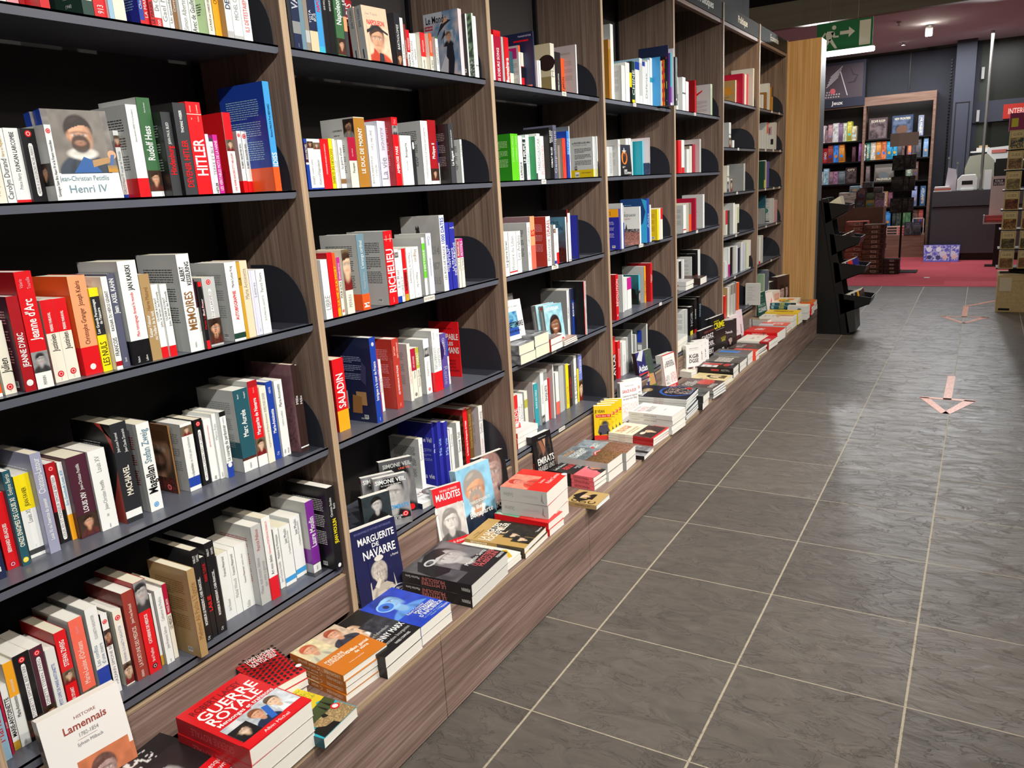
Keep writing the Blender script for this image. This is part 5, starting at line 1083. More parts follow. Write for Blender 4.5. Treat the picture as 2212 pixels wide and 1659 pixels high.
for k in range(3):
    faceout('book', .015, 3.885 + .1 * k, ZB, R(-40), R(2), .05, .14, .238, 'offwhite', KGB, ['left', 'middle', 'right'][k] + ' white book of three in a row with black capitals', sdsl='u .3 .2 .7 .9 6A6260 KGB - DGSE;r .4 .03 .6 .06 black', group='white books in a row of three', res=.9, front='white')
faceout('book', .03, 4.26, ZB, R(-8), R(6), .03, .29, .29, 'black', 'bg 1A1516;t .3 .86 .95 .92 A8504A FREDERIC CHARLTON;L .1 .68 .95 .82 E4E0DC GARDEZ;r .1 .65 .95 .655 lgray;L .3 .46 .9 .6 E4E0DC L OEIL;r .1 .43 .95 .435 lgray;L .1 .22 .8 .38 E4E0DC OUVERT', 'black book with large white capitals behind the row of three', group=G2, front='black')
for k in range(2):
    faceout('magazine', .035 - .03 * k, 4.58, ZB, R(-7), R(6), .026, .28, .34 - .01 * k, 'black', 'bg 161416;t .2 .86 .6 .9 E8D81E CHRONIQUES DU;L .16 .68 .98 .85 F0E21E CRIME;r .3 .645 .95 .65 white;t .6 .3 .98 .42 E8D81E TOUTES LES/AFFAIRES;T .5 .06 .9 .16 white 32', ['black magazine with a yellow title standing beyond the white capitals book', 'black copy hidden behind the yellow titled magazine'][k], group=G2, cat='magazine', front='black')
DAE = 'bg 2E2426;L .1 .5 .95 .62 D8D0CC Daech;P .3 .0 .9 .45 3A2C2C 1A1214 bustpink 1A1214 long'
for k in range(2):
    faceout('book', .005, 4.965 + .062 * k, ZB, R(-34), R(2), .048, .135, .25, 'black', DAE, ['left', 'right'][k] + ' dark book with a pale face, standing before the pinkish white books', sdsl='u .3 .5 .7 .8 lgray Daech', group=G2, front='black')
PNK = 'bg E4D6D8;r 0 0 1 .2 5A2A2C;t .3 .3 .9 .42 9A7A7C Feuilles/Victoire;P .1 .0 .5 .2 7A4A44 3A2420 skinlight 2A1A1A'
faceout('book', .012, 5.22, ZB, R(-12), R(7), .09, .2, .245, 'pinkgray', PNK, 'pinkish white book with a dark red foot, standing behind the thick red book', group=G2, front='palepink', sdsl='r .3 .1 .7 .9 8A7A7A')
faceout('book', -.02, 5.44, ZB, R(-12), R(7), .06, .2, .255, 'pinkgray', 'bg E8D6DE;t .3 .7 .9 .78 C08AA0 Lettres;P .3 .1 .8 .45 B89A8E 5A3A30 skinlight 3A2A2A', 'pale pink book with a small portrait, right of the pinkish white book', group=G2, front='palepink')
faceout('book', .012, 6.27, ZB, R(-10), R(7), .06, .23, .31, 'dgreen', 'bg 1E4A44;t .2 .86 .8 .9 A8C8C0 LAROUSSE;x .3 .7 .9 .8 7AA098;L .1 .34 .95 .5 E4EAE6 CULINAIRE;t .1 .52 .9 .62 A8C8C0 MARCHE;N .1 .02 .95 .16 speck 141414 D8D4CC', 'green book with white capitals standing over the tan topped pile', sdsl='U .25 .2 .75 .8 C9DAD4 CULINAIRE', group=G2, front='dgreen')
faceout('book', .05, 6.56, ZB, R(-20), R(12), .03, .14, .28, 'offwhite', 'bg E6D8D4;y D05A54 .2 .3 .8 .8 .7 .3;x .2 .1 .8 .25 3A3436', 'white book with a pink triangle standing behind the teal spined pile', group=G2, front='white')
faceout('book', .06, 6.74, ZB, R(-8), R(2), .12, .2, .265, 'offwhite', 'bg E4D4CC;r .1 .1 .9 .9 D8A49A;x .2 .2 .8 .7 8A4A44', 'cream book edged in red, standing before the oak end panel', group=G2, front='coral')
faceout('book', -.03, 6.93, ZB, R(-8), R(2), .1, .18, .34, 'palegray', 'bg 2A2426;x .2 .3 .8 .7 lgray', 'white spined book standing left of the dark brown pair', group=G2, front='black')
for k in range(2):
    faceout('book', .03 + .02 * k, 7.07 + .1 * k, ZB, R(-18), R(2), .075, .18, .385, 'darkbrown', 'bg 3A2624;P .3 .1 .8 .8 3A2624 1A1010 bustpink 4A2A2A long', ['left', 'right'][k] + ' dark brown book of the pair standing at the oak end panel', group=G2, front='darkbrown')

LSPOT = [95, 150, 185, 185, 180, 165, 125, 80]
EXPO = 0.38
LEXTRA = [((1.3, 5.2, 3.9), (.1, 7.4, 2.6), 105, (1, .80, .52)), ((-.6, 12.3, 3.95), (1.2, 4.5, 0), 230, (.93, .97, 1)), ((.95, 13.9, 3.8), (.9, 12.5, 0), 110, (1, .97, .93)), ((2.0, 13.2, 3.9), (1.5, 7, 0), 170, (.93, .97, 1)), ((3.3, -.6, 3.75), (1.9, .6, 0), 240, (1, .87, .76)), ((3.4, 1.6, 3.75), (2.0, 3.0, 0), 150, (1, .93, .86))]
LAREA = [((1.0, 15.0, 4.1), (1.0, 15.0, 0), 3, 2, 130, (.98, .98, 1)), ((4.5, 3.0, 4.6), (3.0, 3.0, 0), 3, 6, 120, (1, .95, .9))]  # area lights without fixtures; the far one is added for glare on the floor

# ------------------------------------------------------------------ bookcase bays
HT, HB = 3.262, 3.10           # top of the header boards, their lower edge
SIGNS = {'C': 'Geographie', 'D': 'Religions', 'E': 'Sciences Politiques', 'F': 'Politique', 'G': 'Economie', 'B': 'Histoire', 'A': 'Histoire'}
LABELS = {('B', 3): [(.64, 'ROIS DE FRANCE')], ('C', 1): [(1.99, 'ASIE')], ('C', 2): [(1.71, 'AFR')], ('C', 3): [(1.79, 'ISRAEL')], ('C', 4): [(1.73, 'USA')], ('C', 5): [(1.78, 'AMERIQUES')], ('D', 1): [(3.0, 'GEO')], ('D', 3): [(3.06, 'EUROPE')],
 ('D', 4): [(3.42, 'RU')], ('E', 1): [(4.25, 'DROIT')], ('E', 3): [(4.29, 'POL')], ('F', 2): [(5.53, 'POL')], ('F', 3): [(5.5, 'POL')], ('F', 4): [(5.48, 'POL')], ('F', 5): [(5.45, 'PO')], ('G', 1): [(6.85, 'ECO'), (7.2, 'ECO')],
 ('G', 2): [(6.6, 'ECO'), (6.95, 'ECO'), (7.28, 'ECO')], ('G', 3): [(6.62, 'ECO'), (7.0, 'ECO'), (7.28, 'ECO')], ('G', 4): [(6.68, 'ECO'), (7.17, 'ECO')], ('G', 5): [(6.95, 'ECO')]}
XBK = -.43
for i, bname in enumerate('ABCDEFG'):
    k = i - 1; ya, yb = Y0 + k * W + PT / 2, Y0 + (k + 1) * W - PT / 2
    e = empty('bookcase', (0, ya, 0), f'brown laminate bookcase unit with dark metal shelves, the {BAYW[bname]} along the wall', 'bookcase', 'bookcase bays along the wall')
    def lo(o): o.parent = e; o.matrix_parent_inverse = Matrix.Translation((0, -ya, 0)); return o
    sides = [(yb, yb + PT)] + ([(ya - PT, ya)] if i == 0 else [])
    for (p, q) in sides:
        m = MB(); m.box((XBK, p, .02), (-.002, q, HT)); sp_ = lo(m.build('side_panel', M_WOOD_V))
        m = MB(); m.box((-.002, p, .02), (0, q, HT)); o = m.build('edge_band', M_WOOD_E); o.parent = sp_
    m = MB(); m.box((XBK - .015, ya, .02), (XBK, yb, HT)); lo(m.build('back_panel', M_BACK))
    m = MB(); m.box((XBK + .001, yb - .022, .36), (XBK + .022, yb - .001, HT - .02)); m.box((XBK + .001, ya + .001, .36), (XBK + .022, ya + .022, HT - .02)); lo(m.build('slotted_rail', M_RAIL))
    m = MB(); m.box((-.05, ya, HB), (-.012, yb, HT)); m.box((XBK, ya, HT - .02), (-.05, yb, HT)); lo(m.build('header_board', M_WOOD_H))
    m = MB(); m.box((-.0118, ya + .01, HB + .03), (-.006, yb - .005, HT - .004), 'sign' if False else '23231F')
    fr = Frame(m, (-.006, ya + .01, HB + .03), (0, 1, 0), (0, 0, 1), (1, 0, 0), yb - ya - .015, HT - HB - .034)
    t_ = SIGNS[bname]; wtx = min(.075 * len(t_), 1.0); c0 = (yb - ya - .015) / 2
    fr.text(c0 - wtx / 2, .03, c0 + wtx / 2, .105, 'E4E2DA', t_, 1); lo(m.build('section_sign', M_MATTE))
    m = MB(); m.box((-.045, ya, ZB + .0005), (-.02, yb, .505)); o = lo(m.build('kick_board', M_WOOD_H))
    m = MB(); m.box((-.045, ya, .505), (-.018, yb, .509)); q = m.build('edge_band', M_WOOD_EH); q.parent = o
    m = MB(); m.box((XBK, ya, .02), (-.045, yb, .10)); lo(m.build('base_box', M_BACK))
    for n, z in enumerate(ZS[bname]):
        m = MB(); r_ = .014
        g_ = .002
        m.box((XBK + .024, ya + g_, z - .006), (-.025, yb - g_, z))
        # folded front lip with rounded lower corners
        a, b2 = ya + g_, yb - g_; h_ = .026
        pts = [(a, z)] + [(a + r_ - r_ * math.cos(t), z - h_ + r_ - r_ * math.sin(t)) for t in (0, .4, .8, 1.2, PI / 2)] + [(b2 - r_ + r_ * math.sin(t), z - h_ + r_ - r_ * math.cos(t)) for t in (0, .4, .8, 1.2, PI / 2)] + [(b2, z)]
        m.prism(pts, 'x', -.0275, -.025)
        s = lo(m.build('shelf', M_SHELF))
        for (yy, tx) in LABELS.get((bname, n + 1), []):
            w_ = .075 if len(tx) > 5 else .05
            mm = MB(); mm.box((-.025, yy - w_ / 2, z - .0235), (-.0238, yy + w_ / 2, z - .002), 'E2DED2')
            f2 = Frame(mm, (-.0238, yy - w_ / 2, z - .0235), (0, 1, 0), (0, 0, 1), (1, 0, 0), w_, .0215); f2.text(.004, .005, w_ - .004, .0165, 'dgray', tx, 0)
            o = mm.build('shelf_label', M_MATTE); o.parent = s
        # bookend plate at the right end of the shelf
        be = MB(); yp = yb - .012; D_, H_, rr = .25, .205, .17
        pts = [(-.034 - D_, 0), (-.034, 0), (-.034, .035)] + [(-.034 - rr + rr * math.cos(t), H_ - rr + rr * math.sin(t)) for t in [.1 + k2 * (PI / 2 - .1) / 9 for k2 in range(10)]] + [(-.034 - D_, H_)]
        be.prism(pts, 'y', 0, .0022); be.box((-.034 - D_, -.11, 0), (-.05, .0022, .0012))
        eb = be.build('bookend', M_BOOKEND); eb.location = (0, yp, z + .0003)
        tag(eb, f'black rounded metal bookend at the right end of the {shelfword(bname, n + 1)}, {BAYW[bname]}', 'bookend', 'black bookends')
# oak end panel with its dark edge
e = empty('end_panel', (0, 7.46, 0), 'tall oak end panel with a dark grey edge closing the bookcase run', 'end panel')
m = MB(); m.box((-.47, 0, .0), (.343, .03, 3.25)); m.build('oak_board', M_OAK, e)
m = MB(); m.box((-.47, .03, 0), (.343, .30, 3.25)); m.build('grey_edge', M_BOOKEND if False else new_mat('grey_edge_paint', '6A6A6C', rough=.45)[0], e)
m = MB(); m.box((-.47, 7.4548, .02), (.0, 7.4595, HT)); o = m.build('filler_strip', M_OAK); tag(o, 'narrow oak strip between the last bookcase bay and the end panel', 'strip')
# display bench, one module per bay
for k in range(-1, 6):
    ya, yb = Y0 + k * W, Y0 + (k + 1) * W
    e = empty('display_bench', (0, ya, 0), f'low brown laminate display bench in front of the {BAYW["ABCDEFG"[k + 1]]}', 'bench', 'display bench modules')
    m = MB(); m.box((.001, .0008, .012), (XB - .020, yb - ya - .0008, ZB - .026)); m.build('carcass', M_WOOD_H, e)
    m = MB(); m.box((.001, .0008, ZB - .025), (XB - .002, yb - ya - .0008, ZB)); m.build('top_board', M_WOOD_H, e)
    m = MB(); m.box((XB - .002, .0008, ZB - .025), (XB, yb - ya - .0008, ZB)); m.build('edge_band', M_WOOD_EH, e)
    m = MB(); m.box((XB - .019, .0018, .012), (XB - .001, yb - ya - .0018, ZB - .028)); m.build('drawer_front', M_WOOD_H, e)
    m = MB(); m.box((.002, .001, 0), (XB - .03, yb - ya - .001, .012)); m.build('toe_kick', M_RAIL, e)

# ------------------------------------------------------------------ room shell
m = MB(); m.box((-3.2, -5.2, -.05), (7.2, 11.83, 0)); struct('floor', m, M_FLOOR)
m = MB(); m.box((-3.2, 11.83, -.05), (7.2, 17.4, .003)); struct('floor_carpet', m, M_CARPET)
m = MB(); m.box((-3.2, 11.95, 4.15), (7.2, 17.4, 4.25)); struct('ceiling', m, M_WHITECEIL)
m = MB(); m.box((-3.2, 11.80, 4.09), (7.2, 11.95, 4.47)); struct('trim_soffit', m, M_SOFFIT)
m = MB(); m.box((-3.2, -5.2, 5.2), (7.2, 11.9, 5.3)); struct('ceiling_upper', m, M_BLACKCEIL)
m = MB(); m.box((-3.2, 11.8, 4.47), (7.2, 11.9, 5.2)); struct('trim_upper', m, M_BLACKCEIL)
m = MB(); m.box((-.62, -5.2, 0), (-.5, 7.75, 5.2)); struct('wall_left', m, M_DARKWALL)
m = MB(); m.box((-3.3, 7.75, 0), (-3.2, 17.4, 5.2)); struct('wall_far_left', m, M_DARKWALL)
m = MB(); m.box((-3.2, 7.65, 0), (-.62, 7.75, 5.2)); struct('wall_return', m, M_DARKWALL)
m = MB(); m.box((7.2, -5.2, 0), (7.3, 17.4, 5.2)); struct('wall_right', m, M_DARKWALL)
m = MB(); m.box((-.6, -5.3, 0), (7.2, -5.2, 5.2)); struct('wall_front', m, M_DARKWALL)
m = MB(); m.box((-3.2, 17.0, 0), (1.30, 17.15, 4.15)); struct('wall_back', m, M_DARKWALL)
m = MB()
for xx in (-.35, .46): m.box((xx - .012, 16.985, .1), (xx + .012, 17.0, 4.12))
for q in range(60): m.box((1.20, 16.96, .3 + .06 * q), (1.225, 17.0, .33 + .06 * q))
struct('trim_wall_joints', m, M_RAIL)
m = MB(); m.box((-3.2, 16.96, 4.10), (1.3, 17.0, 4.15)); struct('trim_ceiling_edge', m, M_RAIL)
m = MB(); m.box((1.30, 16.5, 0), (1.64, 17.1, 4.15)); struct('trim_pillar', m, M_PILLAR)
m = MB(); m.box((1.34, 16.49, .5), (1.355, 16.5, 3.0)); m.box((1.57, 16.49, .3), (1.585, 16.5, 3.0)); m.box((1.34, 16.49, 2.99), (1.585, 16.5, 3.0)); struct('trim_pillar_hatch', m, M_RAIL)
# dark shuttered opening to the right of the pillar
m = MB(); m.box((1.64, 17.05, 0), (7.2, 17.15, 4.15)); d1 = struct('door_1', m, M_DOORGREEN)
m = MB(); m.box((1.72, 16.98, 0), (1.9, 17.05, 4.15)); o = m.build('door_post', new_mat('green_gray_post', '3E463A', rough=.5)[0], d1)
m = MB(); m.box((1.64, 16.9, 2.60), (7.2, 17.05, 3.0)); m.box((1.64, 16.95, 0), (1.72, 17.05, 4.15)); o = m.build('door_beam', M_PILLAR, d1)
m = MB(); m.box((2.36, 16.97, 0), (2.6, 17.05, 2.6)); o = m.build('door_jamb', new_mat('olive_panel', '343A28', rough=.6)[0], d1)
m = MB(); m.box((1.72, 17.0, 0), (2.36, 17.04, 1.9)); m.box((1.74, 16.99, 1.9), (2.36, 17.04, 1.96)); o = m.build('door_lower_panel', new_mat('dark_olive', '242A22', rough=.5)[0], d1)
for (xx, zz) in ((1.74, 3.42), (1.71, 2.62)):
    m = MB(); m.box((xx, 16.86, zz), (xx + .05, 16.9, zz + .22)); o = m.build('door_contact', M_PLASTIC_W, d1)
m = MB(); m.box((0, 0, 0), (1.0, .02, .27), 'C03024'); f2 = Frame(m, (0, 0, 0), (1, 0, 0), (0, 0, 1), (0, -1, 0), 1.0, .27); f2.text(.08, .07, .95, .2, 'F0C8C0', 'INTERDIT AU PUBLIC', 1)
o = m.build('warning_sign', M_MATTE); o.location = (2.16, 16.86, 2.63); tag(o, 'red prohibition sign on the beam of the dark doorway', 'sign')

# ------------------------------------------------------------------ things on the ceiling and the floor
e = empty('exit_sign', (0, 0, 0), 'green running man exit sign with a white arrow hanging over the aisle', 'exit sign')
e.matrix_world = Matrix.Translation((.02, 9.0, 3.30)) @ Matrix.Rotation(R(0), 4, 'Z')
m = MB(); m.box((0, 0, 0), (.64, .012, .325), '0E6A3E'); f2 = Frame(m, (0, 0, 0), (1, 0, 0), (0, 0, 1), (0, -1, 0), .64, .325); Wc = 'D6D6CC'
f2.rect(.49, .02, .615, .30, Wc); f2.ell(.20, .262, .025, .025, Wc)
f2.poly([(.27, .17), (.37, .17), (.37, .13), (.44, .19), (.37, .25), (.37, .21), (.27, .21)], Wc)
f2.poly([(.10, .225), (.165, .225), (.205, .215), (.165, .12), (.115, .13)], Wc); f2.poly([(.10, .225), (.12, .225), (.075, .16), (.05, .16)], Wc); f2.poly([(.165, .205), (.205, .215), (.215, .165), (.255, .165), (.255, .145), (.195, .145)], Wc)
f2.poly([(.115, .13), (.165, .125), (.12, .05), (.04, .05), (.04, .03), (.13, .03)], Wc); f2.poly([(.14, .13), (.175, .14), (.215, .07), (.245, .02), (.215, .02), (.185, .06)], Wc)
m.build('sign_plate', M_MATTE, e)
m = MB(); m.box((-.01, -.03, -.05), (.66, .10, -.005)); m.build('light_housing', M_PLASTIC_W, e)
m = MB(); m.box((0, -.035, -.056), (.65, .095, -.048)); m.box((0, -.036, -.05), (.65, -.03, -.012)); m.build('lamp_diffuser', M_LAMP, e)
for xx in (.15, .47):
    m = MB(); m.cyl((xx, .006, .32), .0022, 1.6, n=6); m.build('hanging_wire', M_STEEL, e)
e = empty('ceiling_spotlight', (.95, 14.0, 4.15), 'lit ceiling spotlight on the white far ceiling', 'spotlight')
m = MB(); m.cyl((0, 0, -.05), .05, .05); m.build('mount', M_PLASTIC_W, e)
m = MB(); m.cyl((0, -.02, -.17), .055, .12); m.build('lamp_head', M_PLASTIC_W, e)
m = MB(); m.cyl((0, -.075, -.12), .045, .012, axis='y'); m.cyl((0, -.02, -.178), .048, .008); m.build('lens', M_LAMP2, e)
for (xx, yy) in ((.55, 13.2), (.42, 15.7)):
    e = empty('sprinkler', (xx, yy, 4.15), 'small ceiling sprinkler head ' + ('nearest the exit sign' if yy < 14 else 'beyond the lit spotlight'), 'sprinkler', 'ceiling sprinklers')
    m = MB(); m.cyl((0, 0, -.02), .035, .02, n=14); m.build('rosette', M_STEEL, e)
    m = MB(); m.cyl((0, 0, -.06), .01, .04, n=8); m.cyl((0, 0, -.065), .03, .005, n=14); m.build('head', M_STEEL, e)
e = empty('spot_track', (2.4, 0, 0), 'black ceiling track with spotlights above the aisle', 'track light')
m = MB(); m.box((-.02, -4.6, 3.86), (.02, 6.2, 3.9)); m.build('rail', M_BLACKMET, e)
m = MB()
for yy in (-4.4, 0, 4, 6): m.box((-.004, yy, 3.9), (.004, yy + .008, 5.2))
m.build('suspension', M_BLACKMET, e)
for q in range(8):
    yy = -3.9 + 1.35 * q; m = MB(); m.cyl((0.03, yy, 3.72), .045, .14, n=16); m.build('lamp_head', M_BLACKMET, e)
def arrow(cx, y0, y1, hw, label, line=None):
    m = MB(); z0, z1 = .0004, .0016; s = .03
    def pr(pts): m.prism(pts, 'z', z0, z1)
    ys = y0 + (y1 - y0) * .33
    pr([(cx - s, ys), (cx + s, ys), (cx + s + .005, y1), (cx - s + .005, y1)])
    pr([(cx - hw, ys), (cx + hw, ys - .01), (cx + hw - .02, ys + .045), (cx - hw + .02, ys + .045)])
    pr([(cx - hw, ys + .02), (cx - .03, y0), (cx + .03, y0), (cx - hw + .07, ys + .03)]); pr([(cx + hw, ys + .02), (cx + hw - .08, ys + .03), (cx - .02, y0), (cx + .035, y0)])
    if line: pr(line)
    o = m.build('floor_arrow', M_TAPE); tag(o, label, 'floor marking', 'orange tape arrows'); return o
arrow(1.815, 4.62, 5.88, .205, 'orange tape arrow on the tiles nearer the camera, pointing towards us')
arrow(1.85, 8.62, 9.95, .27, 'orange tape arrow on the tiles by the kraft box, with a long tail line', [(1.84, 9.95), (1.88, 9.92), (2.55, 10.92), (2.5, 10.95)])
m = MB(); m.cyl((1.22, 12.9, .0035), .05, .004, n=8); o = m.build('paper_scrap', M_PLASTIC_W); tag(o, 'tiny white paper scrap on the red carpet', 'scrap')

# ------------------------------------------------------------------ black magazine rack beyond the bench
e = empty('magazine_rack', (0, 7.62, 0), 'black sloping magazine rack with four trays beyond the bench', 'magazine rack')
leg = [(.38, 0), (.72, 0), (.44, 1.56), (.39, 1.56)]
for yy in (0, .36):
    m = MB(); m.prism([(.64, 0), (.73, 0), (.44, 1.56), (.36, 1.56)], 'y', yy, yy + .03); m.build('side_frame', M_BLACKMET, e)
m = MB(); m.prism([(.345, 0), (.66, 0), (.40, 1.54), (.345, 1.54)], 'y', .012, .02); m.build('side_panel', M_BLACKMET, e)
m = MB(); m.box((.34, .0, 0), (.36, .39, 1.54)); m.build('back_board', M_BLACKMET, e)
m = MB(); m.prism([(.70, .02), (.79, .05), (.76, .40), (.64, .42)], 'y', .0, .39); m.build('front_plate', new_mat('rack_plate', '2E2E2C', rough=.45)[0], e)
TR = [(.42, 1.42, .22), (.50, 1.06, .27), (.55, .74, .29), (.62, .38, .29)]
for (x0, z0, L) in TR:
    m = MB(); pts = [(x0 - .03, z0 + .10), (x0 - .02, z0 - .10), (x0 + .03, z0 - .12), (x0 + L, z0 - .0), (x0 + L + .02, z0 + .07), (x0 + L - .01, z0 + .065)]
    m.prism([(x0 - .03, z0 + .1), (x0, z0 - .14), (x0 + L, z0 - .02), (x0 + L + .025, z0 + .06)], 'y', 0, .008); m.prism([(x0 - .03, z0 + .1), (x0, z0 - .14), (x0 + L, z0 - .02), (x0 + L + .025, z0 + .06)], 'y', .382, .39)
    m.prism([(x0, z0 - .14), (x0 + L, z0 - .02), (x0 + L, z0 - .012), (x0, z0 - .13)], 'y', .0, .39); m.prism([(x0 + L, z0 - .02), (x0 + L + .008, z0 - .02), (x0 + L + .033, z0 + .06), (x0 + L + .025, z0 + .06)], 'y', .0, .39)
    m.build('tray', M_BLACKMET, e)
RACKC = [(['pagecream'] * 12, .15, 'cream'), (['lgray', 'pagecream', 'redorange', 'redorange', 'darkbrown', 'darkbrown', 'darkbrown'], .15, 'mixed'), (['cream', 'brick', 'cream', 'brick', 'orange', 'cream', 'indigo', 'cream', 'indigo', 'redorange', 'redorange', 'redorange', 'redorange', 'indigo', 'indigo'], .17, 'mixed'), (['gray', 'black', 'gray', 'charcoal', 'lgray', 'black', 'gray', 'charcoal', 'amber', 'dgray'], .17, 'mixed')]
for ti, ((x0, z0, L), (cs, hb, _)) in enumerate(zip(TR, RACKC)):
    for q, cc in enumerate(cs):
        t_ = (L * .78) / len(cs); xx = x0 + .012 + q * t_; zz = z0 - .135 + .12 * (xx - x0) / L + .012
        M = Matrix.Translation((xx, 7.66, zz)) @ Matrix.Rotation(R(-9 - .8 * (q - 5)), 4, 'Y')
        lab = f'{cword(cc) if cc != "pagecream" else "cream edged"} paperback, {ordw(q + 1)} from left in the {["top", "second", "third", "lowest"][ti]} tray of the black rack'
        e2 = empty('paperback', M, lab, 'book', 'paperbacks in the black magazine rack')
        mm = MB(); mm.box((0, 0, 0), (t_ * .82, .25, hb * (1.25 if ti == 0 else 1.0)), cc); mm.build('cover', M_PRINT, e2)
        mm = MB(); mm.box((.0008, .001, hb * (1.25 if ti == 0 else 1)), (t_ * .82 - .0008, .249, hb * (1.25 if ti == 0 else 1.0) + .002), 'pagecream'); mm.build('page_block', M_PAGE, e2)
# ------------------------------------------------------------------ kraft box and guide-book spinner at the right edge
e = empty('kraft_box', (2.18, 9.53, 0), 'kraft coloured box standing on the tiles at the right edge', 'box')
m = MB(); m.box((0, 0, 0), (.62, .5, .455)); m.build('box_body', M_KRAFT, e)
m = MB(); m.box((-.004, -.004, .39), (.624, .504, .46)); m.build('box_lid', M_KRAFT, e)
m = MB(); m.box((.02, -.006, .26), (.15, -.003, .43)); m.box((.02, .1, .46), (.3, .4, .466)); m.build('tape_patch', new_mat('pale_tape', 'D8CDB0', rough=.4)[0], e)
m = MB(); m.box((.03, -.006, .02), (.15, -.003, .045)); m.build('label', M_RAIL, e)
m = MB(); m.cyl((2.55, 9.85, .475), .26, .03, n=24); o = m.build('spinner_foot', M_BLACKMET)
e = empty('book_spinner', (2.52, 9.85, 0), 'revolving display of tan guide books with a purple header, right edge', 'book stand')
o.parent = e; o.matrix_parent_inverse = Matrix.Translation((-2.52, -9.85, 0))
m = MB(); m.cyl((0, 0, .5), .03, 1.85); m.build('column', M_BLACKMET, e)
m = MB(); m.box((-.36, -.17, 2.19), (.36, .17, 2.40), '8E2A5C'); f2 = Frame(m, (-.36, -.17, 2.19), (1, 0, 0), (0, 0, 1), (0, -1, 0), .72, .21); f2.rect(.02, .05, .09, .15, 'C8C03A'); f2.text(.2, .04, .7, .18, 'C86A94', 'ratp', 0); m.build('header_board', M_MATTE, e)
m = MB()
for q in range(7): m.box((-.37, -.18, .52 + .24 * q), (.37, .18, .535 + .24 * q))
m.build('wire_tiers', M_BLACKMET, e)
for q in range(7):
    for s_ in range(2):
        e2 = empty('guide_book', Matrix.Translation((2.17 + .20 * s_ + .0, 9.66, .537 + .24 * q)) @ Matrix.Rotation(R(-90), 4, 'Z'), f'tan guide book in the {["lowest", "second", "third", "fourth", "fifth", "sixth", "top"][q]} tier of the spinner, {["left", "right"][s_]} column', 'book', 'guide books on the spinner')
        pc = ['6A4A34 A8763E', '3A3A2E 8A7A4A', '5A3A2A C08A4A', '4A2A1E 9A5A3A', '6A5A3A A89A6A', '5A4A34 B0865A', '2E3A3E C9B07A'][q]
        book_parts(e2, .09 if s_ == 0 else .06, .16, .222, 'beige', 'tan', 'tan', 'b .1 .12 dgray;b .9 .92 dgray', f'bg C9B07E;N .08 .05 .92 .58 speck {pc};r .14 .64 .86 .92 DCC898;t .2 .7 .8 .86 5A4630 GUIDE', res=.5)
# ------------------------------------------------------------------ games bookcase at the back wall
GX0, GX1, GXM, GY = -1.25, 1.0, -.285, 16.55
for (a, b2, lab) in ((GX0, GXM, 'games bookcase unit under the board game poster, left half'), (GXM, GX1, 'games bookcase unit with a wooden top frame, right half')):
    e = empty('bookcase', (0, GY, 0), lab, 'bookcase', 'games bookcases at the back wall')
    m = MB(); m.box((b2 - .05, 0, 0), (b2 + .0, .42, 3.28)); 
    if a == GX0: m.box((a, 0, 0), (a + .03, .42, 3.1))
    m.build('side_panel', M_OAK_D, e)
    m = MB(); m.box((a, .40, 0), (b2 - .05, .42, 3.28)); m.build('back_panel', M_BACK, e)
    m = MB(); m.box((a, 0, 3.10), (b2 - .05, .05, 3.28 if a > GX0 else 3.14)); m.build('header_board', M_OAK_D, e)
    m = MB(); m.box((a, -.02, 0), (b2 - .05, .40, .48 if a > GX0 else .45)); m.build('plinth', M_OAK_D, e)
    for z in (2.43, 2.01, 1.555, 1.03, .60):
        m = MB(); m.box((a + .002, .01, z - .03), (b2 - .052, .40, z)); m.build('shelf', M_RAIL, e)
m = MB(); m.box((0, 0, 0), (.93, .04, .90), '2E3140'); f2 = Frame(m, (0, 0, 0), (1, 0, 0), (0, 0, 1), (0, -1, 0), .93, .90)
f2.rect(.1, .18, .88, .84, '50464C'); f2.lvl = 2; f2.text(.28, .04, .52, .14, 'EDEBE4', 'Jeux', 1)
for k in range(5): f2.poly([(.16 + .02 * k, .42 + .05 * k), (.40 + .02 * k, .62 + .05 * k), (.40 + .02 * k, .60 + .05 * k), (.18 + .02 * k, .41 + .05 * k)], 'B8B2B4')
f2.poly([(.42, .74), (.44, .74), (.60, .23), (.58, .23)], 'C9C4C6'); f2.up(); f2.ell(.30, .33, .055, .06, 'D8646E')
for k in range(14): f2.ell(.17 + .05 * (k % 6) + .01 * (k // 6), .22 + .05 * (k // 6), .018, .016, 'B8B2B4', 10)
f2.poly([(.62, .8), (.68, .62), (.76, .6), (.7, .5), (.58, .48), (.62, .46), (.74, .47), (.79, .61), (.7, .64)], '3A3238')
o = m.build('games_sign', M_MATTE); o.location = (GX0, GY - .03, 3.13); tag(o, 'dark poster board with a red dot and the word for games, above the left games shelves', 'sign')
rg = random.Random(5)
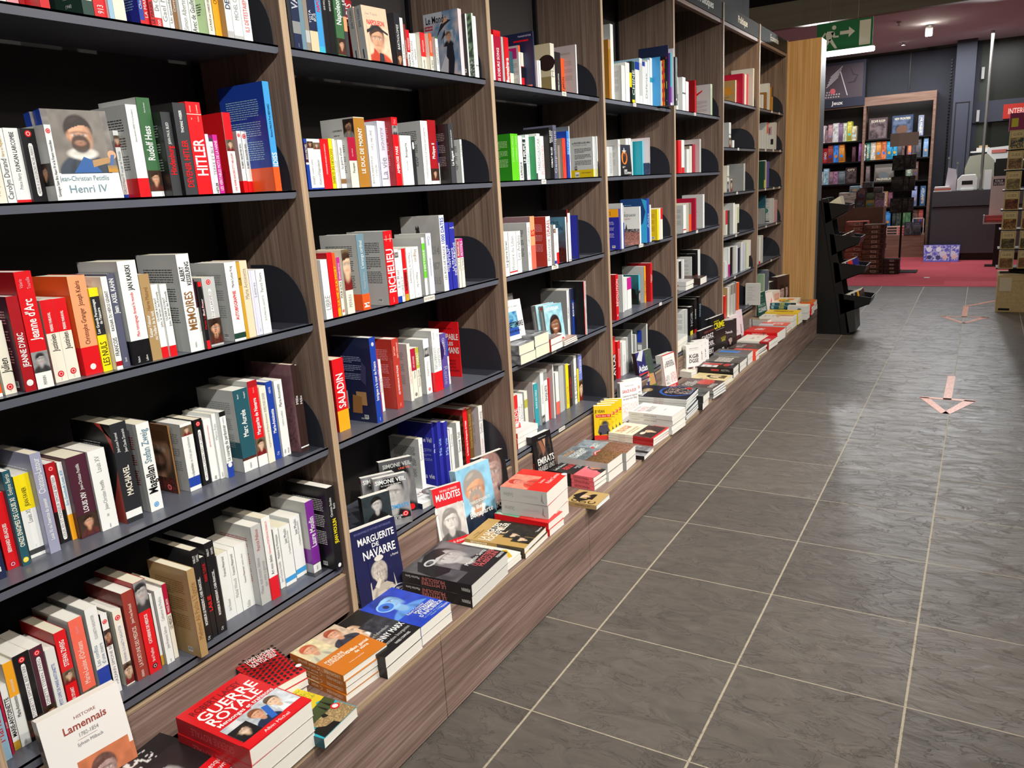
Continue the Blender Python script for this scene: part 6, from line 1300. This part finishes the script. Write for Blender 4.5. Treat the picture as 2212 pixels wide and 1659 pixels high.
GAMES = [
 (2.43, -1.2, [(.13, .36, 'palepink', ''), (.06, .27, 'mauve', ''), (.1, .37, 'mauvepink', ''), (.13, .39, 'offwhite', ''), (.09, .38, '8A6A8E', ''), (.09, .38, 'palegreen', ''), (.1, .40, 'C9C24A', ''), (.1, .3, 'beige', '')], -.285),
 (2.01, -1.2, [(.1, .3, 'brick', ''), (.1, .31, 'dred', 'CINX'), (.12, .37, 'rust', ''), (.12, .37, 'azure', ''), (.12, .37, 'D8842A', ''), (.16, 0, '', ''), (.08, .3, 'plum', ''), (.06, 0, '', ''), (.08, .37, '9A5A9A', ''), (.1, .33, 'offwhite', '')], -.285),
 (1.555, -1.2, [(.12, .28, 'lgray', ''), (.12, .34, 'lblue', ''), (.1, .27, 'mauve', ''), (.1, .27, '9A6A8A', ''), (.16, .27, '5E6A70', ''), (.24, .33, '3A2A26', 'CITY')], -.285),
 (2.43, -.27, [(.05, 0, '', ''), (.38, .42, '5A4A4C', 'ESCAPE ROOM'), (.09, 0, '', ''), (.42, .43, '3A4A66', 'NEW FRONTIERS'), (.1, 0, '', ''), (.11, .4, '8A93A8', 'MUTHINE')], .95),
 (2.01, -.27, [(.11, .36, '2E7A6A', 'DISCOVER'), (.11, .36, 'C9BCA8', 'NEANDRE'), (.11, .37, 'D88A3A', ''), (.11, .37, 'C86A3A', ''), (.11, .36, '2A9AC8', ''), (.11, .36, '2A9AC8', ''), (.09, .3, '4A4A50', ''), (.12, .3, '6A4A44', ''), (.07, .24, 'E07A4A', ''), (.08, .3, '4A4448', ''), (.11, .36, '4E5058', ''), (.04, 0, '', ''), (.1, .37, '7AA0C4', '')], .95),
 (1.555, -.27, [(.03, 0, '', ''), (.09, .34, '6E5E5E', ''), (.09, 0, '', ''), (.40, .36, '6E6A62', 'IMAGINARIUM'), (.2, 0, '', ''), (.05, .3, '5A6A5A', ''), (.13, .37, '7E8A6E', '50'), (.11, .37, '6A4E48', '')], .95),
 (1.03, .08, [(.14, .32, 'B08A5A', 'BORNEO'), (.1, .3, '6A3A4E', ''), (.38, 0, '', ''), (.11, .40, '8A98C0', ''), (.06, 0, '', ''), (.11, .40, '4A6E9A', 'ATLANTIS')], .95),
 (.60, .1, [(.09, .33, 'lblue', ''), (.11, .34, '2E86D8', ''), (.03, 0, '', ''), (.08, .3, '26302E', ''), (.08, .3, '2E3A34', ''), (.12, .36, '4E7A4E', ''), (.1, .36, '4E7A4E', ''), (.03, 0, '', ''), (.12, .36, '5A3A2A', ''), (.1, .36, 'A8483E', '')], .95)]
SHW = {2.43: 'top', 2.01: 'second', 1.555: 'third', 1.03: 'fourth', .60: 'fifth'}
def box_art(mb, x, y, z, w, d, h, cc, txt, seed):
    mb.box((x, y, z), (x + w, y + d, z + h), cc); f2 = Frame(mb, (x, y, z), (1, 0, 0), (0, 0, 1), (0, -1, 0), w, h)
    base = np.array(col(cc)); r2 = random.Random(seed)
    a_ = tuple(np.clip(base * .55, 0, 1)); b_ = tuple(np.clip(base * 1.6 + .06, 0, 1))
    f2.raster(w * .06, h * .05, w * .94, h * .8, paint_noise(max(5, int(22 * w / h)), 22, 'land' if seed % 2 else 'cloud', a_, b_, seed)); f2.up()
    if r2.random() < .6: f2.ell(w * .5, h * .35, w * .28, min(w * .3, h * .2), tuple(np.clip(base[::-1] * 1.3, 0, 1)), 12)
    f2.up()
    if txt and w > h * .6: f2.text(w * .12, h * (.08 if txt == 'IMAGINARIUM' else .78), w * .88, h * (.22 if txt == 'IMAGINARIUM' else .92), 'EDE6CC', txt, 1)
    elif txt: f2.text(w * .25, h * .1, w * .75, h * .9, 'EDEDE4', txt, 1, -1)
    else: f2.rect(w * .2, h * .84, w * .8, h * .93, b_)
sd = 0
for (z, x, L, xmax) in GAMES:
    cnt = 0
    for (w, h, cc, txt) in L:
        sd += 1
        if h:
            cnt += 1; mb = MB(); box_art(mb, 0, 0, 0, w * .93 - .005, .26, h, cc, txt, sd)
            o = mb.build('board_game', M_MATTE); o.location = (x, GY + .05, z + .001)
            tag(o, f'boxed game, {ordw(cnt)} from left on the {SHW[z]} shelf of the {"left" if xmax < 0 else "right"} games bookcase', 'board game', 'boxed games in the back bookcase')
        x += w * .93
# crate of small games at the foot of the right unit
e = empty('game_rack', (.22, 16.28, .0), 'low wooden podium with dark game packs in a white frame, under the right games shelves', 'display')
m = MB(); m.box((0, 0, 0), (.74, .2, .46)); m.build('podium', M_OAK_D, e)
m = MB(); m.box((.02, .02, .462), (.42, .18, .64), 'C8A090'); f2 = Frame(m, (.02, .02, .462), (1, 0, 0), (0, 0, 1), (0, -1, 0), .4, .18)
for q in range(3): f2.rect(.02, .015 + .055 * q, .2, .05 + .055 * q, '3A3434'); f2.rect(.23, .015 + .055 * q, .38, .05 + .055 * q, 'C85A4E')
m.build('game_packs', M_MATTE, e)
for q in range(2):
    m = MB(); box_art(m, .36 + .16 * q, -.01, .462, .15, .1, .26, '2E3038', '', 90 + q); m.build('game_pack', M_MATTE, e)
m = MB()
for (a, b2) in (((.50, .05, .462), (.515, .065, .80)), ((.70, .05, .462), (.715, .065, .80)), ((.50, .05, .785), (.715, .065, .80))): m.box(a, b2)
m.build('white_frame', M_PLASTIC_W, e)
# low wood display with games in front of the left unit
e = empty('display_table', (-.46, 14.1, 0), 'brown wooden display block carrying small game boxes', 'display table')
m = MB(); m.box((0, 0, 0), (.84, .5, 1.15)); m.build('block', new_mat('walnut_block', '6B5040', rough=.5)[0], e)
q = 0
for (x, z, w, h, cc) in ((-.42, 1.152, .3, .16, 'lgray'), (-.10, 1.152, .16, .13, '3A3A3E'), (.07, 1.152, .15, .13, '8A7A3E'), (.225, 1.152, .15, .13, '8A6A8A'), (.07, 1.283, .15, .12, '4A5A4A'), (.225, 1.283, .15, .12, '6A5A5E'), (-.08, 1.283, .14, .22, '5A3A3C'), (-.40, 1.313, .3, .12, 'palegray'), (-.22, 1.434, .18, .11, 'lblue'), (.0, 1.505, .17, .10, '3E4448'), (.19, 1.404, .15, .1, '4E4446')):
    q += 1; mb = MB(); box_art(mb, 0, 0, 0, w, .2, h, cc, '', 40 + q); o = mb.build('card_game', M_MATTE); o.location = (x, 14.15, z)
    tag(o, f'small {cword(cc) if cc in PAL else ["smoky", "olive", "mauve", "green grey", "grey mauve", "wine", "dark grey"][q % 7]} game box number {q} from the lower left on the wooden display block', 'card game', 'small games on the wooden display block')
# stacks of identical game boxes on the carpet
def box_stack(x, y, w, d, n, h, c1, c2, lab, grp):
    for q in range(n):
        mb = MB(); cc = col(c1); mb.box((0, 0, 0), (w, d, h - .004), c1); f2 = Frame(mb, (0, 0, 0), (1, 0, 0), (0, 0, 1), (0, -1, 0), w, h - .004)
        f2.raster(w * .02, h * .06, w * .98, h * .9, paint_noise(16, 7, 'cloud', c1, c2, 60 + q)); f2.up(); f2.rect(w * .4, h * .3, w * .66, h * .7, 'D8CFC0'); f2.up(); f2.rect(w * .43, h * .4, w * .63, h * .6, '6A4A44'); f2.rect(w * .8, h * .15, w * .96, h * .85, '3A2222')
        o = mb.build('game_box', M_MATTE); o.location = (x + rg.uniform(-.008, .008), y + rg.uniform(-.01, .01), .004 + q * h)
        tag(o, f'{lab}, {ordw(q + 1)} box up from the carpet', 'game box', grp)
box_stack(-.20, 13.72, .37, .3, 10, .092, '8E4A40', 'C08A78', 'red brown box of the left tall game pile', 'left tall pile of game boxes')
box_stack(.135, 13.45, .35, .3, 10, .0875, '4E3A30', '8A6450', 'dark brown box of the right tall game pile', 'right tall pile of game boxes')
box_stack(.50, 13.42, .25, .25, 4, .066, '2E2422', '5A4440', 'black box of the low game pile', 'low pile of game boxes')
# black card display on its pole
e = empty('card_stand', (.72, 13.75, 0), 'black pole stand with tiers of dark game packs and a blank white header', 'card stand')
m = MB(); m.cyl((0, 0, .01), .018, 2.2, n=12); m.build('pole', M_BLACKMET, e)
m = MB(); m.box((-.05, -.2, .003), (.3, .2, .015)); m.build('base_plate', M_BLACKMET, e)
m = MB(); m.prism([(-.24, -.15), (-.10, -.19), (.20, -.12), (.20, -.115), (-.10, -.183), (-.24, -.143)], 'z', 2.19, 2.41); m.build('header_card', new_mat('blank_card', 'D6CDC6', rough=.7)[0], e)
for q, z in enumerate((1.80, 1.44, 1.07)):
    m = MB(); m.box((-.20, -.13, z - .01), (.20, .13, z)); m.build('tier', M_BLACKMET, e)
for q, z in enumerate((1.80, 1.44, 1.07)):
    for s_ in range(3):
        mb = MB(); box_art(mb, 0, 0, 0, .19 if s_ == 0 else .085, .1, .24, '26282A', '', 70 + q * 3 + s_); o = mb.build('card_pack', M_MATTE); o.location = (.72 - .19 + (0 if s_ == 0 else .195 + .09 * (s_ - 1)), 13.63, z + .001)
        tag(o, f'dark game pack, {ordw(s_ + 1)} from left in the {["upper", "middle", "lower"][q]} tier of the pole stand', 'card game', 'game packs on the pole stand')
# purple comic boards leaning on the counter
for q in range(3):
    M = Matrix.Translation((1.02 + .15 * q, 15.36 - .04 * (q == 1), .004)) @ Matrix.Rotation(R([8, 0, -6][q]), 4, 'Z') @ Matrix.Rotation(R(-22), 4, 'X')
    mb = MB(); mb.box((0, 0, 0), (.30, .012, .34), '6A62C0'); f2 = Frame(mb, (0, 0, 0), (1, 0, 0), (0, 0, 1), (0, -1, 0), .30, .34); f2.raster(.01, .03, .29, .33, paint_noise(16, 18, 'speck', '5A54B4', 'C8C4DC', 30 + q)); f2.up()
    for (a, b2, r_, cc) in ((.1, .25, .05, 'D8D4E0'), (.18, .16, .06, 'C8C0D4'), (.22, .1, .045, 'D8B0A8'), (.1, .09, .04, '3A3660')): f2.ell(a, b2, r_, r_, cc, 12); f2.up()
    o = mb.build('poster_card', M_MATTE); o.matrix_world = M; tag(o, f'{["left", "middle", "right"][q]} purple picture card leaning against the grey counter', 'card', 'purple picture cards')
# ------------------------------------------------------------------ counter and what stands on it
e = empty('counter', (1.09, 15.6, 0), 'dark grey service counter at the back of the shop', 'counter')
m = MB(); m.box((0, 0, 1.04), (2.4, .75, 1.325)); m.build('upper_front', M_GRAYCTR, e)
m = MB(); m.box((.0, .02, .14), (2.4, .75, 1.025)); m.build('lower_front', M_GRAYCTR, e)
m = MB(); m.box((.04, .08, 0), (2.36, .72, .14)); m.build('toe_kick', M_RAIL, e)
e = empty('label_printer', (1.66, 15.68, 1.327), 'white label printer on the grey counter', 'printer')
m = MB(); m.prism([(-.17, 0), (.17, 0), (.17, .2), (.13, .29), (-.10, .29), (-.17, .21)], 'y', 0, .28); m.build('body', M_PLASTIC_W, e, bevel=.01)
m = MB(); m.box((-.09, -.004, .11), (.09, .002, .18)); m.build('slot', M_RAIL, e)
m = MB(); m.box((-.10, -.03, .0), (.11, .0, .03)); m.build('paper_tongue', M_PLASTIC_W, e)
m = MB()
for q in range(6): m.box((1.10 + .02 * rg.random(), 15.62, 1.327 + .016 * q), (1.36 + .06 * rg.random(), 15.86, 1.340 + .016 * q), ['EDE8E6', 'C9A8A4', 'D8694A', 'B07A74', 'E6E2E0', 'F0EEEC'][q])
for q in range(1): pass
o = m.build('paper_pile', M_MATTE); tag(o, 'untidy pile of pink and white leaflets at the left end of the counter', 'papers')
e = empty('leaflet_holder', (1.38, 15.8, 1.327), 'clear leaflet holder with grey cards on the counter', 'holder')
m = MB(); m.prism([(-.10, 0), (.10, 0), (.08, .40), (-.06, .44)], 'y', 0, .05); m.build('cards', new_mat('gray_card', 'A9A2A8', rough=.5)[0], e)
m = MB(); m.cyl((-.06, .06, .0), .008, .62, n=8); m.cyl((.09, .06, 0), .008, .52, n=8); m.cyl((-.06, .06, .6), .022, .04, n=10); m.cyl((.09, .06, .5), .022, .04, n=10); m.build('pens', M_STEEL, e)
e = empty('glass_partition_pole', (1.885, 15.75, 1.327), 'tall brushed steel pole rising from the counter to the ceiling', 'pole')
m = MB(); m.cyl((0, 0, 0), .026, 2.82, n=16); m.build('tube', M_STEEL, e)
m = MB(); m.cyl((0, 0, 0), .05, .02, n=16); m.build('foot_flange', M_STEEL, e)
e = empty('storage_bin', (1.72, 16.2, 1.33), 'pale grey open storage bin on the black cabinet behind the counter', 'bin')
m = MB(); m.prism([(-.12, 0), (.38, 0), (.36, .52), (.24, .66), (-.06, .63), (-.13, .4)], 'y', 0, .3); m.build('bin_shell', new_mat('bin_gray', '9A9A88', rough=.6)[0], e)
m = MB(); m.prism([(.24, .50), (.58, .46), (.62, .78), (.22, .76)], 'y', .02, .28); m.build('inner_tray', M_PLASTIC_W, e)
m = MB(); m.box((.3, .01, .66), (.55, .018, .72)); m.build('tray_label', new_mat('red_label', 'C06A5E', rough=.5)[0], e)
e = empty('cabinet', (1.66, 16.56, 0), 'black cabinet with a shelf behind the counter', 'cabinet')
m = MB(); m.box((0, 0, 0), (.9, .3, 1.30)); m.box((0, 0, 1.30), (.03, .3, 2.02)); m.build('body', M_BLACKMET, e)
m = MB(); m.box((0, -.02, 2.02), (.42, .3, 2.05)); m.box((.42, -.02, 1.82), (.95, .3, 1.85)); m.build('shelf_board', M_STEEL if False else M_PLASTIC_W, e)
m = MB(); m.box((1.76, 16.58, 2.051), (1.98, 16.7, 2.11), 'D8D2C8'); m.box((1.80, 16.58, 2.11), (1.95, 16.68, 2.15), 'C8A880'); o = m.build('paper_bundle', M_MATTE); tag(o, 'small bundle of papers on the black cabinet', 'papers')
e = empty('monitor', (2.1, 15.95, 1.327), 'black computer screen seen from behind the steel pole', 'monitor')
m = MB(); m.box((0, 0, .12), (.4, .04, .55)); m.build('screen', M_BLACKMET, e)
m = MB(); m.box((.15, .0, 0), (.25, .1, .12)); m.build('stand', M_PLASTIC_W, e)
m = MB(); m.box((0, 0, 0), (.12, .16, .36)); o = m.build('desk_unit', M_PLASTIC_W); o.location = (1.93, 15.75, 1.327); tag(o, 'white upright desk unit right of the steel pole', 'desk unit')
e = empty('info_stand', (2.05, 14.6, 0), 'pale leaflet stand with a black printed square in front of the counter', 'leaflet stand')
m = MB(); m.box((0, 0, .86), (.34, .02, 1.58), 'CFC6C2'); f2 = Frame(m, (0, 0, .86), (1, 0, 0), (0, 0, 1), (0, -1, 0), .34, .72); f2.rect(.03, .56, .20, .67, '222226'); f2.up(); f2.text(.04, .57, .19, .66, 'E4E2DE', 'FORUM/DU LIVRE', 1); m.build('panel', M_MATTE, e)
m = MB(); m.box((-.08, -.12, .76), (.34, .0, .78), 'B9B0AE'); m.box((-.08, -.12, .78), (-.06, .0, .92), 'C9C4C6'); m.box((-.05, -.10, .79), (.33, -.02, .91), 'B05A58'); m.box((-.05, -.105, .83), (.33, -.10, .85), 'E0605A'); m.build('leaflet_tray', M_MATTE, e)
m = MB(); m.box((.12, .0, 0), (.22, .02, .86)); m.box((0, -.1, 0), (.34, .15, .02)); m.build('leg', M_BLACKMET, e)

# ------------------------------------------------------------------ light
w = bpy.data.worlds.new('World'); sc.world = w; w.use_nodes = True
w.node_tree.nodes['Background'].inputs[0].default_value = (.9, .95, 1, 1); w.node_tree.nodes['Background'].inputs[1].default_value = .02
def spot(loc, tgt, power, color, angle=95, blend=.6, rad=.035):
    l = bpy.data.lights.new('spot', 'SPOT'); l.energy = power; l.color = color; l.spot_size = R(angle); l.spot_blend = blend; l.shadow_soft_size = rad
    o = bpy.data.objects.new('spot', l); COL.objects.link(o); o.location = loc
    o.rotation_euler = (Vector(tgt) - Vector(loc)).to_track_quat('-Z', 'Y').to_euler(); return o
def area(loc, tgt, sx, sy, power, color):
    l = bpy.data.lights.new('added_area_light', 'AREA'); l.shape = 'RECTANGLE'; l.size = sx; l.size_y = sy; l.energy = power; l.color = color
    o = bpy.data.objects.new('added_area_light', l); COL.objects.link(o); o.location = loc
    o.rotation_euler = (Vector(tgt) - Vector(loc)).to_track_quat('-Z', 'Y').to_euler(); return o
WARM, NEUT, COOL = (1, .93, .84), (1, .97, .93), (.93, .97, 1)
for q in range(8):
    yy = -3.9 + 1.35 * q
    spot((2.4, yy, 3.70), (.0, yy + 1.0, .95), LSPOT[q], NEUT, 88, .75)
for (p, t, e_, c) in LEXTRA: spot(p, t, e_, c, 110, .8, .06)
for (p, t, a_, b_, e_, c) in LAREA: area(p, t, a_, b_, e_, c)

# ------------------------------------------------------------------ camera
cd = bpy.data.cameras.new('camera'); cam = bpy.data.objects.new('camera', cd); COL.objects.link(cam)
cam.matrix_world = Matrix(((0.860511, -0.071798, 0.504346, 1.953109), (0.505753, 0.239163, -0.828864, -1.986102), (-0.061110, 0.968321, 0.242114, 1.877727), (0, 0, 0, 1)))
cd.lens = 27.3634
cd.sensor_fit = 'HORIZONTAL'; cd.sensor_width = 36; cd.clip_start = .05; cd.clip_end = 100
sc.camera = cam
sc.view_settings.view_transform = 'Standard'; sc.view_settings.look = 'None'; sc.view_settings.gamma = 1; sc.view_settings.exposure = EXPO
